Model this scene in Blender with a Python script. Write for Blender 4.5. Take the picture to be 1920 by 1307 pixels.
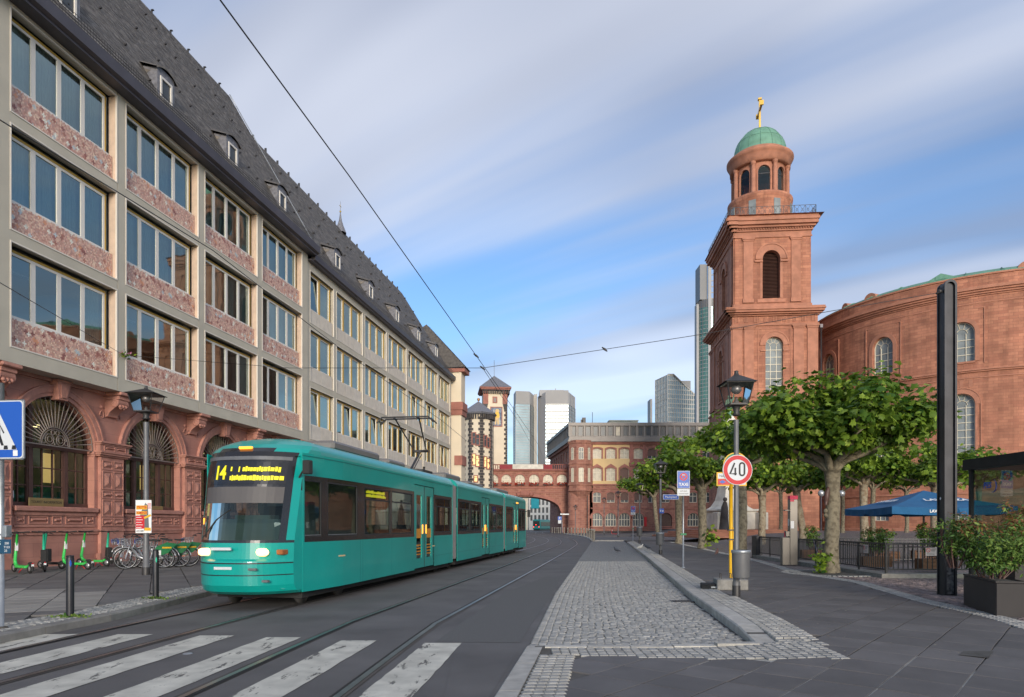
import bpy, math, random
import numpy as np
from mathutils import Vector, Matrix
R = math.radians
random.seed(7)
for o in list(bpy.data.objects):
    bpy.data.objects.remove(o)
scene = bpy.context.scene
COL = scene.collection

# ---------------------------------------------------------------- camera
F, HC, CX, CY = 1280.0, 1.6, 960.0, 985.0      # 24 mm lens, eye 1.6 m above the road
cam_d = bpy.data.cameras.new("camera")
cam_d.sensor_width = 36; cam_d.lens = 24.0
cam_d.shift_x = 0.0; cam_d.shift_y = (CY - 653.5) / 1920.0
cam_d.clip_start = 0.1; cam_d.clip_end = 5000
cam = bpy.data.objects.new("camera", cam_d); COL.objects.link(cam)
cam.location = (0, 0, HC); cam.rotation_euler = (R(90), 0, 0)
scene.camera = cam

# ---------------------------------------------------------------- world and sun
SUN_EL, SUN_AZ = 12.0, 174.0        # azimuth clockwise from +Y: behind the camera, to the right
world = bpy.data.worlds.new("World"); scene.world = world
world.use_nodes = True
wt = world.node_tree; wt.nodes.clear()
def WN(t, **k):
    n = wt.nodes.new(t)
    for a, b in k.items(): setattr(n, a, b)
    return n
def wl(a, b): wt.links.new(a, b)
def wmath(op, a, b=None, c=None, clamp=False):
    n = WN('ShaderNodeMath', operation=op); n.use_clamp = clamp
    for i, q in enumerate((a, b, c)):
        if q is None: continue
        if isinstance(q, (int, float)): n.inputs[i].default_value = q
        else: wl(q, n.inputs[i])
    return n.outputs[0]
w_out = WN('ShaderNodeOutputWorld'); w_bg = WN('ShaderNodeBackground')
w_bg.inputs['Strength'].default_value = 0.15
wl(w_bg.outputs[0], w_out.inputs[0])
sky = WN('ShaderNodeTexSky', sky_type='NISHITA')
sky.sun_disc = False; sky.sun_elevation = R(SUN_EL); sky.sun_rotation = R(SUN_AZ)
sky.air_density = 1.0; sky.dust_density = 0.7; sky.ozone_density = 2.2; sky.altitude = 110
tc = WN('ShaderNodeTexCoord'); sp = WN('ShaderNodeSeparateXYZ'); wl(tc.outputs['Generated'], sp.inputs[0])
zc = wmath('MAXIMUM', sp.outputs[2], 0.0)
zd = wmath('ADD', zc, 0.10)
px_ = wmath('DIVIDE', sp.outputs[0], zd); py_ = wmath('DIVIDE', sp.outputs[1], zd)
# wind runs along (-.80,.60): long streaks one way, short the other
wa, wb = -0.80, 0.60
WSH = -0.85
al = wmath('ADD', wmath('MULTIPLY', px_, wa), wmath('MULTIPLY', py_, wb))
ac = wmath('ADD', wmath('ADD', wmath('MULTIPLY', px_, -wb), wmath('MULTIPLY', py_, wa)), WSH)
def streak(sa, sc, off, detail, rough, dist=0.25):
    cb = WN('ShaderNodeCombineXYZ')
    wl(wmath('ADD', wmath('MULTIPLY', al, sa), off), cb.inputs[0]); wl(wmath('MULTIPLY', ac, sc), cb.inputs[1])
    cb.inputs[2].default_value = off
    n = WN('ShaderNodeTexNoise'); n.inputs['Scale'].default_value = 1.0
    n.inputs['Detail'].default_value = detail; n.inputs['Roughness'].default_value = rough
    n.inputs['Distortion'].default_value = dist
    wl(cb.outputs[0], n.inputs['Vector']); return n.outputs['Fac']
big = streak(0.20, 0.62, 47.2, 2.5, 0.5, .35)
fine = streak(0.14, 1.8, 8.8, 4, 0.55, 0.1)
dark = streak(0.34, 0.9, 6.1, 3, 0.5)
mixv = wmath('ADD', wmath('MULTIPLY', big, 0.66), wmath('MULTIPLY', fine, 0.34))
cr = WN('ShaderNodeValToRGB'); wl(mixv, cr.inputs[0])
cr.color_ramp.elements[0].position = 0.395; cr.color_ramp.elements[0].color = (0, 0, 0, 1)
cr.color_ramp.elements[1].position = 0.56; cr.color_ramp.elements[1].color = (1, 1, 1, 1)
cr.color_ramp.interpolation = 'EASE'
cloud_amt = cr.outputs[0]
dk = WN('ShaderNodeMapRange'); wl(dark, dk.inputs[0]); dk.inputs[1].default_value = 0.40; dk.inputs[2].default_value = 0.60
ccol = WN('ShaderNodeMix', data_type='RGBA'); wl(dk.outputs[0], ccol.inputs['Factor'])
ccol.inputs['A'].default_value = (1.35, 1.55, 2.10, 1)       # grey lilac underside
ccol.inputs['B'].default_value = (3.9, 4.05, 4.5, 1)       # lit streak
skyb = WN('ShaderNodeMix', data_type='RGBA', blend_type='MULTIPLY'); skyb.inputs['Factor'].default_value = 1
wl(sky.outputs[0], skyb.inputs['A']); skyb.inputs['B'].default_value = (.72, .84, 1.0, 1)
mx = WN('ShaderNodeMix', data_type='RGBA'); hz_ = WN('ShaderNodeMapRange'); wl(zc, hz_.inputs[0]); hz_.inputs[1].default_value = 0.06; hz_.inputs[2].default_value = 0.36; hz_.inputs[3].default_value = 0.42; hz_.inputs[4].default_value = 0.90
wl(wmath('MULTIPLY', cloud_amt, hz_.outputs[0]), mx.inputs['Factor'])
wl(skyb.outputs['Result'], mx.inputs['A']); wl(ccol.outputs['Result'], mx.inputs['B'])
wl(mx.outputs['Result'], w_bg.inputs['Color'])

sun_d = bpy.data.lights.new("sun", 'SUN'); sun_d.energy = 1.7; sun_d.angle = R(14); sun_d.color = (1.0, 0.90, 0.78)
sun = bpy.data.objects.new("sun", sun_d); COL.objects.link(sun)
_e, _a = R(SUN_EL), R(SUN_AZ)
_dir = Vector((math.sin(_a) * math.cos(_e), math.cos(_a) * math.cos(_e), math.sin(_e)))
sun.rotation_euler = (-_dir).to_track_quat('-Z', 'Y').to_euler()
sun.location = (20, -20, 40)

vs_ = scene.view_settings
vs_.view_transform = 'Standard'; vs_.look = 'None'; vs_.exposure = 0.66; vs_.gamma = 1.0
vs_.use_curve_mapping = False
scene.cycles.max_bounces = 6; scene.cycles.diffuse_bounces = 3; scene.cycles.glossy_bounces = 3
scene.cycles.transparent_max_bounces = 12; scene.cycles.transmission_bounces = 2
scene.cycles.use_denoising = True
scene.cycles.sample_clamp_indirect = 4.0

# ---------------------------------------------------------------- helpers
def G(px, py, z=0.0):
    d = (HC - z) * F / (py - CY); return ((px - CX) / F * d, d)
def PX(px, d): return (px - CX) / F * d
def PZ(py, d): return HC - (py - CY) / F * d
def sm(a, b, x):
    t = min(1.0, max(0.0, (x - a) / (b - a))); return t * t * (3 - 2 * t)
def lerp(a, b, t): return a + (b - a) * t
def interp(pts, y):
    """x at y on a polyline of (x, y) sorted by y; ends extrapolate"""
    if y <= pts[0][1]: (x0, y0), (x1, y1) = pts[0], pts[1]
    elif y >= pts[-1][1]: (x0, y0), (x1, y1) = pts[-2], pts[-1]
    else:
        for i in range(len(pts) - 1):
            if pts[i][1] <= y <= pts[i + 1][1]: (x0, y0), (x1, y1) = pts[i], pts[i + 1]; break
    return x0 + (x1 - x0) * (y - y0) / (y1 - y0)

class MB:
    def __init__(s):
        s.v = []; s.f = []; s.m = []; s.s = []; s.T = None
    def add(s, vs, fs, m=0, smooth=False):
        b = len(s.v)
        if s.T is not None: vs = [tuple(s.T @ Vector(p)) for p in vs]
        s.v.extend(vs)
        for f in fs:
            s.f.append(tuple(i + b for i in f)); s.m.append(m); s.s.append(smooth)
        return s
    def quad(s, a, b, c, d, m=0): return s.add([a, b, c, d], [(0, 1, 2, 3)], m)
    def poly(s, pts, m=0): return s.add(list(pts), [tuple(range(len(pts)))], m)
    def box(s, x0, x1, y0, y1, z0, z1, m=0):
        v = [(x0, y0, z0), (x1, y0, z0), (x1, y1, z0), (x0, y1, z0), (x0, y0, z1), (x1, y0, z1), (x1, y1, z1), (x0, y1, z1)]
        return s.add(v, [(0, 3, 2, 1), (4, 5, 6, 7), (0, 1, 5, 4), (1, 2, 6, 5), (2, 3, 7, 6), (3, 0, 4, 7)], m)
    def bbox(s, x0, x1, y0, y1, z0, z1, b=.02, m=0):
        """box with chamfered edges"""
        s.add([(x, y, z) for z, k in ((z0, b), (z0 + b, 0), (z1 - b, 0), (z1, b))
               for x, y in ((x0 + k, y0 + b), (x0 + b, y0 + k), (x1 - b, y0 + k), (x1 - k, y0 + b),
                            (x1 - k, y1 - b), (x1 - b, y1 - k), (x0 + b, y1 - k), (x0 + k, y1 - b))],
              [tuple(range(7, -1, -1))] + [(r * 8 + i, r * 8 + (i + 1) % 8, r * 8 + 8 + (i + 1) % 8, r * 8 + 8 + i)
               for r in range(3) for i in range(8)] + [tuple(range(24, 32))], m)
        return s
    def tube(s, p0, p1, r0, r1=None, n=8, m=0, smooth=True, cap=True):
        r1 = r0 if r1 is None else r1
        return s.path([p0, p1], [r0, r1], n, m, smooth, cap)
    def path(s, pts, r, n=8, m=0, smooth=True, cap=True, closed=False):
        P = [Vector(p) for p in pts]; N = len(P)
        rs = r if isinstance(r, (list, tuple)) else [r] * N
        vs = []; up = None
        for i in range(N):
            if closed: t = (P[(i + 1) % N] - P[i - 1])
            else: t = (P[min(i + 1, N - 1)] - P[max(i - 1, 0)])
            if t.length < 1e-9: t = Vector((0, 0, 1))
            t.normalize()
            if up is None:
                up = Vector((0, 0, 1)) if abs(t.z) < .9 else Vector((1, 0, 0))
            a = t.cross(up)
            if a.length < 1e-6: a = t.cross(Vector((0, 1, 0)))
            a.normalize(); b = a.cross(t).normalized(); up = b
            for k in range(n):
                w = 2 * math.pi * k / n
                vs.append(tuple(P[i] + (a * math.cos(w) + b * math.sin(w)) * rs[i]))
        fs = []
        for i in range(N if closed else N - 1):
            j = (i + 1) % N
            for k in range(n):
                fs.append((i * n + k, i * n + (k + 1) % n, j * n + (k + 1) % n, j * n + k))
        s.add(vs, fs, m, smooth)
        if cap and not closed:
            b0 = len(s.v) - N * n
            s.f.append(tuple(b0 + k for k in range(n))); s.m.append(m); s.s.append(False)
            s.f.append(tuple(b0 + (N - 1) * n + k for k in range(n - 1, -1, -1))); s.m.append(m); s.s.append(False)
        return s
    def lathe(s, prof, n=16, c=(0, 0, 0), m=0, smooth=True, a0=0.0, a1=2 * math.pi):
        full = abs(a1 - a0 - 2 * math.pi) < 1e-6
        k = n if full else n + 1
        vs = [(c[0] + r * math.cos(a0 + (a1 - a0) * i / n), c[1] + r * math.sin(a0 + (a1 - a0) * i / n), c[2] + z)
              for r, z in prof for i in range(k)]
        fs = []
        for j in range(len(prof) - 1):
            for i in range(n):
                i2 = (i + 1) % k if full else i + 1
                fs.append((j * k + i, j * k + i2, (j + 1) * k + i2, (j + 1) * k + i))
        return s.add(vs, fs, m, smooth)
    def prism(s, pts, ext, m=0, mside=None):
        """closed polygon pts (3D) extruded by vector ext"""
        n = len(pts); e = Vector(ext)
        vs = [tuple(p) for p in pts] + [tuple(Vector(p) + e) for p in pts]
        s.add(vs, [tuple(range(n)), tuple(range(2 * n - 1, n - 1, -1))], m)
        s.add(vs, [(i, (i + 1) % n, (i + 1) % n + n, i + n) for i in range(n)], m if mside is None else mside)
        return s
    def sphere(s, c, r, n=12, m=0, sc=(1, 1, 1)):
        h = max(4, n // 2)
        s.lathe([(math.sin(math.pi * j / h) * r * 1, -math.cos(math.pi * j / h) * r * sc[2]) for j in range(h + 1)], n, c, m)
        return s
    def mesh(s, name, mats, warp=None):
        me = bpy.data.meshes.new(name)
        v = np.array(s.v, dtype=np.float64).reshape(-1, 3)
        nf = len(s.f); ln = np.fromiter((len(f) for f in s.f), dtype=np.int32, count=nf)
        lv = np.fromiter((i for f in s.f for i in f), dtype=np.int32, count=int(ln.sum()))
        st = np.concatenate(([0], np.cumsum(ln)[:-1])).astype(np.int32)
        a, b, c = v[lv[st]], v[lv[st + 1]], v[lv[st + 2]]
        nn = np.abs(np.cross(b - a, c - a)); ax = nn.argmax(1)
        axl = np.repeat(ax, ln); pv = v[lv]
        uv = np.where((axl == 0)[:, None], pv[:, [1, 2]], np.where((axl == 1)[:, None], pv[:, [0, 2]], pv[:, [0, 1]]))
        if warp is not None: v = warp(v)
        me.vertices.add(len(v)); me.vertices.foreach_set('co', v.astype(np.float32).ravel())
        me.loops.add(len(lv)); me.loops.foreach_set('vertex_index', lv)
        me.polygons.add(nf); me.polygons.foreach_set('loop_start', st); me.polygons.foreach_set('loop_total', ln)
        ul = me.uv_layers.new(name='UVMap'); ul.data.foreach_set('uv', uv.astype(np.float32).ravel())
        me.polygons.foreach_set('material_index', np.array(s.m, dtype=np.int32))
        me.polygons.foreach_set('use_smooth', np.array(s.s, dtype=bool))
        me.update(calc_edges=True); me.validate(clean_customdata=False)
        for q in (mats if isinstance(mats, (list, tuple)) else [mats]): me.materials.append(q)
        return me
    def build(s, name, mats, parent=None, warp=None, loc=None, kind=None):
        return obj(name, s.mesh(name, mats, warp), parent, loc, kind=kind)

def obj(name, data, parent=None, loc=None, rot=None, kind=None):
    o = bpy.data.objects.new(name, data); COL.objects.link(o)
    if parent is not None: o.parent = parent
    if loc is not None: o.location = loc
    if rot is not None: o.rotation_euler = rot
    if kind: o['kind'] = kind
    return o
def tag(o, label, cat, group=None):
    o['label'] = label; o['category'] = cat
    if group: o['group'] = group
    return o
def thing(name, label, cat, loc=(0, 0, 0), rz=0.0, group=None):
    o = bpy.data.objects.new(name, None); COL.objects.link(o)
    o.empty_display_size = .2
    o.location = loc; o.rotation_euler = (0, 0, rz)
    return tag(o, label, cat, group)
def struct(o): o['kind'] = 'structure'; return o
def frame_rz(dx, dy): return math.atan2(dy, dx)      # local +x points along (dx,dy)
def dup(root, loc, rz=None, label=None):
    r = root.copy(); COL.objects.link(r); r.location = loc
    if rz is not None: r.rotation_euler = (0, 0, rz)
    if label: r['label'] = label
    def rec(a, b):
        for ch in a.children:
            c = ch.copy(); COL.objects.link(c); c.parent = b; rec(ch, c)
    rec(root, r); return r
def text(name, body, size, mat, parent, loc, rot=(R(90), 0, 0), ext=.001, align='CENTER', sx=1.0, bold=0.0):
    cu = bpy.data.curves.new(name, 'FONT'); cu.body = body; cu.size = size; cu.extrude = ext
    cu.align_x = align; cu.align_y = 'CENTER'; cu.offset = bold; cu.resolution_u = 3
    cu.materials.append(mat)
    t = bpy.data.objects.new('t', cu); COL.objects.link(t)
    me = bpy.data.meshes.new_from_object(t.evaluated_get(bpy.context.evaluated_depsgraph_get()))
    if not me.materials: me.materials.append(mat)
    bpy.data.objects.remove(t)
    o = obj(name, me, parent, loc, rot); o.scale = (sx, 1, 1); return o

# ---------------------------------------------------------------- materials
def mat(name, col, rough=.6, metal=0., var=.12, vscale=1.2, bump=0., bscale=30., brick=None, emit=None, spec=.5,
        coord='UV', stain=0., isl=0., run=0., detail=4, col2=None, coat=0., vdist=0.0):
    m = bpy.data.materials.new(name); m.use_nodes = True
    nt = m.node_tree; N = nt.nodes; L = nt.links; bs = N['Principled BSDF']
    bs.inputs['Roughness'].default_value = rough; bs.inputs['Metallic'].default_value = metal
    bs.inputs['Specular IOR Level'].default_value = spec
    if coat: bs.inputs['Coat Weight'].default_value = coat; bs.inputs['Coat Roughness'].default_value = .08
    if coord == 'POS': src = N.new('ShaderNodeNewGeometry').outputs['Position']
    else: src = N.new('ShaderNodeTexCoord').outputs[coord]
    def noise(sc, det=detail, dist=0.0):
        n = N.new('ShaderNodeTexNoise'); n.inputs['Scale'].default_value = sc; n.inputs['Detail'].default_value = det
        n.inputs['Distortion'].default_value = dist
        L.new(src, n.inputs['Vector']); return n.outputs['Fac']
    def mixc(f, a, b, bt='MIX'):
        n = N.new('ShaderNodeMix'); n.data_type = 'RGBA'; n.blend_type = bt
        for k, q in (('Factor', f), ('A', a), ('B', b)):
            if isinstance(q, (int, float)): n.inputs[k].default_value = q
            elif isinstance(q, tuple): n.inputs[k].default_value = (*q[:3], 1)
            else: L.new(q, n.inputs[k])
        return n.outputs['Result']
    def rng(x, a, b, c=0., d=1.):
        n = N.new('ShaderNodeMapRange'); L.new(x, n.inputs[0])
        for i, q in enumerate((a, b, c, d)): n.inputs[i + 1].default_value = q
        return n.outputs[0]
    hgt = None
    if brick:
        w, h, mo, c2, mc = brick
        br = N.new('ShaderNodeTexBrick'); L.new(src, br.inputs['Vector'])
        br.inputs['Scale'].default_value = 1; br.inputs['Brick Width'].default_value = w; br.inputs['Row Height'].default_value = h
        br.inputs['Mortar Size'].default_value = mo; br.inputs['Mortar Smooth'].default_value = .3
        br.inputs['Color1'].default_value = (*col, 1); br.inputs['Color2'].default_value = (*c2, 1)
        br.inputs['Mortar'].default_value = (*mc, 1); br.inputs['Bias'].default_value = -.1
        # a second lattice picks out single odd blocks
        base = br.outputs['Color']; hgt = br.outputs['Fac']
    elif col2: base = mixc(rng(noise(vscale, detail, vdist), .38, .62), col, col2)
    else: base = col
    if var:
        f = rng(noise(vscale, detail, vdist), .3, .7)
        dk = tuple(1 - var for _ in range(3)); lt = tuple(1 + var for _ in range(3))
        base = mixc(1.0, base if not isinstance(base, tuple) else base, mixc(f, dk, lt), 'MULTIPLY')
    if isl:
        ge = N.new('ShaderNodeNewGeometry'); oi = N.new('ShaderNodeObjectInfo')
        q = N.new('ShaderNodeMath'); q.operation = 'ADD'; L.new(ge.outputs['Random Per Island'], q.inputs[0]); L.new(oi.outputs['Random'], q.inputs[1])
        q2 = N.new('ShaderNodeMath'); q2.operation = 'FRACT'; L.new(q.outputs[0], q2.inputs[0])
        base = mixc(1.0, base, mixc(q2.outputs[0], tuple([1 - isl] * 3), tuple([1 + isl] * 3)), 'MULTIPLY')
    if run:
        mp = N.new('ShaderNodeMapping'); L.new(src, mp.inputs[0]); mp.inputs['Scale'].default_value = (1.1, .09, 1)
        nn = N.new('ShaderNodeTexNoise'); nn.inputs['Scale'].default_value = 1.0; nn.inputs['Detail'].default_value = 6; nn.inputs['Roughness'].default_value = .65; L.new(mp.outputs[0], nn.inputs['Vector'])
        base = mixc(rng(nn.outputs['Fac'], .48, .72, 0, run), base, tuple(c * .32 for c in col)); base = mixc(rng(nn.outputs['Fac'], .42, .30, 0, run * .5), base, tuple(min(1, c * 1.35 + .03) for c in col))
    if stain:
        f = rng(noise(vscale * .23, 5), .45, .75, 0, stain)
        base = mixc(f, base, tuple(c * .35 for c in col))
    if isinstance(base, tuple): bs.inputs['Base Color'].default_value = (*base, 1)
    else: L.new(base, bs.inputs['Base Color'])
    if bump:
        bp = N.new('ShaderNodeBump'); bp.inputs['Strength'].default_value = bump; bp.inputs['Distance'].default_value = .02
        h = noise(bscale, 4)
        if hgt is not None:
            q = N.new('ShaderNodeMath'); q.operation = 'MULTIPLY_ADD'; L.new(hgt, q.inputs[0]); q.inputs[1].default_value = -1.2
            L.new(h, q.inputs[2]); h = q.outputs[0]
        L.new(h, bp.inputs['Height']); L.new(bp.outputs[0], bs.inputs['Normal'])
    if emit:
        bs.inputs['Emission Color'].default_value = (*emit[0], 1); bs.inputs['Emission Strength'].default_value = emit[1]
    return m

def glass(name, tint=(.62, .72, .72), refl=1.75, rough=.02, base=None):
    """clear pane: what is behind it plus a Fresnel reflection"""
    m = bpy.data.materials.new(name); m.use_nodes = True; nt = m.node_tree; N = nt.nodes; L = nt.links; N.clear()
    out = N.new('ShaderNodeOutputMaterial'); mx = N.new('ShaderNodeMixShader')
    fr = N.new('ShaderNodeFresnel'); fr.inputs[0].default_value = refl
    tr = N.new('ShaderNodeBsdfTransparent'); tr.inputs[0].default_value = (*tint, 1)
    gl = N.new('ShaderNodeBsdfGlossy'); gl.inputs['Roughness'].default_value = rough; gl.inputs[0].default_value = (.84, .99, .92, 1)
    tcn = N.new('ShaderNodeTexCoord'); no = N.new('ShaderNodeTexNoise'); no.inputs['Scale'].default_value = 1.1; no.inputs['Detail'].default_value = 1
    L.new(tcn.outputs['Object'], no.inputs['Vector'])
    bp = N.new('ShaderNodeBump'); bp.inputs['Strength'].default_value = .05; bp.inputs['Distance'].default_value = .05
    L.new(no.outputs['Fac'], bp.inputs['Height']); L.new(bp.outputs[0], gl.inputs['Normal'])
    L.new(fr.outputs[0], mx.inputs[0]); L.new(tr.outputs[0], mx.inputs[1]); L.new(gl.outputs[0], mx.inputs[2])
    L.new(mx.outputs[0], out.inputs[0]); return m

MS = {}
MS['asphalt'] = mat('asphalt', (.118, .110, .106), .8, var=.24, vscale=.7, bump=.35, bscale=120, stain=.12, coord='POS')
MS['asphalt_patch'] = mat('asphalt_patch', (.115, .112, .108), .88, var=.14, vscale=40, bump=.6, bscale=90, coord='POS')
MS['bed'] = mat('joint_bed', (.085, .078, .068), .9, var=.35, vscale=5, coord='POS')
MS['slab'] = mat('paving_slab', (.118, .108, .103), .72, var=.14, vscale=2.2, bump=.12, bscale=60, coord='POS', stain=.1, isl=0.16)
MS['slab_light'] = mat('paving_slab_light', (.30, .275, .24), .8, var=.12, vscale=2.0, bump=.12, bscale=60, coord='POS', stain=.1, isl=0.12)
MS['slab_left'] = mat('paving_slab_brownish', (.145, .134, .125), .78, var=.14, vscale=1.6, bump=.12, bscale=60, coord='POS', stain=.12, isl=0.16)
MS['sett'] = mat('granite_sett', (.325, .312, .285), .7, var=.22, vscale=5.5, bump=.25, bscale=70, coord='POS', isl=0.14)
MS['sett_far'] = mat('granite_setts_beyond', (.28, .27, .25), .75, var=.1, vscale=4, bump=.5, bscale=30, coord='POS',
                     brick=(.12, .11, .012, (.22, .215, .20), (.14, .135, .125)))
MS['red_sett'] = mat('porphyry_sett', (.20, .155, .145), .75, var=.3, vscale=5, bump=.25, bscale=60, coord='POS', isl=0.35)
MS['plaza'] = mat('plaza_setts', (.24, .195, .185), .8, var=.12, vscale=2, bump=.4, bscale=30, coord='POS',
                  brick=(.13, .12, .014, (.17, .145, .14), (.11, .10, .09)), stain=.1)
MS['kerb'] = mat('granite_kerb', (.44, .415, .37), .75, var=.18, vscale=6, bump=.2, bscale=80, coord='POS', stain=.15, isl=0.12)
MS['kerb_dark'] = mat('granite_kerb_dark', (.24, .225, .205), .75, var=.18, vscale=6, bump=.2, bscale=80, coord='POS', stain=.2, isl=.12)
MS['concrete_grey'] = mat('grey_concrete', (.27, .255, .23), .85, var=.2, vscale=9, bump=.3, bscale=60, coord='POS', stain=.2)
MS['grille'] = mat('grille_iron', (.24, .20, .175), .55, .2, var=.1, coord='Object')
MS['paint'] = mat('road_paint', (.50, .49, .45), .8, var=.12, vscale=3, coord='POS', bump=.2, bscale=100)
MS['rail'] = mat('rail_steel', (.30, .29, .28), .32, .85, var=.2, vscale=4, coord='POS')
MS['groove'] = mat('rail_groove', (.018, .017, .016), .9, coord='Object')
MS['rust'] = mat('rail_flank_rust', (.085, .074, .064), .9, var=.3, coord='Object')
MS['concrete'] = mat('concrete_frame', (.52, .475, .385), .8, var=.07, vscale=1.0, bump=.1, bscale=50, stain=.14)
MS['reveal'] = mat('reveal_stone', (.62, .47, .36), .8, var=.10, vscale=3, bump=.05)
MS['trim'] = mat('light_stone_edge', (.72, .66, .58), .7, var=.05)
MS['gold'] = mat('gold_frame', (.50, .31, .05), .45, .2, var=.08)
MS['white_frame'] = mat('white_window_frame', (.74, .70, .64), .5, var=.03)
MS['travertine'] = mat('travertine', (.64, .57, .48), .75, var=.10, vscale=2.5, bump=.1, bscale=40, brick=(.0001 + 1.55, 9.0, .006, (.66, .60, .52), (.3, .26, .22)))
MS['room'] = mat('room_wall', (.5, .53, .51), .9, var=.1)
MS['ceiling'] = mat('room_ceiling', (.5, .5, .47), .9, var=.02)
MS['curtain'] = mat('curtain', (.86, .90, .84), .9, var=.1, vscale=2)
MS['blind'] = mat('blind', (.48, .53, .53), .8, var=.04)
MS['pane'] = glass('window_glass', (.90, .95, .93), 3.4)
MS['pane_dark'] = glass('window_glass_dark', (.5, .58, .55), 1.75)
MS['screen'] = glass('windscreen_glass', (.34, .40, .40), 1.45)
MS['slate'] = mat('roof_slate', (.13, .115, .10), .62, var=.35, vscale=3.5, bump=.2, bscale=25, isl=0.35)
MS['slate_blue'] = mat('dormer_slate', (.17, .17, .19), .5, var=.3, vscale=6, bump=.2)
MS['gutter'] = mat('gutter_metal', (.11, .10, .11), .5, .6, var=.12, coord='Object')
MS['iron'] = mat('dark_iron', (.055, .052, .052), .5, .4, var=.15, coord='Object')
MS['post'] = mat('post_grey_paint', (.15, .15, .155), .5, .2, var=.12, vscale=5, coord='Object', stain=.2)
MS['galv'] = mat('galvanised_steel', (.36, .38, .40), .45, .7, var=.15, vscale=8, coord='Object')
MS['wood_dark'] = mat('dark_wood_frame', (.095, .045, .035), .5, var=.2, vscale=4)
MS['sand'] = mat('red_sandstone', (.47, .22, .165), .85, var=.16, vscale=1.3, bump=.25, bscale=35,
                 brick=(1.1, .48, .006, (.40, .18, .14), (.30, .14, .11)), stain=.15)
MS['sand_plain'] = mat('carved_sandstone', (.45, .21, .16), .85, var=.2, vscale=3, bump=.3, bscale=25, coord='Object', stain=.15)
MS['church'] = mat('church_sandstone', (.47, .205, .125), .88, var=.24, vscale=.5, bump=.4, bscale=10,
                   brick=(.85, .31, .014, (.34, .135, .085), (.26, .12, .08)), stain=.30, run=.55)
MS['church_plain'] = mat('church_moulding', (.44, .195, .125), .85, var=.16, vscale=1.5, bump=.2, bscale=12, coord='Object', stain=.38)
MS['copper'] = mat('copper_patina', (.15, .32, .23), .65, var=.16, vscale=1.4, bump=.15, bscale=8, coord='Object', stain=.2)
MS['gilt'] = mat('gilded_metal', (.55, .35, .07), .3, .85, var=.06, coord='Object')
MS['roemer'] = mat('townhall_sandstone', (.41, .18, .125), .88, var=.14, vscale=.5, bump=.5, bscale=6,
                   brick=(.9, .38, .03, (.25, .10, .075), (.42, .24, .18)), stain=.35, run=.4)
MS['roemer_plain'] = mat('townhall_moulding', (.36, .15, .115), .85, var=.2, vscale=1, bump=.2, bscale=10, coord='Object', stain=.25)
MS['ochre'] = mat('ochre_plaster', (.70, .50, .25), .9, var=.06, vscale=.6, stain=.08)
MS['cream'] = mat('cream_plaster', (.72, .62, .47), .9, var=.05, vscale=.5, stain=.06)
MS['basalt'] = mat('basalt_quoin', (.07, .062, .06), .9, var=.3, vscale=2, coord='Object', isl=0.2)
MS['cream_frame'] = mat('cream_window_frame', (.68, .63, .50), .6, var=.03)
MS['brown_blind'] = mat('brown_shutter', (.17, .095, .075), .7, var=.05)
MS['far_glass'] = mat('far_window_glass', (.055, .065, .075), .34, var=.3, vscale=.9, spec=.35, coord='Object')
MS['church_glass'] = mat('leaded_pale_glass', (.22, .25, .26), .6, var=.25, vscale=.8, spec=.3, coord='Object')
MS['mirror_glass'] = mat('tower_glass', (.20, .29, .34), .3, .75, var=.25, vscale=.12, coord='Object', spec=1)
MS['mirror_glass'].node_tree.nodes['Principled BSDF'].inputs['Metallic'].default_value = .55
MS['tower_grey'] = mat('tower_grey_panel', (.33, .33, .34), .6, var=.06, vscale=.05)
MS['tower_dark'] = mat('tower_dark_panel', (.14, .145, .155), .5, .2, var=.08, vscale=.05)
MS['tower_light'] = mat('tower_pale_metal', (.56, .54, .50), .6, .0, var=.05, vscale=.1)
MS['roof_metal'] = mat('attic_metal', (.22, .20, .185), .55, .4, var=.08, coord='Object')
MS['teal'] = mat('teal_paint', (.0, .33, .285), .34, var=.10, vscale=.8, coord='Object', coat=.35, stain=.22)
MS['teal_dark'] = mat('teal_paint_shade', (.0, .155, .14), .4, var=.03, coord='Object')
MS['tram_black'] = mat('tram_black_band', (.018, .017, .018), .25, var=.0, coord='Object', coat=.3)
MS['rubber'] = mat('rubber', (.022, .022, .022), .8, var=.1, coord='Object')
MS['led'] = mat('yellow_led', (.5, .45, .02), .6, var=0, emit=((.85, .75, .03), .55))
MS['headlight'] = mat('headlight_lens', (.9, .8, .5), .3, var=0, emit=((1.0, .48, .16), 2.6))
MS['orange_lamp'] = mat('orange_lamp', (.9, .3, .02), .4, var=0, emit=((1.0, .32, .03), 1.5))
MS['red_lamp'] = mat('red_lamp', (.8, .02, .02), .4, var=0, emit=((1.0, .03, .02), 4.0))
MS['room_glow'] = mat('warm_room_glow', (.8, .6, .3), .8, var=.1, emit=((1.0, .62, .22), .55))  # room lamplight put into the surface as emission
MS['lamp_warm'] = mat('warm_ceiling_lamp', (.9, .8, .5), .6, var=0, emit=((1.0, .75, .35), 4.0))
MS['bark'] = mat('plane_bark', (.33, .28, .19), .9, var=.35, vscale=7, bump=1, bscale=16, coord='Object', col2=(.11, .09, .06), detail=6)
MS['bark_pale'] = mat('plane_bark_pale', (.42, .36, .26), .9, var=.3, vscale=6, bump=1, bscale=14, coord='Object', col2=(.18, .13, .085))
MS['black_steel'] = mat('black_steel', (.045, .045, .05), .45, .6, var=.2, vscale=3, coord='Object')
MS['planter'] = mat('brown_black_planter', (.018, .014, .015), .6, .0, var=.2, vscale=3, coord='Object')
MS['wood'] = mat('brown_wood', (.16, .075, .035), .7, var=.25, vscale=6, coord='Object')
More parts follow.
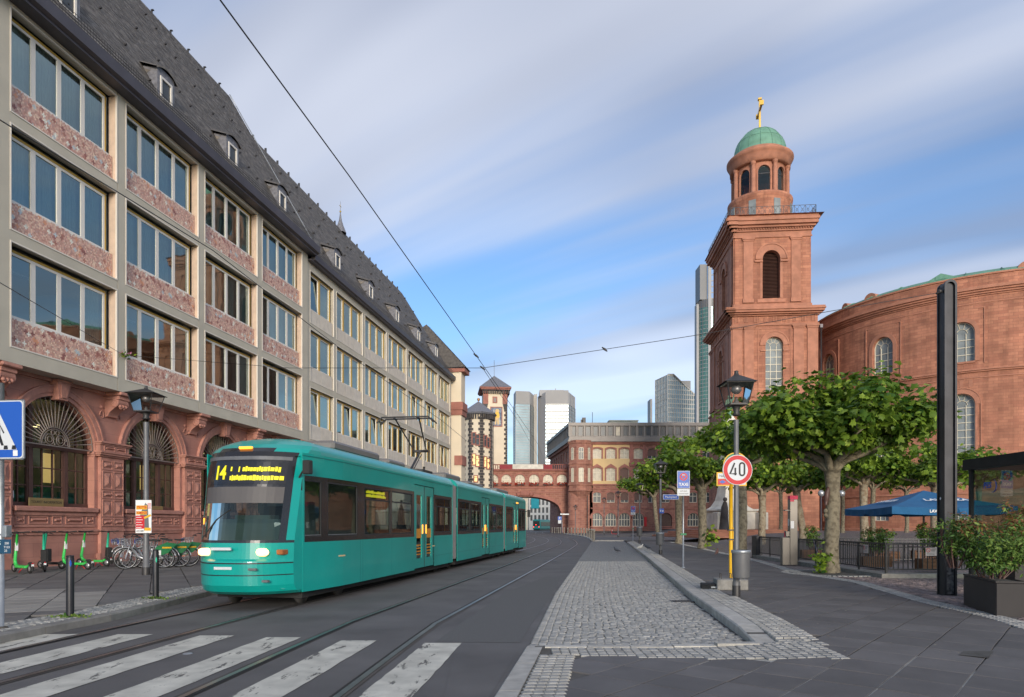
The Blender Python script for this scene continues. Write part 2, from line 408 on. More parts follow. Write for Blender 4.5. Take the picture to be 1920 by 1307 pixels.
MS['parasol'] = mat('blue_canvas', (.014, .11, .25), .85, var=.08, vscale=3, coord='Object')
MS['white'] = mat('white_print', (.78, .78, .77), .6, var=0)
MS['sign_white'] = mat('sign_white', (.62, .64, .66), .45, var=.02)
MS['sign_red'] = mat('sign_red', (.55, .012, .02), .45, var=.02)
MS['sign_blue'] = mat('sign_blue', (.01, .09, .45), .4, var=.02)
MS['sign_black'] = mat('sign_black', (.012, .012, .015), .5, var=0)
MS['sign_yellow'] = mat('sign_yellow', (.75, .42, .01), .5, var=.06, coord='Object', vscale=4)
MS['sign_green'] = mat('sign_green', (.0, .18, .06), .5, var=.03)
MS['navy_plate'] = mat('navy_plate', (.008, .06, .12), .5, var=.05)
MS['brass'] = mat('brass_plate', (.45, .34, .15), .4, .7, var=.08)
MS['stone_white'] = mat('weathered_limestone', (.68, .64, .56), .9, var=.22, vscale=1.1, bump=.3, bscale=12, coord='Object', stain=.35)
MS['steel_brown'] = mat('brushed_dark_steel', (.16, .145, .13), .4, .6, var=.1, coord='Object')
MS['pink'] = mat('pink_red', (.75, .01, .08), .5, var=0)
MS['green_a'] = mat('bright_green_paint', (.05, .55, .10), .4, var=.02)
MS['green_b'] = mat('mint_green_paint', (.03, .50, .30), .4, var=.02)
MS['leaf_green_ad'] = mat('dark_green_guard', (.015, .17, .06), .5, var=.03)
MS['silver'] = mat('silver_paint', (.5, .51, .53), .35, .6, var=.05, coord='Object')
MS['bike_blue'] = mat('bike_blue', (.02, .06, .30), .4, var=.02)
MS['pigeon'] = mat('pigeon_grey', (.07, .075, .09), .7, var=.3, vscale=12, coord='Object')
MS['pigeon_brown'] = mat('pigeon_brown', (.24, .12, .085), .7, var=.3, vscale=12, coord='Object')
MS['lamp_glass'] = glass('lantern_glass', (.90, .86, .84), 1.5)
MS['moss'] = mat('moss', (.20, .18, .03), .95, var=.4, vscale=12, coord='Object')

def leafmat(name, c1, c2, trans=.35):
    m = bpy.data.materials.new(name); m.use_nodes = True; nt = m.node_tree; N = nt.nodes; L = nt.links; N.clear()
    out = N.new('ShaderNodeOutputMaterial'); at = N.new('ShaderNodeAttribute'); at.attribute_name = 'tint'
    cr = N.new('ShaderNodeMix'); cr.data_type = 'RGBA'; L.new(at.outputs['Fac'], cr.inputs['Factor'])
    cr.inputs['A'].default_value = (*c1, 1); cr.inputs['B'].default_value = (*c2, 1)
    p = N.new('ShaderNodeBsdfPrincipled'); p.inputs['Roughness'].default_value = .5; p.inputs['Specular IOR Level'].default_value = .35
    t = N.new('ShaderNodeBsdfTranslucent'); mx = N.new('ShaderNodeMixShader'); mx.inputs[0].default_value = trans
    L.new(cr.outputs['Result'], p.inputs['Base Color']); L.new(cr.outputs['Result'], t.inputs[0])
    L.new(p.outputs[0], mx.inputs[1]); L.new(t.outputs[0], mx.inputs[2]); L.new(mx.outputs[0], out.inputs[0]); return m
MS['leaf'] = leafmat('plane_leaf', (.035, .105, .012), (.36, .50, .055))
MS['leaf_shrub'] = leafmat('photinia_leaf', (.045, .13, .022), (.25, .34, .07), .25)
MS['leaf_red'] = leafmat('photinia_red_leaf', (.16, .10, .03), (.30, .12, .05), .25)
MS['geranium'] = leafmat('red_flower', (.45, .02, .01), (.65, .06, .02), .2)
# ================================================================ the ground
def catmull(pts, step=1.5):
    out = []
    P = [Vector((p[0], p[1], 0)) for p in pts]
    P = [P[0] * 2 - P[1]] + P + [P[-1] * 2 - P[-2]]
    for i in range(1, len(P) - 2):
        a, b, c, d = P[i - 1:i + 3]
        n = max(2, int((c - b).length / step))
        for k in range(n):
            t = k / n
            out.append(.5 * ((2 * b) + (c - a) * t + (2 * a - 5 * b + 4 * c - d) * t * t + (3 * b - a - 3 * c + d) * t ** 3))
    out.append(P[-2]); return [(p.x, p.y) for p in out]
def ribbon(mb, pts, o0, o1, z, m=0, z1=None):
    L_ = []
    for i, p in enumerate(pts):
        a = pts[max(i - 1, 0)]; b = pts[min(i + 1, len(pts) - 1)]
        t = Vector((b[0] - a[0], b[1] - a[1])).normalized(); n = Vector((t.y, -t.x))     # n points to the right of travel
        L_.append(((p[0] + n.x * o0, p[1] + n.y * o0), (p[0] + n.x * o1, p[1] + n.y * o1)))
    zz = (lambda x, y: z) if not callable(z) else z
    vs = []
    for a, b in L_: vs += [(a[0], a[1], zz(*a)), (b[0], b[1], zz(*b) if z1 is None else z1)]
    mb.add(vs, [(2 * i, 2 * i + 1, 2 * i + 3, 2 * i + 2) for i in range(len(pts) - 1)], m)

def hump(x, y):
    q = .992 * x - .128 * y
    return .85 * sm(7, 15, q) * sm(27, 58, y)
def zr(x, y): return .12 * sm(5.0, 11.0, y) * max(sm(2.2, 4.2, x), sm(8.8, 9.1, y))
ROAD_L = [(-6.9, 3), (-6.9, 9.3), (-6.62, 11.6), (-6.85, 15.7), (-4.5, 30), (.4, 60), (2.2, 80), (1.6, 100), (-1, 120), (-4, 140), (-4, 200), (0, 260)]
ROAD_R = [(-.6, 3), (.2, 8.9), (1.0, 16), (4.98, 45.5), (7.7, 66), (9.0, 80), (9.9, 95), (9.9, 113), (9.4, 139), (9.5, 165), (14, 200), (24, 260)]
BAY_R = [(3.05, 7.8), (3.17, 8.83), (3.86, 14.84), (6.48, 33.2), (11.2, 68)]
OUT_R = [(5.6, 4), (6.9, 9.2), (7.3, 10.9), (7.55, 13.2), (8.5, 17.5), (8.4, 21), (9.7, 28), (11.4, 42), (12.9, 54), (15.0, 75), (17, 95)]

mb = MB(); mb.box(-900, 900, -300, 1500, -.2, -.03)
struct(mb.build('ground', MS['asphalt']))
# road
mb = MB()
Lp, Rp = catmull(ROAD_L, 2), None
ys = [3 + i * 1.0 for i in range(258)]
vs = []
for y in ys: vs += [(interp(ROAD_L, y), y, 0), (interp(ROAD_R, y) , y, 0)]
mb.add(vs, [(2 * i, 2 * i + 1, 2 * i + 3, 2 * i + 2) for i in range(len(ys) - 1)])
mb.box(-30, 30, -25, 3, -.1, 0)
road = struct(mb.build('road', MS['asphalt']))
mb = MB()
pts = [(-1.05, 9.35), (-.25, 9.3), (.12, 9.3), (.25, 10.5), (.95, 16), (1.5, 21), (1.1, 21.4), (-.1, 16.6), (-.55, 13.2), (-.8, 11.4)]
mb.poly([(x, y, .004) for x, y in pts]); mb.build('asphalt_patch', MS['asphalt_patch'], road)
mb = MB()
mb.poly([(x, y, .004) for x, y in [(-.62, 6.0), (-.25, 6.0), (.08, 8.7), (-.28, 9.15), (-.75, 9.1)]]); mb.build('asphalt_patch', MS['asphalt'], road)

# zebra crossing: worn bars
PAINTW = mat('worn_paint', (.56, .53, .45), .8, var=.22, vscale=3, coord='POS', bump=.2, bscale=90)
nt = PAINTW.node_tree; bs = nt.nodes['Principled BSDF']
geo = nt.nodes.new('ShaderNodeNewGeometry'); n1 = nt.nodes.new('ShaderNodeTexNoise'); n1.inputs['Scale'].default_value = 2.3; n1.inputs['Detail'].default_value = 9; n1.inputs['Roughness'].default_value = .72
mp_ = nt.nodes.new('ShaderNodeMapping'); mp_.inputs['Scale'].default_value = (2.4, .7, 1); nt.links.new(geo.outputs['Position'], mp_.inputs[0]); nt.links.new(mp_.outputs[0], n1.inputs['Vector'])
mr = nt.nodes.new('ShaderNodeMapRange'); nt.links.new(n1.outputs['Fac'], mr.inputs[0]); mr.inputs[1].default_value = .565; mr.inputs[2].default_value = .64
tr = nt.nodes.new('ShaderNodeBsdfTransparent'); mxs = nt.nodes.new('ShaderNodeMixShader'); nt.links.new(mr.outputs[0], mxs.inputs[0])
nt.links.new(bs.outputs[0], mxs.inputs[1]); nt.links.new(tr.outputs[0], mxs.inputs[2]); nt.links.new(mxs.outputs[0], nt.nodes['Material Output'].inputs[0])
zeb = bpy.data.objects.new('zebra_crossing', None); COL.objects.link(zeb); struct(zeb)
for xa, xb, ye in ((-6.86, -6.36, 10.0), (-5.76, -5.25, 9.99), (-4.52, -4.02, 9.87), (-3.5, -3.0, 9.72), (-2.36, -1.87, 9.45), (-1.18, -.68, 9.25)):
    mb = MB(); vs = []
    k = 26
    for i in range(k + 1):
        y = lerp(4.6, ye, i / k); dx = (y - ye) * .085
        ja, jb = (random.uniform(-.008, .008), random.uniform(-.008, .008))
        if xa < -6.5: xb2 = min(xb + dx, -5.98 - .01 * (ye - y))
        else: xb2 = xb + dx
        vs += [(xa + dx + ja, y, .007), (xb2 + jb, y, .007)]
    mb.add(vs, [(2 * i, 2 * i + 1, 2 * i + 3, 2 * i + 2) for i in range(k)])
    mb.build('painted_bar', PAINTW, zeb)
mb = MB(); mb.lathe([(.0, .012), (.05, .012), (.06, .002)], 14, (-4.08 + .04, 8.5, 0)); mb.build('road_stud', MS['galv'], road)

# tram rails
T1 = [(-6.45, 2), (-6.25, 4), (-5.75, 8), (-5.14, 13), (-3.9, 20.4), (-2.33, 30), (.155, 45), (2.2, 60), (3.25, 75), (3.3, 88), (2.7, 102), (2.0, 118), (2, 136), (4, 165), (8, 200), (16, 245)]
T2 = [(-2.6, 2), (-2.48, 4), (-2.33, 6.4), (-1.97, 10.8), (-1.66, 13), (.9, 30), (3.62, 48.8), (5.0, 60), (6.0, 75), (6.4, 88), (6.2, 101), (5.6, 116), (5.4, 136), (7, 165), (11, 200), (19, 245)]
for T in (T1, T2):
    tt = bpy.data.objects.new('tram_track', None); COL.objects.link(tt); struct(tt)
    pts = catmull(T, 1.0)
    for sgn in (-1, 1):
        c = .7175 * sgn
        mb = MB()
        ribbon(mb, pts, c - .085, c + .07, .0095, 1)                      # rusty mortar flank
        ribbon(mb, pts, c - .03, c + .03, .0165, 0)
        ribbon(mb, pts, c - .03 - (.008 if sgn > 0 else .0), c - .03 + (.0 if sgn > 0 else -.0), .0165, 0)
        g0, g1 = (c - .075, c - .03) if sgn > 0 else (c + .03, c + .075)
        ribbon(mb, pts, g0, g1, .0125, 2)
        mb.build('rail', [MS['rail'], MS['rust'], MS['groove']], tt)

# ---- pieces
def piece_mesh(name, w, l, h, b, m):
    mb = MB()
    v = [(-w / 2, -l / 2, -h), (w / 2, -l / 2, -h), (w / 2, l / 2, -h), (-w / 2, l / 2, -h),
         (-w / 2, -l / 2, -b), (w / 2, -l / 2, -b), (w / 2, l / 2, -b), (-w / 2, l / 2, -b),
         (-w / 2 + b, -l / 2 + b, 0), (w / 2 - b, -l / 2 + b, 0), (w / 2 - b, l / 2 - b, 0), (-w / 2 + b, l / 2 - b, 0)]
    f = [(8, 9, 10, 11)]
    for r in (0, 4):
        for i in range(4): f.append((r + i, r + (i + 1) % 4, r + 4 + (i + 1) % 4, r + 4 + i))
    mb.add(v, f); return mb.mesh(name, m)
def lay(parent, name, stuffname, items, w, l, h, b, m, nmax=300, tilt=.006, zf=None):
    """items: (x, y, z, rz); the nearest nmax become single parts, the rest one joined part"""
    items.sort(key=lambda q: q[0] ** 2 + q[1] ** 2)
    me = [piece_mesh(name, w * a, l * c, h, b, m) for a, c in ((1, 1), (.985, 1), (1, .98), (.975, .985))]
    for i, (x, y, z, rz) in enumerate(items[:nmax]):
        o = obj(name, me[i * 7 % 4], parent, (x, y, z)); o.rotation_euler = (random.uniform(-tilt, tilt), random.uniform(-tilt, tilt), rz)
        if zf:
            n = Vector((-(zf(x + .2, y) - zf(x - .2, y)) / .4, -(zf(x, y + .2) - zf(x, y - .2)) / .4, 1)).normalized()
            o.rotation_euler = (Vector((0, 0, 1)).rotation_difference(n).to_matrix() @ Matrix.Rotation(rz, 3, 'Z')).to_euler()
    mb = MB()
    for x, y, z, rz in items[nmax:]:
        c, s = math.cos(rz), math.sin(rz); k = random.uniform(.95, 1.0); vs = []
        ta, tb = random.uniform(-tilt, tilt), random.uniform(-tilt, tilt)
        for zz, ins in ((-h, 0), (-b, 0), (0, b)):
            for sx, sy in ((-1, -1), (1, -1), (1, 1), (-1, 1)):
                a, d = sx * (w / 2 * k - ins), sy * (l / 2 * k - ins)
                vs.append((x + a * c - d * s, y + a * s + d * c, z + zz + a * ta + d * tb))
        mb.add(vs, [(8, 9, 10, 11)] + [(r + i, r + (i + 1) % 4, r + 4 + (i + 1) % 4, r + 4 + i) for r in (0, 4) for i in range(4)])
    if items[nmax:]: mb.build(stuffname, m, parent, kind='stuff')

# ---- right pavement
def strip_sheet(mb, xa, xb, y0, y1, zf, step=1.0, nx=1, m=0):
    n = max(1, int((y1 - y0) / step)); vs = []
    for i in range(n + 1):
        y = lerp(y0, y1, i / n); a, b = xa(y), xb(y)
        for k in range(nx + 1):
            x = lerp(a, b, k / nx); vs.append((x, y, zf(x, y)))
    mb.add(vs, [(i * (nx + 1) + k, i * (nx + 1) + k + 1, (i + 1) * (nx + 1) + k + 1, (i + 1) * (nx + 1) + k) for i in range(n) for k in range(nx)], m)
bay_r = lambda y: interp(BAY_R, y); road_r = lambda y: interp(ROAD_R, y); out_r = lambda y: interp(OUT_R, y)
mb = MB()
strip_sheet(mb, lambda y: road_r(y) + .1, lambda y: out_r(y) + .6, 3, 8.9, lambda x, y: zr(x, y) + .004, step=.25, nx=16)
strip_sheet(mb, lambda y: bay_r(y) + .02, lambda y: out_r(y) + .6, 8.9, 68, lambda x, y: zr(x, y) + .004, step=.6, nx=3)
pav = struct(mb.build('pavement', MS['bed']))
ua = R(49.0)                                                                # slab rows run 41 degrees right of the street
u_ = Vector((math.cos(ua), math.sin(ua))); v_ = Vector((-u_.y, u_.x))
items = []; P_ = .615
for i in range(-60, 130):
    for j in range(-60, 130):
        p = u_ * (i * P_ + .18) + v_ * (j * P_ + .12); x, y = p
        if not (4.2 < y < 62): continue
        if x > out_r(y) + .42: continue
        if y < 8.25:
            if x < road_r(y) + .60: continue
        elif y < 8.75: 
            if x < 3.6 : continue
        elif x < bay_r(y) + .60: continue
        if y > 45 and False: continue
        items.append((x, y, zr(x, y) + .018, ua))
lay(pav, 'paving_slab', 'paving_slabs', items, P_ - .009, P_ - .009, .03, .004, MS['slab'], 300, .003, zr)
mb = MB(); c, s = math.cos(ua), math.sin(ua)
x, y = G(1832, 1237)
mb.add([(x + a * c - b * s, y + a * s + b * c, .021 + zr(x, y)) for a, b in ((-.3, -.14), (.3, -.14), (.3, .14), (-.3, .14))], [(0, 1, 2, 3)])
mb.build('mortar_patch', MS['bed'], pav)
mb = MB()
strip_sheet(mb, lambda y: 2.3 + .5 * math.sin(y * 3), lambda y: 6.0 - .35 * (y - 5) + .3 * math.sin(y * 5), 4.5, 8.0, lambda x, y: zr(x, y) + .010, step=.2, nx=12)
mb.build('light_mortar', mat('light_mortar', (.40, .38, .33), .9, var=.3, vscale=3, coord='POS'), pav)
# far pavement beyond the bay
mb = MB()
strip_sheet(mb, lambda y: road_r(y) + .35, lambda y: max(out_r(y) + .6, 16) if y < 90 else 75, 68, 90, lambda x, y: .11 + hump(x, y), nx=4)
strip_sheet(mb, lambda y: road_r(y) + .35, lambda y: 80, 90, 140, lambda x, y: .11 + hump(x, y), nx=20)
struct(mb.build('pavement', MS['slab']))
# kerbs
def kerb_run(parent, fx, y0, y1, w, z0, ztop, side, step=1.0, km='kerb'):
    y = y0
    while y < y1:
        ye = min(y + step * random.uniform(.95, 1.05), y1)
        xa, xb = fx(y + .006), fx(ye - .006); b = .02
        za, zb = ztop(xa, y), ztop(xb, ye)
        def sec(x, yy, z): return [(x, yy, z0), (x, yy, max(z0 + .001, z - b)), (x + side * b, yy, z), (x + side * w, yy, z), (x + side * w, yy, z0)]
        mb = MB(); mb.add(sec(xa, y + .006, za) + sec(xb, ye - .006, zb), [(0, 1, 6, 5), (1, 2, 7, 6), (2, 3, 8, 7), (3, 4, 9, 8), (0, 4, 3, 2, 1), (5, 6, 7, 8, 9)])
        mb.build('kerbstone', MS[km], parent); y = ye
kb = bpy.data.objects.new('kerb', None); COL.objects.link(kb); struct(kb)
kerb_run(kb, bay_r, 8.85, 60, .28, -.02, lambda x, y: .012 + zr(x, y) * 1.12, 1, 1.15)
kerb_run(kb, lambda y: road_r(y) - .02, 4.0, 8.95, .22, -.05, lambda x, y: .022, 1, 1.3)
mb = MB(); 
for i in range(5):
    xa, xb = lerp(.42, 3.2, i / 5), lerp(.42, 3.2, (i + 1) / 5)
    mb = MB(); mb.box(xa + .006, xb - .006, 8.80, 8.95, -.05, zr(xb, 8.8) + .034); mb.build('kerbstone', MS['kerb'], kb)
kerb_run(kb, lambda y: road_r(y) + .02, 68, 128, .35, -.02, lambda x, y: .12, 1, 2.0)
mb = MB(); mb.box(7.9, 11.5, 67.9, 68.3, -.05, .13); mb.build('kerbstone', MS['kerb'], kb)
# setts beside the kerb, setts at the near strips
items = []
y = 8.84
while y < 62:
    for k in range(5 if y < 14 else 4):
        x = max(bay_r(y), 3.0) + (.28 if y > 8.85 else .1) + .06 + k * .108 + random.uniform(-.004, .004)
        items.append((x, y + random.uniform(-.006, .006), zr(x, y) + .030 + random.uniform(-.002, .003), .13 + random.uniform(-.03, .03)))
    y += .125 if y < 30 else .25
y = 4.2
while y < 8.3:
    for k in range(4):
        x = road_r(y) + .275 + k * .105
        items.append((x, y, .028, .12 + random.uniform(-.03, .03)))
    y += .14
for r in range(9):
    x = .55; y = 8.74 - r * .108
    while x < 3.86 + (y - 7.83) * .1:
        if y > 8.34 - (x - .6) * .150: items.append((x, y, zr(x, y) + .028 + random.uniform(-.002, .002), random.uniform(-.04, .04)))
        x += .113
lay(pav, 'sett', 'kerb_setts', items, .108, .098, .05, .010, MS['sett'], 300, .03)

# ---- the sett paved bay
mb = MB()
strip_sheet(mb, road_r, lambda y: bay_r(y) + .05, 8.9, 30, lambda x, y: -.004 + .003, m=0)
strip_sheet(mb, road_r, lambda y: bay_r(y) + .05, 30, 68, lambda x, y: .012, m=1)
bay = struct(mb.build('parking_bay', [MS['bed'], MS['sett_far']]))
items = []
y = 9.02; row = 0
while y < 30:
    xa, xb = road_r(y) + .02, bay_r(y) - .01
    x = xa + .05; n = 0
    while x < xb - .03:
        if n < 3: px, py = x, y + random.uniform(-.008, .008); rz = .12
        else:
            px = x + random.uniform(-.012, .012); py = y + .045 * math.sin((x - xa) * 2.6 + math.sin(y * .7)) + random.uniform(-.010, .010); rz = random.uniform(-.16, .16) + .1
        items.append((px, py, .016 + random.uniform(-.004, .004), rz)); n += 1
        x += .110 + random.uniform(-.006, .010)
    y += .112; row += 1
lay(bay, 'sett', 'bay_setts', items, .106, .105, .04, .010, MS['sett'], 300, .018)
# ---- plaza
mb = MB()
strip_sheet(mb, lambda y: out_r(y) + .45, lambda y: 95, 4, 112, lambda x, y: .112 + zr(x, y) - .12 + hump(x, y), nx=34, step=2.5)
plaza = struct(mb.build('square', MS['plaza']))
items = []
for j in range(0, 96):
    for i in range(0, 58):
        x = 7.0 + i * .128; y = 9.0 + j * .122 + .42 * abs(math.sin(math.pi * (x - .3) / 1.5))
        if x < out_r(y) + .5 or y > 19.5: continue
        if (x - 9.8) ** 2 + (y - 20.9) ** 2 < 1.95: continue
        items.append((x + random.uniform(-.01, .01), y, zr(x, y) + .012 + random.uniform(-.004, .004), .6 * math.cos(2 * math.pi * (x - .3) / 3.0) * .5 + random.uniform(-.08, .08)))
lay(plaza, 'sett', 'square_setts', items, .112, .106, .04, .014, MS['red_sett'], 300, .04)
items = []
y = 8.0
while y < 60:
    for k in range(3):
        x = out_r(y) + .30 + k * .118
        items.append((x, y, zr(x, y) + .028 + random.uniform(-.002, .002), -.3 if y < 20 else -.1))
    y += .125 if y < 30 else .3
for k in range(64):
    a = 2 * math.pi * k / 64
    for r in (1.28, 1.40): items.append((9.8 + r * math.cos(a), 20.9 + r * math.sin(a), .152, a))
lay(plaza, 'sett', 'border_setts', items, .108, .11, .05, .012, MS['sett'], 200, .03)
mb = MB(); mb.lathe([(0, .0), (1.26, 0)], 32, (9.8, 20.9, .145)); mb.build('tree_pit', MS['bed'], plaza)

# ---- left pavement
OFFW = -20.5                                           # arcade wall line
def leftx(off, y): return (off + .1634 * y) / .9866
kl = lambda y: interp([(-6.93, 3), (-6.93, 9.3), (-6.64, 11.6), (-6.87, 15.7), (-4.52, 30), (.35, 60), (2.15, 80)], y)
mb = MB()
strip_sheet(mb, lambda y: leftx(-20.9, y), lambda y: kl(y) - .2, 3, 80, lambda x, y: .09)
pl = struct(mb.build('pavement', MS['bed']))
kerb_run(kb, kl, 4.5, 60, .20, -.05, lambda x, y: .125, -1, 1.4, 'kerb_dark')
mb = MB(); strip_sheet(mb, lambda y: kl(y) + .005, lambda y: kl(y) + .28, 4, 60, lambda x, y: .0035); mb.build('gutter_strip', MS['slab'], road)
ub = R(27.5); u2 = Vector((math.cos(ub), math.sin(ub))); v2 = Vector((-u2.y, u2.x))
items = []; items2 = []
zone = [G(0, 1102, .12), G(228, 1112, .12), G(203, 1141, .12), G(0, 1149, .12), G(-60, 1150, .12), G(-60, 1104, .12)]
def inside(x, y, poly):
    c = False
    for i in range(len(poly)):
        (xa, ya), (xb, yb) = poly[i], poly[i - 1]
        if (ya > y) != (yb > y) and x < (xb - xa) * (y - ya) / (yb - ya) + xa: c = not c
    return c
for i in range(-60, 60):
    for j in range(-20, 110):
        p = u2 * (i * .86 + .3) + v2 * (j * .60 + .1); x, y = p
        if not (4.5 < y < 58): continue
        if x > kl(y) - .72 or x < leftx(-20.95, y): continue
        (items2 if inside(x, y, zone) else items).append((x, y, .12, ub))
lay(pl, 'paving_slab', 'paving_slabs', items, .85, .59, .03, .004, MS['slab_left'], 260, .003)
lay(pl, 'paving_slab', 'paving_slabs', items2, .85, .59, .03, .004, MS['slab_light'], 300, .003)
items = []
y = 5.0
while y < 50:
    for k in range(5):
        x = kl(y) - .27 - k * .125 + random.uniform(-.008, .008)
        items.append((x, y + random.uniform(-.01, .01), .135 + random.uniform(-.004, .006), random.uniform(-.15, .15)))
    y += .135 if y < 25 else .3
lay(pl, 'sett', 'edge_setts', items, .112, .12, .05, .016, MS['sett'], 250, .05)
# far side ground beyond the arcade building
# ================================================================ facade helpers
def arc_pts(cx, w, zt, arch, n=12):
    """outline of the head of an opening from left spring to right spring"""
    if arch == 'r':
        r = w / 2; zs = zt - r
        return [(cx - r * math.cos(math.pi * i / n), zs + r * math.sin(math.pi * i / n)) for i in range(n + 1)]
    if arch == 's':
        h = w * .16; rr = (w * w / 4 + h * h) / (2 * h); a = math.asin(w / 2 / rr); k = max(4, n // 2)
        return [(cx + rr * math.sin(lerp(-a, a, i / k)), zt - rr + rr * math.cos(lerp(-a, a, i / k))) for i in range(k + 1)]
    return [(cx - w / 2, zt), (cx + w / 2, zt)]
def wall(mb, x0, x1, z0, z1, ops, y=0., depth=.3, m=0, mr=None, n=12, dx=None):
    """wall sheet facing -y with real openings and reveals; ops = (cx, w, zb, zt, arch)"""
    mr = m if mr is None else mr
    def rect(a, b, c, d):
        if b - a < 1e-6 or d - c < 1e-6: return
        k = 1 if not dx else max(1, int(math.ceil((b - a) / dx)))
        for i in range(k):
            p, q = lerp(a, b, i / k), lerp(a, b, (i + 1) / k)
            mb.quad((p, y, c), (q, y, c), (q, y, d), (p, y, d), m)
    cur = x0
    for cx, w, zb, zt, arch in sorted(ops):
        rect(cur, cx - w / 2, z0, z1); rect(cx - w / 2, cx + w / 2, z0, zb)
        ap = arc_pts(cx, w, zt, arch, n)
        for (xa, za), (xb, zb2) in zip(ap, ap[1:]): mb.quad((xa, y, za), (xb, y, zb2), (xb, y, z1), (xa, y, z1), m)
        ring = [(cx - w / 2, zb)] + ap + [(cx + w / 2, zb)]
        for (xa, za), (xb, zb2) in zip(ring, ring[1:] + ring[:1]):
            mb.quad((xa, y, za), (xa, y + depth, za), (xb, y + depth, zb2), (xb, y, zb2), mr)
        cur = cx + w / 2
    rect(cur, x1, z0, z1)
def ring_band(mb, cx, w, zb, zt, arch, t, y0, y1, m=0, n=14, legs=True):
    """raised surround of thickness t round an opening, from depth y0 (front) to y1"""
    def out(o):
        if arch == 'r': a = arc_pts(cx, w + 2 * o, zt + o, 'r', n)
        elif arch == 's': a = [(cx + (x - cx) * (w + 2 * o) / w, z + o) for x, z in arc_pts(cx, w, zt, 's', n)]
        else: a = [(cx - w / 2 - o, zt + o), (cx + w / 2 + o, zt + o)]
        return ([(a[0][0], zb)] + a + [(a[-1][0], zb)]) if legs else a
    A, B = out(0), out(t); k = len(A)
    vs = [(x, y0, z) for x, z in A] + [(x, y0, z) for x, z in B] + [(x, y1, z) for x, z in A] + [(x, y1, z) for x, z in B]
    fs = []
    for i in range(k - 1):
        fs += [(i, i + 1, k + i + 1, k + i), (k + i, k + i + 1, 3 * k + i + 1, 3 * k + i), (i, 2 * k + i, 2 * k + i + 1, i + 1)]
    fs += [(0, k, 3 * k, 2 * k), (k - 1, 2 * k - 1, 4 * k - 1, 3 * k - 1)]
    mb.add(vs, fs, m)
def bars(mb, cx, w, zb, zt, arch, y, d, fw, xs=(), zs=(), bw=.05, m=0, radial=0):
    """window frame ring plus mullions at xs and transoms at zs"""
    ring_band(mb, cx, w - 2 * fw, zb + fw, zt - fw, arch, fw, y, y + d, m)
    mb.box(cx - w / 2, cx + w / 2, y, y + d, zb, zb + fw, m)
    r = w / 2; spring = zt - r if arch == 'r' else zt
    for x in xs:
        top = zt - fw * .5
        if arch == 'r':
            top = (spring + math.sqrt(max(0, (r - fw) ** 2 - (x - cx) ** 2))) if not radial else spring
        mb.box(x - bw / 2, x + bw / 2, y + .004, y + d - .004, zb, top, m)
    for z in zs: mb.box(cx - w / 2 + fw * .5, cx + w / 2 - fw * .5, y + .006, y + d - .006, z - bw / 2, z + bw / 2, m)
    if radial and arch == 'r':
        ri = r * .42
        for i in range(12):
            a, b = math.pi * i / 12, math.pi * (i + 1) / 12
            mb.tube((cx + ri * math.cos(a), y + d / 2, spring + ri * math.sin(a)), (cx + ri * math.cos(b), y + d / 2, spring + ri * math.sin(b)), bw / 2, n=4, m=m, smooth=False, cap=False)
        for i in range(1, radial):
            a = math.pi * i / radial
            mb.tube((cx + ri * math.cos(a), y + d / 2, spring + ri * math.sin(a)), (cx + (r - fw) * math.cos(a), y + d / 2, spring + (r - fw) * math.sin(a)), bw / 2, n=4, m=m, smooth=False, cap=False)
def pane_poly(mb, cx, w, zb, zt, arch, y, m=0):
    a = arc_pts(cx, w, zt, arch, 12)
    mb.poly([(x, y, z) for x, z in [(cx - w / 2, zb)] + a + [(cx + w / 2, zb)]][::-1], m)

# ================================================================ the long office building over the arcade
RX, RY = .1634, .9866
ORG = (-19.436, 3.219, 0); RZ = math.atan2(RY, RX)
off = thing('office_building', 'long building with concrete grid facade, mosaic panels and slate roof above sandstone arches', 'building', ORG, RZ)
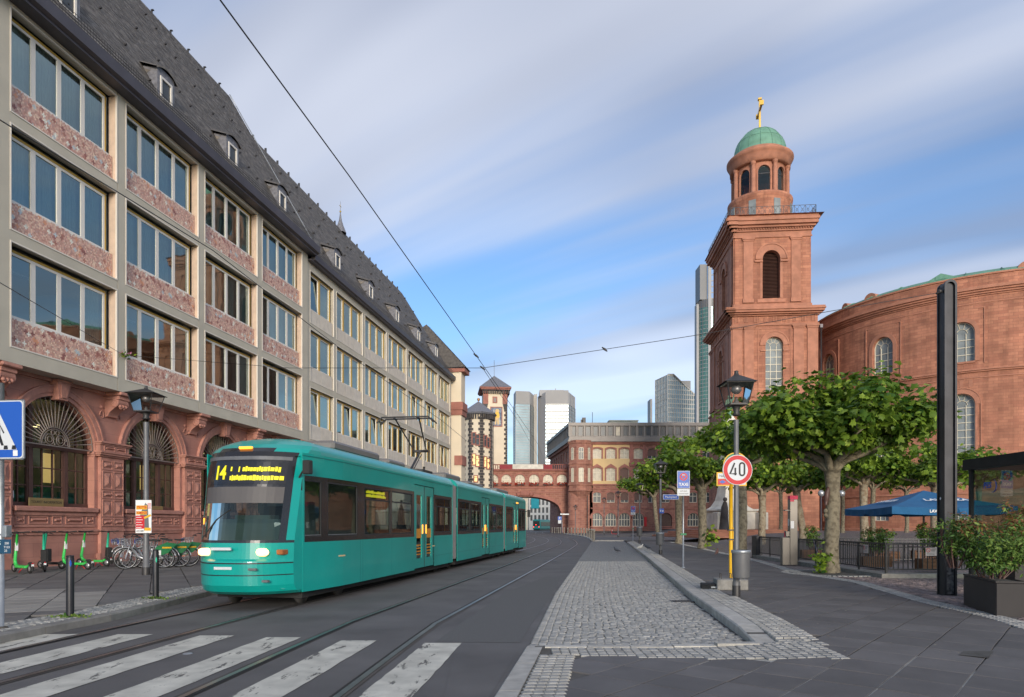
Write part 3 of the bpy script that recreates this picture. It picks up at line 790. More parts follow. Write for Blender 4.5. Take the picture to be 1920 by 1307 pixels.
# mosaic meshes -------------------------------------------------
TIL = bpy.data.materials.new('mosaic_tiles'); TIL.use_nodes = True
_b = TIL.node_tree.nodes['Principled BSDF']; _a = TIL.node_tree.nodes.new('ShaderNodeAttribute'); _a.attribute_name = 'tile'
TIL.node_tree.links.new(_a.outputs['Color'], _b.inputs['Base Color']); _b.inputs['Roughness'].default_value = .45
def mosaic(w, h, seed):
    rg = random.Random(seed); ny = 17; nx = 85; tw, th = w / nx, h / ny
    pal = [(.60, .34, .27), (.68, .42, .33), (.52, .27, .21), (.74, .50, .38), (.64, .38, .30), (.50, .30, .26), (.76, .56, .42), (.56, .30, .24)]
    acc = [(.82, .78, .68)] * 2 + [(.50, .56, .58), (.33, .12, .10), (.26, .09, .08), (.36, .15, .12), (.66, .30, .17), (.42, .17, .13)]
    pc = {}; vs = []; cols = []
    for j in range(ny):
        for i in range(nx):
            r = (i + 2 * j) % 5
            c = (i - (r == 1) + (r == 4), j - (r == 2) + (r == 3))
            if c not in pc: pc[c] = rg.choice(acc) if rg.random() < .17 else None
            col = pc[c] or rg.choice(pal); k = rg.uniform(.88, 1.12); d = rg.uniform(-.0015, .0015)
            x, z = i * tw, j * th; g = .0015
            vs += [(x + g, d, z + g), (x + tw - g, d, z + g), (x + tw - g, d, z + th - g), (x + g, d, z + th - g)]
            k *= 1.06; cols += [(col[0] * k, col[1] * k, col[2] * k, 1)] * 4
    mb = MB(); mb.add(vs, [(4 * q, 4 * q + 1, 4 * q + 2, 4 * q + 3) for q in range(len(vs) // 4)])
    mb.quad((0, .006, 0), (w, .006, 0), (w, .006, h), (0, .006, h), 1)
    me = mb.mesh('mosaic_panel', [TIL, MS['concrete']])
    ca = me.color_attributes.new('tile', 'FLOAT_COLOR', 'CORNER')
    arr = np.zeros((len(me.loops), 4), np.float32); arr[:, 3] = 1; arr[:len(cols)] = np.array(cols, np.float32)
    ca.data.foreach_set('color', arr.ravel()); return me
MOS = [mosaic(4.66, .98, k) for k in range(4)]
BAY1 = [14.0 + 5.2 * k for k in range(5)]; OW = 4.75
ROW1 = [(7.40, 10.87), (11.22, 14.70), (15.05, 18.50)]
mb = MB()
# concrete grid: piers and beams, front at y=0, .34 deep
for k, s in enumerate(BAY1):
    mb.box(s - .42 - (.45 if k == 0 else 0), s, 0, .36, 6.9, 18.62)
mb.box(BAY1[-1] + OW, 40.3, 0, .36, 6.9, 18.62)
for z0, z1 in ((6.9, 7.40), (10.87, 11.22), (14.70, 15.05), (18.50, 18.62)):
    for s in BAY1: mb.box(s, s + OW, .003, .36, z0, z1)
mb.box(13.2, 40.3, .36, .8, 6.9, 7.2)
mb.build('concrete_frame', MS['concrete'], off)
# opening trims and reveals
tm = MB()
for s in BAY1:
    for z0, z1 in ROW1:
        for a, b, c, d in ((s, s + .045, z0, z1), (s + OW - .045, s + OW, z0, z1), (s + .045, s + OW - .045, z1 - .045, z1), (s + .045, s + OW - .045, z0, z0 + .045)):
            tm.box(a, b, -.018, .05, c, d)
        for a in (s + .001, s + OW - .03): rv = MB(); rv.box(a, a + .029, .05, .36, z0 + .045, z1 - .045); rv.build('reveal', MS['reveal'], off)
tm.build('opening_trim', MS['trim'], off)
# the four-light window
W0, W1 = .10, OW - .32
def win4():
    mb = MB(); y = .22; n = 4; ww = (W1 - W0) / n
    mb.box(W0 - .03, W1 + .03, y, y + .06, 3.23, 3.31, 1); mb.box(W1 + .0, W1 + .06, y, y + .06, 1.05, 3.23, 1); mb.box(W0 - .06, W0, y, y + .06, 1.05, 3.23, 1)
    fw = .092
    for i in range(n):
        a, b = W0 + i * ww, W0 + (i + 1) * ww
        mb.box(a, a + fw, y + .01, y + .08, 1.05, 3.23); mb.box(b - fw, b, y + .01, y + .08, 1.05, 3.23)
        mb.box(a + fw, b - fw, y + .012, y + .08, 1.05, 1.05 + fw); mb.box(a + fw, b - fw, y + .012, y + .08, 3.23 - fw, 3.23)
    mb.box(W0 - .06, W1 + .10, y - .10, y + .08, .985, 1.05)
    return mb.mesh('window', [MS['white_frame'], MS['gold']])
W4 = win4(); ww = (W1 - W0) / 4
mb = MB(); mb.quad((.06, .26, 1.11), (ww - .06, .26, 1.11), (ww - .06, .26, 3.17), (.06, .26, 3.17)); PANE4 = mb.mesh('pane', MS['pane'])
def curtain_mesh(w, h, folds=9):
    mb = MB(); n = folds * 4; vs = []
    for i in range(n + 1):
        x = w * i / n; yy = .05 * math.sin(2 * math.pi * i / 4.0) * (.6 + .4 * math.sin(i * 1.7)); vs += [(x, yy, 0), (x, yy * .5, h)]
    mb.add(vs, [(2 * i, 2 * i + 2, 2 * i + 3, 2 * i + 1) for i in range(n)], smooth=True); return mb.mesh('curtain', MS['curtain'])
CUR = [curtain_mesh(.95, 2.3), curtain_mesh(.55, 2.3, 6), curtain_mesh(1.9, 2.3, 14)]
rg = random.Random(3)
lampm = MB(); lampm.box(0, 1.2, 0, .16, 0, .05)
LAMP = lampm.mesh('ceiling_lamp', MS['white'])
mbr = MB()
for k, s in enumerate(BAY1):
    for r, (z0, z1) in enumerate(ROW1):
        m = obj('mosaic_panel', MOS[(k * 3 + r) % 4], off, (s + .04, .18, z0 + .045))
        if (k + r) % 2: m.scale = (1, 1, 1)
        w = obj('window', W4, off, (s, .06, z0))
        for i in range(4):
            p = obj('pane', PANE4, w, (W0 + i * ww, random.uniform(-.002, .002), 0)); p.rotation_euler = (random.uniform(-.004, .004), 0, random.uniform(-.006, .006))
        cu = obj('curtain', CUR[0], off, (s + 3.35, .44, z0 + 1.0))
        if rg.random() < .45: obj('curtain', CUR[1], off, (s + .12, .44, z0 + 1.0))
        if r > 0 or k == 0:
            for a in (.1, 1.75): obj('curtain', CUR[2], off, (s + a, .50, z0 + 1.0))
        # room shell
        ya, yb = .45, 4.5
        mbr.quad((s - .1, yb, z0), (s + OW, yb, z0), (s + OW, yb, z1), (s - .1, yb, z1), 0)
        mbr.quad((s - .1, ya, z0), (s - .1, yb, z0), (s - .1, yb, z1), (s - .1, ya, z1), 0)
        mbr.quad((s + OW, ya, z0), (s + OW, yb, z0), (s + OW, yb, z1), (s + OW, ya, z1), 0)
        mbr.quad((s - .1, ya, z1 - .02), (s + OW, ya, z1 - .02), (s + OW, yb, z1 - .02), (s - .1, yb, z1 - .02), 1)
        mbr.quad((s - .1, ya, z0 + .1), (s + OW, ya, z0 + .1), (s + OW, yb, z0 + .1), (s - .1, yb, z0 + .1), 0)
        obj('ceiling_lamp', LAMP, off, (s + 1.4, 1.6, z1 - .35))
mbr.build('rooms', [MS['room'], MS['ceiling']], off)
# ---- part two
BAY2 = [40.72, 44.75, 49.98, 55.28, 60.6, 65.9, 71.1]; END2 = 76.3
ROW2 = [(7.1, 10.42), (10.8, 14.12), (14.5, 17.85)]
mb = MB(); tm = MB(); tv = MB(); rm = MB()
mb.box(40.3, 40.72, .06, .4, 6.9, 18.3)
for k, s in enumerate(BAY2):
    e = (BAY2 + [END2])[k + 1]
    mb.box(e - .42, e, .06, .4, 6.9, 18.3)
    for z0, z1 in ((6.8, 7.1), (10.42, 10.8), (14.12, 14.5), (17.85, 18.3)): mb.box(s, e - .42, .063, .4, z0, z1)
    n = 2 if k == 0 else 3; w = e - .42 - s
    for r, (z0, z1) in enumerate(ROW2):
        for a, b, c, d in ((s, s + .04, z0, z1), (s + w - .04, s + w, z0, z1), (s + .04, s + w - .04, z1 - .04, z1), (s + .04, s + w - .04, z0, z0 + .04)): tm.box(a, b, .045, .1, c, d)
        for i in range(n):
            pw = (w - .1) / n
            tv.box(s + .05 + i * pw + .008, s + .05 + (i + 1) * pw - .008, .14, .2, z0 + .05, z0 + .93)
        f = MB(); zb, zt = .97, z1 - z0 - .09
        f.box(.04, w - .30, .14, .24, zb - .06, zb, 0)
        cw = (w - .34) / n
        for i in range(n):
            a, b = .04 + i * cw, .04 + (i + 1) * cw
            f.box(a, a + .09, .15, .27, zb, zt, 1); f.box(b - .09, b, .15, .27, zb, zt, 1); f.box(a + .09, b - .09, .15, .27, zt - .07, zt, 1)
            f.box(a + .11, a + .16, .19, .27, zb, zt - .08, 0); f.box(b - .16, b - .11, .19, .27, zb, zt - .08, 0)
            f.box(a + .16, b - .16, .19, .27, zb, zb + .06, 0); f.box(a + .16, b - .16, .19, .27, zt - .14, zt - .08, 0)
        wo = f.build('window', [MS['white_frame'], MS['gold']], off, loc=(s, .05, z0))
        g = MB(); g.quad((.12, 0, zb), (cw - .12, 0, zb), (cw - .12, 0, zt - .1), (.12, 0, zt - .1)); gm = g.mesh('pane', MS['pane'])
        for i in range(n):
            p = obj('pane', gm, wo, (.04 + i * cw, .24, 0))
            if rg.random() < .16: p.rotation_euler = (R(-4), 0, 0); p.location = (.04 + i * cw, .15, 0.05)
        tvv = rg.random()
        obj('curtain', CUR[0], off, (s + w - 1.4, .46, z0 + .9))
        if tvv < .5: obj('curtain', CUR[1], off, (s + .1, .46, z0 + .9))
        ya, yb = .5, 4.5; e2 = e - .3
        rm.quad((s - .1, yb, z0), (e2, yb, z0), (e2, yb, z1), (s - .1, yb, z1), 0)
        rm.quad((s - .1, ya, z0), (s - .1, yb, z0), (s - .1, yb, z1), (s - .1, ya, z1), 0)
        rm.quad((e2, ya, z0), (e2, yb, z0), (e2, yb, z1), (e2, ya, z1), 0)
        rm.quad((s - .1, ya, z1 - .02), (e2, ya, z1 - .02), (e2, yb, z1 - .02), (s - .1, yb, z1 - .02), 1)
        rm.quad((s - .1, ya, z0 + .1), (e2, ya, z0 + .1), (e2, yb, z0 + .1), (s - .1, yb, z0 + .1), 0)
        rm.box(s, e - .42, .3, .42, z0, z0 + .95, 0)
mb.build('concrete_frame', MS['concrete'], off); tm.build('opening_trim', MS['trim'], off)
tv.build('travertine_panels', MS['travertine'], off, kind='stuff'); rm.build('rooms', [MS['room'], MS['ceiling']], off)
# warm light in one window
for s_, z_ in ((42.6, 9.9),):
    mb = MB(); mb.sphere((s_, 1.2, z_), .14, 10); mb.build('ceiling_lamp', MS['lamp_warm'], off)
# ground storey of part two
mb = MB(); wall(mb, 40.3, 76.3, .1, 6.8, [(42.6 + 5.2 * i, 2.2, 1.2, 4.6, None) for i in range(7)], y=.8, depth=.3)
mb.quad((40.3, .8, 6.8), (76.3, .8, 6.8), (76.3, .06, 6.8), (40.3, .06, 6.8))
mb.build('ground_floor_wall', MS['sand'], off)
mb = MB(); mb.quad((40.3, 1.1, .1), (76.3, 1.1, .1), (76.3, 1.1, 6.8), (40.3, 1.1, 6.8)); mb.build('ground_floor_glazing', MS['far_glass'], off)
# body behind, gables
mb = MB()
mb.quad((13.0, 11, 0), (40.3, 11, 0), (40.3, 11, 19), (13.0, 11, 19)); mb.poly([(13.0, 0, 6.9), (13.0, 11, 6.9), (13.0, 11, 19), (13.0, 5.5, 29.3), (13, 0, 19)])
mb.quad((13.0, .8, 0), (13, 11, 0), (13, 11, 6.9), (13, .8, 6.9))
mb.poly([(40.35, -.3, 19), (40.35, 11.3, 19), (40.35, 5.5, 29.2)]); mb.quad((40.3, 10.8, 0), (76.3, 10.8, 0), (76.3, 10.8, 18.3), (40.3, 10.8, 18.3))
mb.quad((76.3, .1, 0), (76.3, 10.8, 0), (76.3, 10.8, 18.3), (76.3, .1, 18.3))
mb.build('side_walls', MS['concrete'], off)
# eaves and gutters
mb = MB()
mb.box(12.6, 40.55, -.50, .35, 18.62, 18.72)
mb.prism([(12.6, -.50, 18.70), (12.6, -.66, 18.78), (12.6, -.70, 19.18), (12.6, -.62, 19.22), (12.6, -.2, 19.2), (12.6, -.2, 18.7)], (28.0, 0, 0))
mb.box(40.3, 76.9, -.24, .4, 18.3, 18.38)
mb.prism([(40.56, -.24, 18.36), (40.56, -.36, 18.42), (40.56, -.40, 18.74), (40.56, -.2, 18.76), (40.56, 0, 18.4)], (36.3, 0, 0))
mb.build('gutter', MS['gutter'], off)
# slate roofs
def slates(mb, s0f, s1f, ya, za, yb, zb, w, c):
    L = math.hypot(yb - ya, zb - za); uy, uz = (yb - ya) / L, (zb - za) / L; ny, nz = -uz, uy
    n = int(L / c)
    for j in range(n):
        t = j * c; s0, s1 = s0f(t / L), s1f(t / L); x = s0 - (j % 2) * w / 2
        while x < s1:
            a, b = max(x, s0), min(x + w - .006, s1); k = random.uniform(.012, .022); sk = random.uniform(-.006, .006)
            if b - a > .02:
                y0, z0 = ya + uy * t, za + uz * t; y1, z1 = ya + uy * (t + c * 1.08), za + uz * (t + c * 1.08)
                mb.add([(a, y0 + ny * k, z0 + nz * k + sk), (b, y0 + ny * k, z0 + nz * k - sk), (b, y1 + ny * .006, z1 + nz * .006), (a, y1 + ny * .006, z1 + nz * .006),
                        (a, y0 - ny * .01, z0 - nz * .01), (b, y0 - ny * .01, z0 - nz * .01)], [(0, 1, 2, 3), (4, 5, 1, 0)])
            x += w
mb = MB()
slates(mb, lambda t: 12.8, lambda t: 40.45, -.40, 19.12, 5.5, 29.3, .30, .17)
mb.add([(12.8, -.38, 19.1), (40.45, -.38, 19.1), (40.45, 5.5, 29.25), (12.8, 5.5, 29.25), (40.45, 11.4, 19.1), (12.8, 11.4, 19.1)], [(0, 1, 2, 3), (3, 2, 4, 5)])
mb.build('slate_roof', MS['slate'], off, kind='stuff')
mb = MB()
slates(mb, lambda t: 40.46, lambda t: lerp(76.7, 73.6, t), -.20, 18.62, 5.1, 27.8, .36, .19)
mb.add([(40.46, -.18, 18.6), (76.7, -.18, 18.6), (73.6, 5.1, 27.75), (40.46, 5.1, 27.75), (76.7, 11, 18.6), (40.46, 11, 18.6)], [(0, 1, 2, 3), (3, 2, 4, 5), (1, 4, 2)])
mb.build('slate_roof', MS['slate'], off, kind='stuff')
# ridge hooks, roof hooks, lightning strip
mb = MB()
for i in range(18):
    s = 13 + i * 1.55; mb.box(s, s + .04, 5.45, 5.55, 29.2, 29.45); mb.box(s - .03, s + .07, 5.38, 5.5, 29.38, 29.42)
for i in range(20):
    s = 41 + i * 1.65; mb.box(s, s + .05, 5.05, 5.2, 27.7, 28.0)
for i in range(60):
    s = 13 + (i * 7.31) % 27; t = .12 + ((i * .377) % 1) * .8; y, z = lerp(-.4, 5.5, t), lerp(19.12, 29.3, t)
    mb.add([(s - .04, y - .02, z), (s + .04, y - .02, z), (s + .03, y - .12, z + .02), (s, y - .13, z + .08), (s - .03, y - .12, z + .02), (s, y, z + .12)], [(0, 1, 2, 4), (0, 4, 3, 5), (1, 5, 3, 2), (4, 2, 3)])
for i in range(50):
    s = 41 + (i * 7.31) % 33; t = .12 + ((i * .377) % 1) * .8; y, z = lerp(-.2, 5.1, t), lerp(18.62, 27.8, t)
    mb.box(s - .05, s + .05, y - .16, y, z, z + .1)
mb.build('roof_hooks', MS['iron'], off, kind='stuff')
mb = MB(); mb.path([(40.42, lerp(-.4, 5.5, t / 10) - .07, lerp(19.12, 29.3, t / 10) + .05) for t in range(11)], .03, 5); mb.build('verge_flashing', MS['galv'], off)
# snow guard fence
mb = MB()
for s0, s1, y, z in ((12.8, 40.4, -.34, 19.50), (40.7, 76.4, -.16, 19.0)):
    for k in range(4): mb.box(s0, s1, y - .008, y + .008, z + k * .12, z + k * .12 + .014)
    s = s0
    while s < s1: mb.box(s, s + .012, y - .012, y - .002, z - .05, z + .38); s += .14
mb.build('snow_guard', MS['iron'], off)
# dormers
def dormer_mesh():
    mb = MB(); fr = MB()
    w, y0, zb, zt = .62, .35, 0, 1.42            # half width, front y
    bk = 1.55
    # cheeks
    for sx in (-1, 1):
        mb.quad((sx * w, y0, zb), (sx * w, y0 + bk, zb + 1.0), (sx * w, y0 + bk, zt + .35), (sx * w, y0, zt), 1)
        # flared skirt
        for i in range(4):
            a, b = i / 4, (i + 1) / 4
            mb.quad((sx * (w + .5 * a * a), y0 + .3 + .9 * a, lerp(zt, .9, a) - .1), (sx * (w + .5 * b * b), y0 + .3 + .9 * b, lerp(zt, .9, b) - .1),
                    (sx * (w + .5 * b * b), y0 + bk, lerp(zt, 1.0, b) + .38), (sx * (w + .5 * a * a), y0 + bk, lerp(zt, 1.0, a) + .38), 0)
    # hood: arched, overhanging, reaching back into the slope
    n = 12; vs = []
    for i in range(n + 1):
        t = -1 + 2 * i / n; x = t * (w + .10 + .10 * abs(t) ** 4); z = zt + .22 * math.cos(t * 1.5) - .12 * abs(t) ** 5
        vs += [(x, y0 - .10, z - .05), (x, y0 - .12, z + .03), (x * 1.05, y0 + bk + .9, z + .95)]
    mb.add(vs, [(3 * i + k, 3 * i + 3 + k, 3 * i + 4 + k, 3 * i + 1 + k) for i in range(n) for k in (0, 1)], 0, True)
    mb.quad((-w, y0 + .01, zb - .1), (w, y0 + .01, zb - .1), (w, y0 + .01, zb + .12), (-w, y0 + .01, zb + .12), 1)
    ring_band(mb, 0, .86, .12, 1.12, None, .2, y0 - .01, y0 + .05, 1)
    for i in range(6): mb.poly([(-w + .2 * i, y0, 1.3), (-w + .2 * (i + 1) + .04, y0, 1.3), (-w + .2 * (i + 1) + .04, y0, 1.55), (-w + .2 * i, y0, 1.55)], 1)
    return mb.mesh('dormer', [MS['slate'], MS['slate_blue']])
DM = dormer_mesh()
mb = MB(); ring_band(mb, 0, .66, .2, 1.06, None, .10, .30, .38, 0); mb.box(-.43, .43, .30, .38, .10, .20); DF = mb.mesh('dormer_window', MS['white_frame'])
mb = MB(); mb.quad((-.33, .36, .2), (.33, .36, .2), (.33, .36, 1.06), (-.33, .36, 1.06)); DP = mb.mesh('pane', MS['far_glass'])
for s, z in [(16.7, 20.2), (21.9, 20.2), (27.3, 20.2), (32.5, 20.2), (37.7, 20.2)] + [(45.6 + 6.4 * i, 19.65) for i in range(5)]:
    d = obj('dormer', DM, off, (s, .0, z)); d.scale = (.9, 1, .92); w = obj('dormer_window', DF, d); obj('pane', DP, w)
# ridge turret
mb = MB(); mb.lathe([(.55, -.4), (.30, .2), (.14, .7), (.05, 1.3), (.02, 1.7)], 8, (57, 5.1, 27.8), smooth=False)
tu = mb.build('ridge_turret', MS['slate_blue'], off)
mb = MB(); mb.sphere((57, 5.1, 29.3), .09, 8); mb.tube((57, 5.1, 29.3), (57, 5.1, 30.2), .02, .01, 5); mb.box(56.8, 57.2, 5.09, 5.11, 29.75, 29.8); mb.build('finial', MS['gilt'], tu)

# ---------------------------------------------------------------- arcade
AC = [16.7 + 5.2 * k for k in range(5)]; AW = 3.6; YA = .8
mb = MB()
wall(mb, 13.0, 40.3, .1, 6.92, [(c, AW, 2.28, 6.3, 'r') for c in AC], y=YA, depth=.42, n=20)
mb.build('arcade_wall', MS['sand'], off)
mb = MB(); lo = MB()
for c in AC:
    ring_band(mb, c, AW, 4.5, 6.3, 'r', .14, YA - .05, YA, n=24, legs=False)
    ring_band(mb, c, AW + .28, 4.5, 6.44, 'r', .20, YA - .10, YA, n=24, legs=False)
    ring_band(mb, c, AW + .68, 4.5, 6.64, 'r', .05, YA - .13, YA, n=24, legs=False)
    lo.bbox(c - AW / 2 - .05, c + AW / 2 + .05, YA - .16, YA + .3, 2.10, 2.27, .02)
    lo.box(c - AW / 2, c + AW / 2, YA - .06, YA, 1.96, 2.10)
    lo.box(c - AW / 2, c + AW / 2, YA - .04, YA, 1.54, 1.62)
lo.box(13, 40.3, YA - .10, YA, 1.36, 1.44); lo.box(13, 40.3, YA - .055, YA, 1.26, 1.36); lo.box(13, 40.3, YA - .05, YA, .1, .32)
lo.box(13, 40.3, YA - .12, YA, 6.78, 6.9)
mb.build('archivolt', MS['sand_plain'], off); lo.build('sill_course', MS['sand_plain'], off)
# raised panels: a pyramid in a frame
def panel_mesh(w, h):
    mb = MB(); e = .035
    ring_band(mb, 0, w, 0, h, None, e, -.03, 0); mb.box(-w / 2 - e, w / 2 + e, -.03, 0, -e, 0)
    a, b = w / 2 - .05, h / 2 - .05; k = min(a, b)
    p = [(-a, 0, h / 2 - b), (a, 0, h / 2 - b), (a, 0, h / 2 + b), (-a, 0, h / 2 + b)]
    if a > b: r0, r1 = (-(a - k) - .001, -.075, h / 2), ((a - k) + .001, -.075, h / 2); fs = [(0, 1, 5, 4), (1, 2, 5), (2, 3, 4, 5), (3, 0, 4)]
    else: r0, r1 = (0, -.075, h / 2 - (b - k) - .001), (0, -.075, h / 2 + (b - k) + .001); fs = [(0, 1, 4), (1, 2, 5, 4), (2, 3, 5), (3, 0, 4, 5)]
    mb.add(p + [r0, r1], fs); return mb.mesh('panel', MS['sand_plain'])
PM = {}
def panel(par, x, y, z, w, h):
    k = (w, h)
    if k not in PM: PM[k] = panel_mesh(w, h)
    obj('panel', PM[k], par, (x, y, z))
for c in AC:
    for x, w in ((-1.55, .36), (-.8, .82), (0, .42), (.8, .82), (1.55, .36)): panel(off, c + x, YA - .002, 1.68, w - .07, .22)
piers = [c - 2.6 for c in AC[1:]] + [AC[-1] + 2.3]
for pc in piers:
    mb = MB()
    mb.box(pc - .62, pc + .62, YA - .14, YA, .1, 4.32); mb.box(pc - .72, pc + .72, YA - .2, YA, .1, .5)
    mb.box(pc - .66, pc + .66, YA - .17, YA, 1.36, 1.46)
    for z0, z1, o in ((4.32, 4.38, .10), (4.38, 4.46, .17), (4.46, 4.52, .22), (4.52, 4.78, .12), (4.78, 4.84, .18), (4.84, 4.90, .24)):
        mb.box(pc - .70 - o * .6, pc + .70 + o * .6, YA - .12 - o, YA, z0, z1)
    # capital returns into the opening
    for sx in (-1, 1):
        x = pc + sx * .8
        for z0, z1, o in ((4.30, 4.38, .03), (4.38, 4.48, .07)): mb.box(min(x, x + sx * o), max(x, x + sx * o), YA - .05, YA + .4, z0, z1)
    p = mb.build('pier', MS['sand_plain'], off)
    for sx in (-.30, .30):
        for z, h in ((3.84, .30), (3.06, .66), (2.70, .24), (1.98, .60), (1.60, .24)): panel(p, pc + sx, YA - .142, z, .46, h)
        panel(p, pc + sx, YA - .242, 4.57, .50, .16)
    # scrolled console under the beam
    mb = MB(); pr = []
    for i in range(15):
        t = i / 14; z = lerp(6.86, 5.95, t); yy = .05 + .62 * t ** 1.5 + .06 * math.sin(t * 9.5); pr.append((pc - .27, yy, z))
    mb.prism(pr + [(pc - .27, YA, 5.93), (pc - .27, YA, 6.86)], (.54, 0, 0))
    mb.bbox(pc - .38, pc + .38, -.02, YA, 6.76, 6.895, .03); mb.bbox(pc - .31, pc + .31, .12, YA, 6.60, 6.75, .02)
    for sx in (-1, 1):
        mb.lathe([(.0, 0), (.12, .0), (.12, .05), (.06, .07), (.0, .07)], 12, (0, 0, 0)) if False else None
        mb.T = Matrix.Translation((pc + sx * .27, .33, 6.46)) @ Matrix.Rotation(R(90) * sx, 4, 'Y'); mb.lathe([(.16, -.02), (.17, .03), (.11, .05), (.10, .02), (.05, .06), (0, .06)], 12); mb.T = None
        mb.T = Matrix.Translation((pc + sx * .22, .70, 6.08)) @ Matrix.Rotation(R(90) * sx, 4, 'Y'); mb.lathe([(.09, -.02), (.10, .03), (.05, .05), (0, .05)], 10); mb.T = None
    for i in range(5): mb.sphere((pc - .16 + .08 * i, .20 + .03 * (i % 2), 6.35 - .05 * (i % 2)), .07, 8)
    mb.build('console', MS['sand_plain'], off)
    # spandrel relief
    for sx in (-1, 1):
        mb = MB()
        mb.path([(pc + sx * (.42 + .14 * math.cos(a * .5) * (1 - a / 14)), YA - .02, 5.95 + .24 * math.sin(a * .5) * (1 - a / 14)) for a in range(13)], [.035 * (1 - i / 16) for i in range(13)], 6)
        mb.sphere((pc + sx * .45, YA, 6.3), .07, 8); mb.build('carved_scroll', MS['sand_plain'], off)
for c in AC:
    mb = MB()                                     # keystone
    mb.prism([(c - .19, YA - .28, 6.16), (c + .19, YA - .28, 6.16), (c + .30, YA - .34, 6.80), (c - .30, YA - .34, 6.80)], (0, .34, 0))
    mb.prism([(c - .12, YA - .33, 6.24), (c + .12, YA - .33, 6.24), (c + .19, YA - .37, 6.72), (c - .19, YA - .37, 6.72)], (0, .06, 0))
    mb.box(c - .34, c + .34, YA - .38, YA, 6.80, 6.87)
    mb.build('keystone', MS['sand_plain'], off)
    # timber window
    y = YA + .30; mb = MB()
    bars(mb, c, AW, 2.28, 6.3, 'r', y, .12, .09, m=0)
    for x, w in ((-AW * .23, .16), (AW * .20, .16)): mb.box(c + x - w / 2, c + x + w / 2, y - .03, y + .12, 2.28, 5.9)
    mb.box(c - AW / 2, c + AW / 2, y - .05, y + .14, 4.38, 4.56)
    mb.box(c - AW / 2, c + AW / 2, y - .02, y + .1, 2.28, 2.42)
    segs = ((-AW / 2 + .09, -AW * .23 - .08, 2), (-AW * .23 + .08, AW * .20 - .08, 3), (AW * .20 + .08, AW / 2 - .09, 2))
    for a, b, n in segs:
        for i in range(1, n): x = lerp(a, b, i / n) + c; mb.box(x - .02, x + .02, y + .02, y + .09, 2.42, 4.38); mb.box(x - .02, x + .02, y + .02, y + .09, 4.56, 5.6)
        for z in (3.02, 3.68): mb.box(c + a, c + b, y + .025, y + .085, z - .02, z + .02)
        for zz in (2.42, ): mb.box(c + a, c + a + .05, y, y + .1, 2.42, 4.38); mb.box(c + b - .05, c + b, y, y + .1, 2.42, 4.38)
    mb.box(c - AW / 2 + .2, c + AW / 2 - .2, y + .02, y + .09, 5.15, 5.2)
    wo = mb.build('window', MS['wood_dark'], off)
    for a, b, n in segs:
        for i in range(n):
            g = MB(); xa, xb = lerp(a, b, i / n) + c, lerp(a, b, (i + 1) / n) + c
            g.quad((xa, y + .06, 2.42), (xb, y + .06, 2.42), (xb, y + .06, 4.38), (xa, y + .06, 4.38)); g.build('pane', MS['pane_dark'], wo)
    g = MB(); pane_poly(g, c, AW - .1, 4.5, 6.25, 'r', y + .06); g.build('pane', MS['pane_dark'], wo)
    # iron fanlight grille
    g = MB(); yy = YA + .06; zc = 4.52; ro = AW / 2 - .04; ri = .66
    N = 24
    for i in range(1, N):
        a = math.pi * i / N; g.tube((c + ri * math.cos(a), yy, zc + ri * math.sin(a)), (c + ro * math.cos(a), yy, zc + ro * math.sin(a)), .019, n=5)
    for r in (ro, ri, ri - .07): g.path([(c + r * math.cos(math.pi * i / 24), yy, zc + r * math.sin(math.pi * i / 24)) for i in range(25)], .018, 5)
    g.box(c - ro, c + ro, yy - .03, yy + .02, zc - .05, zc - .01)
    for sx in (-1, 1):
        for (ox, oz, r) in ((.24, .20, .19), (.24, .20, .10), (.50, .12, .08), (.10, .46, .08)):
            g.path([(c + sx * ox + r * math.cos(a * .42), yy, zc + oz + r * math.sin(a * .42)) for a in range(15)], .016, 5)
        g.path([(c + sx * .02, yy, zc + .02), (c + sx * .16, yy, zc + .36), (c + sx * .40, yy, zc + .40), (c + sx * .52, yy, zc + .2)], .014, 5)
    g.build('fanlight_grille', MS['grille'], off)
# rooms behind the arcade
mb = MB()
mb.quad((13, 4.2, .4), (40.3, 4.2, .4), (40.3, 4.2, 6.4), (13, 4.2, 6.4), 0); mb.quad((13, 1.3, 6.4), (40.3, 1.3, 6.4), (40.3, 4.2, 6.4), (13, 4.2, 6.4), 0); mb.quad((13, 1.3, 1.9), (40.3, 1.3, 1.9), (40.3, 4.2, 1.9), (13, 4.2, 1.9), 0)
mb.build('rooms', MS['room'], off)
teal_board = mat('teal_display_board', (.14, .45, .35), .8, var=.2, vscale=3)
rg = random.Random(9)
for c in AC:
    for x, w in ((-1.3, .8), (-.45, .7), (.25, .6), (1.25, .8)):
        mb = MB(); mb.box(c + x - w / 2, c + x + w / 2, 1.55, 1.6, 1.92, rg.uniform(2.85, 3.05)); mb.build('display_board', teal_board, off)
    mb = MB(); mb.box(c + .35, c + .85, 1.7, 1.75, 3.2, 4.3); mb.build('glowing_board', MS['room_glow'], off)  # ochre board given its own glow in place of lamplight on it
    mb = MB()
    for i in range(3): mb.box(c - 1.2 + i * 1.1, c - 1.0 + i * 1.1, 2.6, 2.8, 5.4, 5.47)
    mb.build('ceiling_lamp', MS['lamp_warm'], off)
pl_ = obj('sign_board', None, off); COL.objects.unlink(pl_); bpy.data.objects.remove(pl_)
mb = MB(); mb.bbox(20.85, 22.35, YA + .12, YA + .16, 2.28, 2.58, .008); sb = mb.build('name_plate', MS['brass'], off)
text('lettering', 'TOURIST INFORMATION', .135, MS['sign_black'], sb, (21.6, YA + .118, 2.43), sx=.88)
mb = MB(); mb.bbox(26.75, 27.75, YA + .02, YA + .06, 2.285, 2.45, .008); mb.build('name_plate', MS['brass'], off)
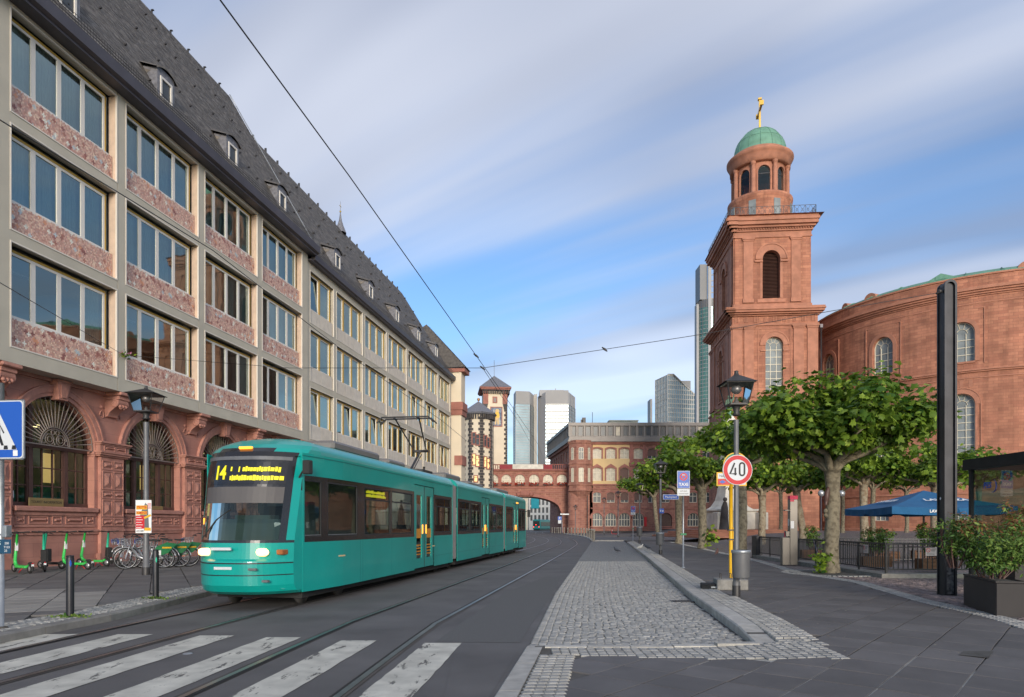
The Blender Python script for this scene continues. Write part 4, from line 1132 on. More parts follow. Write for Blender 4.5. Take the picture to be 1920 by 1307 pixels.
mb = MB(); mb.box(20.25, 20.4, YA + .28, YA + .29, 2.55, 2.8); mb.build('info_sticker', MS['white'], off)
# flower hook where the span wire is fixed
fl = thing('facade_flowers', 'small tuft of pink and green flowers caught on the pier of the concrete facade', 'flowers', (0, 0, 0))
def loc2w(s, y, z): return (ORG[0] + s * RX - y * RY, ORG[1] + s * RY + y * RX, z)
hx, hy, hz = loc2w(24.2, -.08, 8.35)
fl.location = (hx, hy, hz)
def flowers(par, n, rad, mats, seed, size=.07):
    rg = random.Random(seed)
    for mi, (nm, mm, cnt) in enumerate(mats):
        vs = []; fs = []; tn = []
        for i in range(cnt):
            p = Vector((rg.gauss(0, rad[0]), rg.gauss(0, rad[1]), rg.gauss(0, rad[2]))); a = Vector((rg.uniform(-1, 1), rg.uniform(-1, 1), rg.uniform(-1, 1))).normalized()
            b = a.cross(Vector((.3, .5, .8))).normalized(); k = size * rg.uniform(.6, 1.2)
            vs += [tuple(p - a * k), tuple(p + b * k * .5), tuple(p + a * k), tuple(p - b * k * .5)]; tn += [rg.random()] * 4
        mb = MB(); mb.add(vs, [(4 * i, 4 * i + 1, 4 * i + 2, 4 * i + 3) for i in range(cnt)]); o = mb.build(nm, mm, par, kind='stuff')
        at = o.data.attributes.new('tint', 'FLOAT', 'CORNER'); at.data.foreach_set('value', np.array(tn, np.float32)[:len(o.data.loops)])
flowers(fl, 60, (.16, .10, .07), [('leaves', MS['leaf'], 60), ('blossoms', mat('pink_petal', (.5, .18, .3), .7, var=0), 14)], 2)
HALLW = [163.3, 186.8, 210.9, 234.0, 257.5, 281.0, 304.5, 328.0]
# ================================================================ the sandstone church
CHX, CHY = 25.8, 80.0; CRZ = math.atan2(-111, 1280)
ch = thing('church', 'red sandstone church with square bell tower, round green dome, gilded cross and oval hall', 'church', (CHX, CHY, 0), CRZ)
CI = (Matrix.Translation((CHX, CHY, 0)) @ Matrix.Rotation(CRZ, 4, 'Z')).inverted()
SW = Matrix(((0, 1, 0, 0), (1, 0, 0, 0), (0, 0, 1, 0), (0, 0, 0, 1)))      # (u,v,z) -> (v,u,z): the left flank
GZ = .5
def pil(mb, a, b, z0, z1, o, y=0.):
    mb.box(a, b, y - o, y, z0, z1); mb.box(a - .08, b + .08, y - o - .06, y, z0, z0 + .45); mb.box(a - .08, b + .08, y - o - .07, y, z1 - .38, z1 - .2); mb.box(a - .16, b + .16, y - o - .14, y, z1 - .2, z1)
tw = MB(); tp = MB()
wl_, wd = 9.7, 12.3
# front and left flank of each stage
for T, L, cx in ((None, wl_, 4.8), (SW, wd, 6.1)):
    tw.T = T; tp.T = T
    wall(tw, 0, L, 16.3, 26.1, [(cx, 2.0, 17.1, 23.6, 'r')], y=0, depth=.55)
    wall(tw, -.2, L + .1, GZ, 16.0, [], y=-.2)
    lo_, hi_ = (((0, 1.1), (1.35, 2.45)), ((L - 2.75, L - 1.6), (L - 1.2, L)))
    for a, b in lo_ + hi_: pil(tp, a, b, 16.6, 24.9, .14)
    tp.box(2.5, L - 2.8, -.05, 0, 16.5, 17.0) 
    ring_band(tp, cx, 2.0, 22.0, 23.6, 'r', .55, -.10, 0, n=16, legs=False); ring_band(tp, cx, 3.1, 22.0, 24.15, 'r', .12, -.16, 0, n=16, legs=False)
    for sx in (-1, 1): tp.box(cx + sx * 1.0 + (-.6 if sx < 0 else 0), cx + sx * 1.0 + (0 if sx < 0 else .6), -.14, 0, 21.9, 22.05)
    ring_band(tp, cx, 3.6, 17.0, 24.5, None, .08, -.06, 0)
    tp.box(cx - 1.3, cx + 1.3, -.2, .1, 16.95, 17.1)
    # entablature of the lower stage
    tp.box(-.14, L + .14, -.14, 0, 24.9, 25.1)
    for i in range(9):
        x = lerp(.5, L - .5, i / 8)
        for k in (-.16, 0, .16): tp.box(x + k - .05, x + k + .05, -.07, 0, 25.3, 26.0)
    for z0, z1, o in ((26.0, 26.15, .25), (26.15, 26.32, .55), (26.32, 26.55, .85), (26.55, 26.72, 1.0), (26.72, 26.9, .9)): tp.box(-o, L + o * .6, -o, .2, z0, z1)
    # base mouldings
    for z0, z1, o in ((16.0, 16.15, .32), (16.15, 16.3, .22), (13.6, 13.8, .28), (12.9, 13.0, .26)): tp.box(-o, L + .3, -o, 0, z0, z1)
    # upper stage, set in
    U0, U1, V = .22, L - .65, .35
    c2 = cx - .25
    wall(tw, U0, U1, 26.9, 36.0, [(c2, 2.0, 28.2, 33.8, 'r')], y=V, depth=.7)
    for a, b in ((1.35, 2.45), (L - 2.9, L - 1.85)): pil(tp, a, b, 27.7, 35.3, .12, V)
    ring_band(tp, c2, 2.0, 32.6, 33.8, 'r', .75, V - .12, V, n=16, legs=False); ring_band(tp, c2, 3.4, 32.6, 34.5, 'r', .14, V - .2, V, n=16, legs=False)
    ring_band(tp, c2, 2.0, 28.2, 33.8, 'r', .28, V - .05, V, n=16)
    for sx in (-1, 1):
        a, b = sorted((c2 + sx * 1.0, c2 + sx * 1.9)); tp.box(a, b, V - .2, V, 32.45, 32.65)
    tp.box(U0 - .1, U1 + .1, V - .12, V, 26.9, 27.5); tp.box(c2 - 1.6, c2 + 1.6, V - .1, V, 27.7, 28.1)
    tp.box(U0 - .1, U1 + .1, V - .14, V, 35.3, 35.45); tp.box(U0 - .04, U1 + .04, V - .06, V, 35.45, 36.0)
    for z0, z1, o in ((36.0, 36.15, .25), (36.35, 36.6, .55), (36.6, 37.0, .85), (37.0, 37.3, 1.0), (37.3, 37.6, .85)): tp.box(U0 - o, U1 + o * .7, V - o, V + .2, z0, z1)
    tp.box(U0 - .2, U1 + .2, V - .2, V, 36.15, 36.35)
    x = U0
    while x < U1: tp.box(x, x + .14, V - .38, V, 36.17, 36.33); x += .3
    # louvres
tw.T = None; tp.T = None
# right and rear faces, decks
tw.quad((wl_, 0, 16), (wl_, wd, 16), (wl_, wd, 26.9), (wl_, 0, 26.9)); tw.quad((0, wd, GZ), (wl_, wd, GZ), (wl_, wd, 26.9), (0, wd, 26.9)); tw.quad((9.8, -.2, GZ), (9.8, wd, GZ), (9.8, wd, 16), (9.8, -.2, 16))
tw.quad((9.05, .35, 26.9), (9.05, 11.65, 26.9), (9.05, 11.65, 37.3), (9.05, .35, 37.3)); tw.quad((.22, 11.65, 26.9), (9.05, 11.65, 26.9), (9.05, 11.65, 37.3), (.22, 11.65, 37.3))
for z, o in ((26.89, .9), (37.59, .8)): tw.quad((-o + .1, -o, z), (wl_ + o * .6, -o, z), (wl_ + o * .6, wd + o, z), (-o + .1, wd + o, z))
tw.build('tower_wall', MS['church'], ch); tp.build('tower_moulding', MS['church_plain'], ch)
tw_w = []
for T, cx in ((None, 4.8), (SW, 6.1)):
    mb = MB(); mb.T = T
    bars(mb, cx, 2.0, 17.1, 23.6, 'r', .4, .12, .07, xs=(cx - .34, cx + .34), zs=[17.1 + .84 * i for i in range(1, 7)], bw=.07, radial=5)
    w = mb.build('window', MS['cream_frame'], ch)
    g = MB(); g.T = T; pane_poly(g, cx, 1.95, 17.1, 23.55, 'r', .47); g.build('pane', MS['church_glass'], w)
    g = MB(); g.T = T; c2 = cx - .25
    for i in range(34): z = 28.2 + i * .165; hw = 1.0 if z < 32.8 else math.sqrt(max(0, 1 - (z - 32.8) ** 2)); g.add([(c2 - hw, .85, z), (c2 + hw, .85, z), (c2 + hw, 1.0, z + .13), (c2 - hw, 1.0, z + .13)], [(0, 1, 2, 3)])
    g.build('louvres', MS['wood_dark'], ch)
    g = MB(); g.T = T; pane_poly(g, c2, 1.99, 28.2, 33.8, 'r', 1.04); g.build('louvre_backing', MS['sign_black'], ch)
# drum and lantern
LC = (4.75, 6.0)
mb = MB()
mb.lathe([(3.9, 37.6), (3.9, 37.9), (3.72, 38.0), (3.72, 41.1), (3.80, 41.2), (3.88, 41.6), (3.88, 41.8), (3.3, 41.85)], 40, (*LC, 0), smooth=True)
mb.build('lantern_drum', MS['church'], ch)
for k in range(8):
    a = R(-90 - 28 + 45 * k); mb = MB(); mb.T = Matrix.Translation((*LC, 0)) @ Matrix.Rotation(a + R(90), 4, 'Z')
    mb.box(-.42, .42, -3.76, -3.5, 39.0, 40.9); mb.build('drum_window', MS['church_glass'], ch)
# lantern ring wall with arched windows: warp (x along arc)
RL = 3.05
def warp_l(v):
    ph = -math.pi / 2 + v[:, 0] / RL - R(28); r = RL - v[:, 1]
    return np.stack([LC[0] + r * np.cos(ph), LC[1] + r * np.sin(ph), v[:, 2]], 1)
per = 2 * math.pi * RL; mb = MB()
wall(mb, -per / 2, per / 2, 41.8, 45.7, [(per * (k - 3.5) / 8 + per / 16 - per / 16, 1.42, 41.95, 45.2, 'r') for k in range(8)], y=0, depth=.3, n=12, dx=.3)
for k in range(8): ring_band(mb, per * (k - 3.5) / 8, 1.42, 41.95, 45.2, 'r', .14, -.08, 0, n=10)
mb.build('lantern_wall', MS['church_plain'], ch, warp=warp_l)
for k in range(8):
    g = MB(); c = per * (k - 3.5) / 8; bars(g, c, 1.42, 41.95, 45.2, 'r', .12, .06, .05, zs=(44.3,), bw=.07)
    w = g.build('window', MS['iron'], ch, warp=warp_l)
    g = MB(); pane_poly(g, c, 1.4, 41.95, 45.2, 'r', .16); g.build('pane', MS['lamp_glass'], w, warp=warp_l)
for k in range(8):
    a = -math.pi / 2 + 2 * math.pi * (k - 4) / 8 - R(28)
    cx, cy = LC[0] + 3.28 * math.cos(a), LC[1] + 3.28 * math.sin(a); mb = MB()
    mb.lathe([(.34, 41.8), (.34, 41.95), (.26, 42.05), (.25, 45.1), (.22, 45.25), (.30, 45.4), (.34, 45.45), (.34, 45.7)], 12, (cx, cy, 0)); mb.build('column', MS['church_plain'], ch)
mb = MB()
mb.lathe([(3.0, 45.7), (3.58, 45.7), (3.58, 46.15), (3.64, 46.2), (3.64, 46.55), (3.85, 46.7), (3.98, 46.95), (3.98, 47.1), (3.45, 47.15), (3.3, 47.2), (3.3, 47.65), (3.1, 47.65)], 44, (*LC, 0))
mb.build('lantern_cornice', MS['church_plain'], ch)
mb = MB(); mb.lathe([(3.18, 47.6)] + [(3.12 * math.cos(t), 47.65 + 3.45 * math.sin(t)) for t in [R(90) * i / 12 for i in range(13)]], 44, (*LC, 0))
for k in range(14):
    a = 2 * math.pi * k / 14; mb.path([(LC[0] + 3.14 * math.cos(t) * math.cos(a), LC[1] + 3.14 * math.cos(t) * math.sin(a), 47.65 + 3.47 * math.sin(t)) for t in [R(88) * i / 8 for i in range(9)]], .035, 4)
for t in (R(28), R(55)): mb.path([(LC[0] + 3.14 * math.cos(t) * math.cos(a), LC[1] + 3.14 * math.cos(t) * math.sin(a), 47.65 + 3.47 * math.sin(t)) for a in [2 * math.pi * i / 30 for i in range(30)]], .02, 4, closed=True)
mb.build('dome', MS['copper'], ch)
mb = MB(); mb.box(-.11, .11, -.11, .11, 51.0, 55.0); mb.box(-.12, .12, -1.5, 1.5, 53.5, 53.8)
for y in (-1.5, 1.5): mb.box(-.22, .22, y - .1, y + .1, 53.4, 53.95)
mb.box(-.22, .22, -.22, .22, 54.9, 55.1)
o = mb.build('cross', MS['gilt'], ch); o.location = (*LC, 0); o.rotation_euler = (0, 0, R(-6))
# balcony railing
mb = MB(); x0, x1, y0, y1, z0, z1 = -.3, 9.45, -.15, 12.2, 37.65, 38.75
def rail_run(mb, ax, a, b, c, z0, z1, pitch=1.3):
    P = (lambda t, z: (t, c, z)) if ax == 'x' else (lambda t, z: (c, t, z))
    n = int(round((b - a) / pitch))
    for z in (z0 + .08, z1): mb.tube(P(a, z), P(b, z), .03, n=4, smooth=False)
    for i in range(n + 1): t = lerp(a, b, i / n); mb.tube(P(t, z0 - .1), P(t, z1), .03, n=4, smooth=False)
    for i in range(n * 2):
        t0, t1 = lerp(a, b, i / (2 * n)), lerp(a, b, (i + 1) / (2 * n)); m_ = (t0 + t1) / 2; zm = (z0 + z1) / 2
        mb.tube(P(t0, z0 + .08), P(t1, z1), .018, n=4, smooth=False, cap=False); mb.tube(P(t0, z1), P(t1, z0 + .08), .018, n=4, smooth=False, cap=False)
        mb.path([P(m_ + .16 * math.cos(q * .9), zm + .16 * math.sin(q * .9)) for q in range(7)], .016, 4, closed=True)
rail_run(mb, 'x', x0, x1, y0, z0, z1); rail_run(mb, 'x', x0, x1, y1, z0, z1); rail_run(mb, 'y', y0, y1, x0, z0, z1); rail_run(mb, 'y', y0, y1, x1, z0, z1)
mb.build('balcony_railing', MS['post'], ch)
# ---------------------------------------------------------------- oval hall
RC, RR = (58.4, 87.1), 19.2
CIn = np.array(CI)
def warp_r(v):
    ph = math.pi + v[:, 0] / RR; r = RR - v[:, 1]
    w = np.stack([RC[0] + r * np.cos(ph), RC[1] + r * np.sin(ph), v[:, 2], np.ones(len(v))], 1)
    return (w @ CIn.T)[:, :3]
def arcx(deg): return R(deg - 180) * RR
WA = [arcx(a) for a in HALLW]
mb = MB(); pm = MB()
X0, X1 = -8.0, RR * math.pi + 8
wall(mb, X0, X1, GZ, 5.0, [(x, 1.7, 2.1, 3.2, None) for x in WA], y=-.25, depth=.4, dx=1.0)
wall(mb, X0, X1, 5.0, 17.6, [(x, 2.4, 7.7, 15.4, 'r') for x in WA], y=0, depth=.5, dx=1.0)
wall(mb, X0, X1, 17.6, 25.6, [(x, 2.35, 18.7, 22.9, 'r') for x in WA], y=0, depth=.5, dx=1.0)
wall(mb, X0, X1, 25.6, 27.6, [], y=.02, dx=1.0)
mb.build('hall_wall', MS['church'], ch, warp=warp_r)
def band(mb, z0, z1, o):
    n = 70
    for i in range(n):
        a, b = lerp(X0, X1, i / n), lerp(X0, X1, (i + 1) / n)
        mb.add([(a, 0.02, z0), (b, 0.02, z0), (b, -o, z0), (a, -o, z0), (a, 0.02, z1), (b, 0.02, z1), (b, -o, z1), (a, -o, z1)], [(0, 1, 2, 3), (3, 2, 6, 7), (7, 6, 5, 4)])
for z0, z1, o in ((25.35, 25.5, .12), (25.5, 25.7, .3), (25.7, 25.9, .5), (25.9, 26.15, .7), (26.15, 26.25, .6), (27.45, 27.62, .12), (17.5, 17.65, .2), (17.65, 17.8, .35), (16.9, 17.0, .08), (24.6, 24.7, .06), (4.85, 5.05, .38)): band(pm, z0, z1, o)
for x in WA:
    ring_band(pm, x, 2.35, 18.7, 22.9, 'r', .42, -.08, 0, n=14); ring_band(pm, x, 3.9, 18.4, 24.1, None, .10, -.08, 0)
    ring_band(pm, x, 2.4, 14.2, 15.4, 'r', .45, -.08, 0, n=14, legs=False); ring_band(pm, x, 2.4, 7.6, 15.4, 'r', .2, -.05, 0, n=14); ring_band(pm, x, 3.3, 5.6, 15.9, 'r', .1, -.10, 0, n=14)
    for k in (-1, 0, 1): pm.box(x + k * .8 - .18, x + k * .8 + .18, -.03, 0, 16.0, 16.8)
    pm.box(x - 1.2, x + 1.2, -.15, .1, 18.5, 18.7)
pm.build('hall_moulding', MS['church_plain'], ch, warp=warp_r)
for x in WA:
    for zb, zt, arch, w_, zs in ((18.7, 22.9, 'r', 2.35, [18.7 + .78 * i for i in (1, 2, 3)]), (7.7, 15.4, 'r', 2.4, [7.7 + .78 * i for i in range(1, 9)])):
        g = MB(); bars(g, x, w_, zb, zt, arch, .34, .12, .08, xs=(x - .4, x + .4), zs=zs, bw=.07, radial=5)
        w = g.build('window', MS['cream_frame'], ch, warp=warp_r)
        g = MB(); pane_poly(g, x, w_ - .04, zb, zt - .02, arch, .42); g.build('pane', MS['church_glass'], w, warp=warp_r)
    g = MB(); bars(g, x, 1.7, 2.1, 3.2, None, 0.0, .1, .07, xs=(x - .28, x + .28), zs=(2.75,), bw=.05)
    w = g.build('window', MS['cream_frame'], ch, warp=warp_r)
    g = MB(); g.quad((x - .85, .06, 2.1), (x + .85, .06, 2.1), (x + .85, .06, 3.2), (x - .85, .06, 3.2)); g.build('pane', MS['church_glass'], w, warp=warp_r)
lc = CI @ Vector((RC[0], RC[1], 0))
mb = MB(); mb.lathe([(19.25, 27.6), (19.3, 27.68), (18.6, 27.75), (17.8, 28.35), (9, 29.6), (0, 30)], 72, (lc.x, lc.y, 0))
for k in range(36):
    a = 2 * math.pi * k / 36; mb.path([(lc.x + r * math.cos(a), lc.y + r * math.sin(a), z + .06) for r, z in ((19.2, 27.65), (17.8, 28.35), (9, 29.6))], .05, 4)
mb.build('copper_roof', MS['copper'], ch)
for deg, w_, tri in ((204, 1.6, 0), (228, 3.4, 1), (252, 1.8, 0), (192, 1.2, 0), (276, 3.2, 1)):
    a = R(deg) + CRZ * 0; mb = MB(); p = CI @ Vector((RC[0] + 17.9 * math.cos(a), RC[1] + 17.9 * math.sin(a), 0))
    mb.T = Matrix.Translation((p.x, p.y, 27.95)) @ Matrix.Rotation(a + R(90) - CRZ, 4, 'Z')
    if tri: mb.prism([(-w_ / 2, -.3, 0), (w_ / 2, -.3, 0), (0, -.3, .8)], (0, 3, 0)); mb.box(-.5, .5, -.36, -.29, .15, .5)
    else: mb.prism([(-w_ / 2 * math.cos(math.pi * i / 10), -.3, .75 * math.sin(math.pi * i / 10)) for i in range(11)], (0, 2.5, 0))
    mb.build('roof_dormer', MS['copper'] if tri else MS['church_plain'], ch)
# downpipes
mb = MB(); mb.tube((9.95, -.35, GZ), (9.95, -.35, 24.6), .10, n=8); mb.box(9.8, 10.1, -.5, -.15, 24.4, 24.8); mb.build('downpipe', MS['gutter'], ch)
mb = MB(); mb.tube((arcx(254.3), -.12, 5), (arcx(254.3), -.12, 26), .035, n=5); mb.build('lightning_conductor', MS['iron'], ch, warp=warp_r)
# steps and plinth at the foot
mb = MB()
for i in range(4): mb.lathe([(0, .3 + .16 * i), (20.9 - .35 * i, .3 + .16 * i), (20.9 - .35 * i, .3 + .16 * (i + 1))], 60, (lc.x, lc.y, 0), smooth=False)
mb.lathe([(19.7, .3), (19.7, 1.2), (19.5, 1.3)], 60, (lc.x, lc.y, 0), smooth=False); mb.build('hall_steps', MS['church_plain'], ch)
# ================================================================ town hall block across the square
TX, TY = PX(1073, 132.), 132.0
th = thing('town_hall', 'red sandstone town hall wing with ochre plaster field and modern glazed attic', 'building', (TX, TY, 0), 0)
def lz(py): return HC + (985 - py) / F * 132
def lx(px): return (px - 1073) / F * 132
# main front, local y=0 facing the camera; x from the turret to far right
X1_ = 34.0
rows = {'A': [], 'B': [], 'C': [], 'D': []}
xs = [lx(1119.4 + 25.75 * i) for i in range(11)]
wA = [(x, 1.75, 14.5, 16.5, 's') for x in xs]; wB = [(x, 1.75, 10.2, 12.75, 's') for x in xs]
wC = [(x, 1.55, 6.0, 8.0, 's') for x in xs]; wD = [(x, 2.15, 1.4, 4.0, 'r') for x in xs[:4]] + [(xs[5] + .1, 2.3, .3, 4.0, 'r')] + [(x, 2.15, 1.4, 4.0, 'r') for x in xs[7:]]
mb = MB(); oc = MB()
xo0, xo1 = lx(1111.5), lx(1180.5)
wall(mb, xo0 - .6, X1_, -.2, 4.9, wD, depth=.5); wall(mb, xo0 - .6, X1_, 4.9, 9.4, wC, depth=.4)
wall(oc, xo0, xo1, 9.6, 17.4, [], depth=.0) if False else None
wall(mb, xo1, X1_, 9.4, 13.4, [o for o in wB if o[0] > xo1], depth=.4); wall(mb, xo1, X1_, 13.4, 17.6, [o for o in wA if o[0] > xo1], depth=.4)
wall(oc, xo0, xo1, 9.4, 13.4, [o for o in wB if o[0] < xo1], depth=.4); wall(oc, xo0, xo1, 13.4, 17.2, [o for o in wA if o[0] < xo1], depth=.4)
mb.quad((xo0, 0, 17.2), (xo1, 0, 17.2), (xo1, 0, 17.6), (xo0, 0, 17.6))
mb.quad((X1_, 0, 0), (X1_, 14, 0), (X1_, 14, 17.6), (X1_, 0, 17.6))
mb.build('wall', MS['roemer'], th); oc.build('plaster_field', MS['ochre'], th)
pm = MB()
for o_ in wA + wB: ring_band(pm, *o_, .28, -.10, 0, n=8); pm.prism([(o_[0] - .9, -.12, o_[3] + .2), (o_[0] + .9, -.12, o_[3] + .2), (o_[0], -.12, o_[3] + .75)], (0, .12, 0)) if o_[3] < 13 else None
for o_ in wC: ring_band(pm, *o_, .2, -.06, 0, n=8)
for o_ in wD: ring_band(pm, *o_, .38, -.12, 0, n=12, legs=False); pm.box(o_[0] - 1.3, o_[0] + 1.3, -.16, .05, 1.2, 1.4)
for z0, z1, o in ((9.3, 9.6, .18), (4.8, 5.0, .12), (17.2, 17.45, .3), (17.45, 17.7, .5), (.9, 1.1, .12), (8.6, 8.75, .1)): pm.box(xo0 - .4, X1_, -o, 0, z0, z1)
for x in (lx(1184), lx(1208), lx(1234), lx(1262), lx(1300)): pm.box(x - .25, x + .25, -.14, 0, 9.6, 17.2); pm.bbox(x - .5, x + .5, -.28, 0, 13.0, 13.8, .1)
for x in xs[3:8]: pm.bbox(x - .8, x + .8, -.12, 0, 12.95, 14.1, .08)
pm.build('moulding', MS['roemer_plain'], th)
mb = MB(); mb.box(-.3, X1_, -.02, 0, -.3, .5); mb.build('dark_plinth', MS['basalt'], th)
rg = random.Random(5)
def small_window(par, x, w, zb, zt, arch, y, nx=2, zf=(.62,), frame='cream_frame', lit=None, T=None, blind=0):  # lit: key of a glass whose colour carries the sky reflection
    g = MB(); g.T = T
    bars(g, x, w, zb, zt, arch, y + .1, .1, .09, xs=[x - w / 2 + w * (i + 1) / nx for i in range(nx - 1)], zs=[lerp(zb, zt, q) for q in zf], bw=.1)
    wo = g.build('window', MS[frame], par)
    g = MB(); g.T = T; pane_poly(g, x, w - .04, zb, zt - .02, arch, y + .17); g.build('pane', MS[lit or 'far_glass'], wo)
    if blind:
        g = MB(); g.T = T; a = [q for q in arc_pts(x, w - .1, zt - .05, arch)]; zz = lerp(zt, zb, blind)
        g.poly([(px, y + .08, pz) for px, pz in [(x - w / 2 + .05, zz)] + a + [(x + w / 2 - .05, zz)]][::-1]); g.build('shutter', MS['brown_blind'], wo)
SKYG = mat('sky_reflection_glass', (.46, .40, .29), .5, var=.25, vscale=1.5, spec=1.0)  # cream of the reflected bright sky put into the glass colour
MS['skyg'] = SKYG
for i, o_ in enumerate(wA): small_window(th, *o_, .1, lit='skyg' if i < 4 else None, blind=.72 if i in (4, 5, 7) else 0)
for i, o_ in enumerate(wB): small_window(th, *o_, .1, lit='skyg' if i in (0, 1, 3) else None, blind=1.0 if i == 2 else (.7 if i in (5, 6) else 0))
for i, o_ in enumerate(wC): small_window(th, *o_, .1, blind=.75 if i in (1, 2, 3, 5) else 0)
for i, o_ in enumerate(wD):
    if o_[2] < 1: 
        g = MB(); pane_poly(g, *o_, .45); g.build('doorway', MS['wood_dark'], th)
    else: small_window(th, *o_, .15, nx=4, zf=(.5,))
# corner turret, five sided
def poly_ring(mb, cx, cy, r, n, a0, z0, z1, m=0, r1=None):
    r1 = r if r1 is None else r1
    p = [(cx + r * math.cos(a0 + 2 * math.pi * i / n), cy + r * math.sin(a0 + 2 * math.pi * i / n), z0) for i in range(n)]
    q = [(cx + r1 * math.cos(a0 + 2 * math.pi * i / n), cy + r1 * math.sin(a0 + 2 * math.pi * i / n), z1) for i in range(n)]
    mb.add(p + q, [(i, (i + 1) % n, n + (i + 1) % n, n + i) for i in range(n)] + [tuple(range(n - 1, -1, -1)), tuple(range(n, 2 * n))], m)
mb = MB(); tc_ = (1.55, .6)
for z0, z1, r0, r1 in ((6.2, 8.4, 1.0, 2.35), (8.4, 17.6, 2.35, 2.35), (9.3, 9.7, 2.55, 2.55), (13.3, 13.6, 2.5, 2.5), (17.3, 17.9, 2.5, 2.7), (8.2, 8.5, 2.5, 2.5), (5.7, 6.2, .5, 1.0)):
    poly_ring(mb, *tc_, r0, 8, R(22.5), z0, z1, 0, r1)
mb.box(-.4, xo0, 0, 1, -.2, 17.6)
mb.lathe([(2.0, -.2), (2.0, 9)], 20, (1.2, 1.2, 0))
mb.build('corner_turret', MS['roemer'], th)
for z0, z1 in ((9.9, 12.6), (14.2, 16.5)):
    for ang, w in ((-90, .95), (-45, .6), (-135, .6)):
        T = Matrix.Translation((*tc_, 0)) @ Matrix.Rotation(R(ang + 90), 4, 'Z') @ Matrix.Translation((0, -2.35 * math.cos(R(22.5)) - .22, 0))
        small_window(th, 0, w, z0, z1, 's', -.0, lit='skyg' if z0 < 10 else None, T=T)
# side range running back to the left, with rows of windows
sd = Vector((-113, 1280, 0)).normalized(); a_side = math.atan2(sd.y, sd.x)
TS = Matrix.Rotation(a_side + math.pi, 4, 'Z') @ Matrix.Translation((-30, 0, 0))       # local x runs from rear to front
mb = MB(); mb.T = TS
sx_ = [30 - 3.0 - 3.4 * i for i in range(8)]
wall(mb, 0, 30, -.2, 9.4, [(x, 1.4, 5.6, 8.2, 's') for x in sx_], depth=.4)
wall(mb, 0, 30, 9.4, 13.4, [(x, 1.4, 10.2, 12.6, 's') for x in sx_], depth=.4); wall(mb, 0, 30, 13.4, 17.6, [(x, 1.4, 14.5, 16.6, 's') for x in sx_], depth=.4)
for z0, z1, o in ((9.3, 9.6, .18), (17.2, 17.7, .5), (13.2, 13.5, .15)): mb.box(0, 30, -o, 0, z0, z1)
mb.build('side_wall', MS['roemer'], th)
for x in sx_:
    for zb, zt in ((5.6, 8.2), (10.2, 12.6), (14.5, 16.6)): small_window(th, x, 1.4, zb, zt, 's', .1, T=TS, lit='skyg' if zb > 10 else None)
# modern attic storey
at = MB(); ag = MB()
def attic(T, L, n):
    at.T = T; ag.T = T
    at.box(-.9, L, -.9, .6, 17.7, 18.0); at.box(-.75, L, -.75, .6, 18.0, 18.35); at.box(-.65, L, -.65, -.2, 18.35, 18.75)
    at.box(-.8, L, -.8, 2, 20.75, 21.35)
    for i in range(n + 1): x = lerp(-.6, L, i / n); at.box(x - .17, x + .17, -.66, -.1, 18.75, 20.75)
    for i in range(n):
        a, b = lerp(-.6, L, i / n) + .25, lerp(-.6, L, (i + 1) / n) - .25
        ring_band(at, (a + b) / 2, b - a - .16, 18.9, 20.6, None, .08, -.5, -.4); at.box(a, b, -.5, -.4, 18.8, 18.9)
        ag.quad((a, -.42, 18.8), (b, -.42, 18.8), (b, -.42, 20.7), (a, -.42, 20.7), 0 if (i * 7 + n) % 11 else 1)
attic(None, 34, 24)
attic(TS @ Matrix.Translation((-.0, 0, 0)), 30.4, 19)
at.T = None; ag.T = None
at.poly([(-.8, -.8, 21.3), (34, -.8, 21.3), (34, 30, 21.3), (-3, 30, 21.3)])
at.build('attic_frame', MS['roof_metal'], th); ag.build('attic_glazing', [MS['far_glass'], MS['skyg']], th)
mb = MB(); mb.box(lx(1092) - .2, lx(1092) + .2, 1, 1.4, 21.3, 22.2); mb.box(lx(1096) - .35, lx(1096) + .35, 1, 1.5, 21.3, 22.6); mb.tube((lx(1113), 2, 21.3), (lx(1113), 2, 23.8), .05); mb.build('roof_equipment', MS['iron'], th)
mb = MB()
mb.box(lx(1162), lx(1221), 14, 20, 21.3, 23.9); mb.box(lx(1161), lx(1222), 13.8, 20.2, 23.85, 24.1); mb.build('roof_plant_room', mat('pale_green_metal', (.36, .38, .33), .6, var=.12, vscale=.8), th)
mb = MB(); mb.box(lx(1250), lx(1325), 10, 14, 21.3, 23.0)
for i in range(9): mb.box(lx(1250 + 8 * i), lx(1251.5 + 8 * i), 9.8, 10, 21.3, 23.2)
mb.build('roof_plant_room', MS['tower_dark'], th)
mb = MB(); mb.path([(lx(1108.5), -.2, 17.2), (lx(1108.5), -.2, 9), (lx(1101), -.25, 7.5), (lx(1101), -.25, 0)], .09, 6); mb.build('downpipe', MS['iron'], th)
mb = MB(); mb.box(lx(1207.5), lx(1212), -.3, 0, 1.4, 3.2); mb.build('red_panel', MS['sign_red'], th)

# ---------------------------------------------------------------- bridge over the street
br = thing('covered_bridge', 'red sandstone bridge with arched windows and flower boxes spanning the street beside the town hall', 'bridge', (0, 137, 0), 0)
def bx(px): return (px - 960) / F * 137
def bz(py): return HC + (985 - py) / F * 137
b0, b1 = bx(905), bx(1076)
mb = MB()
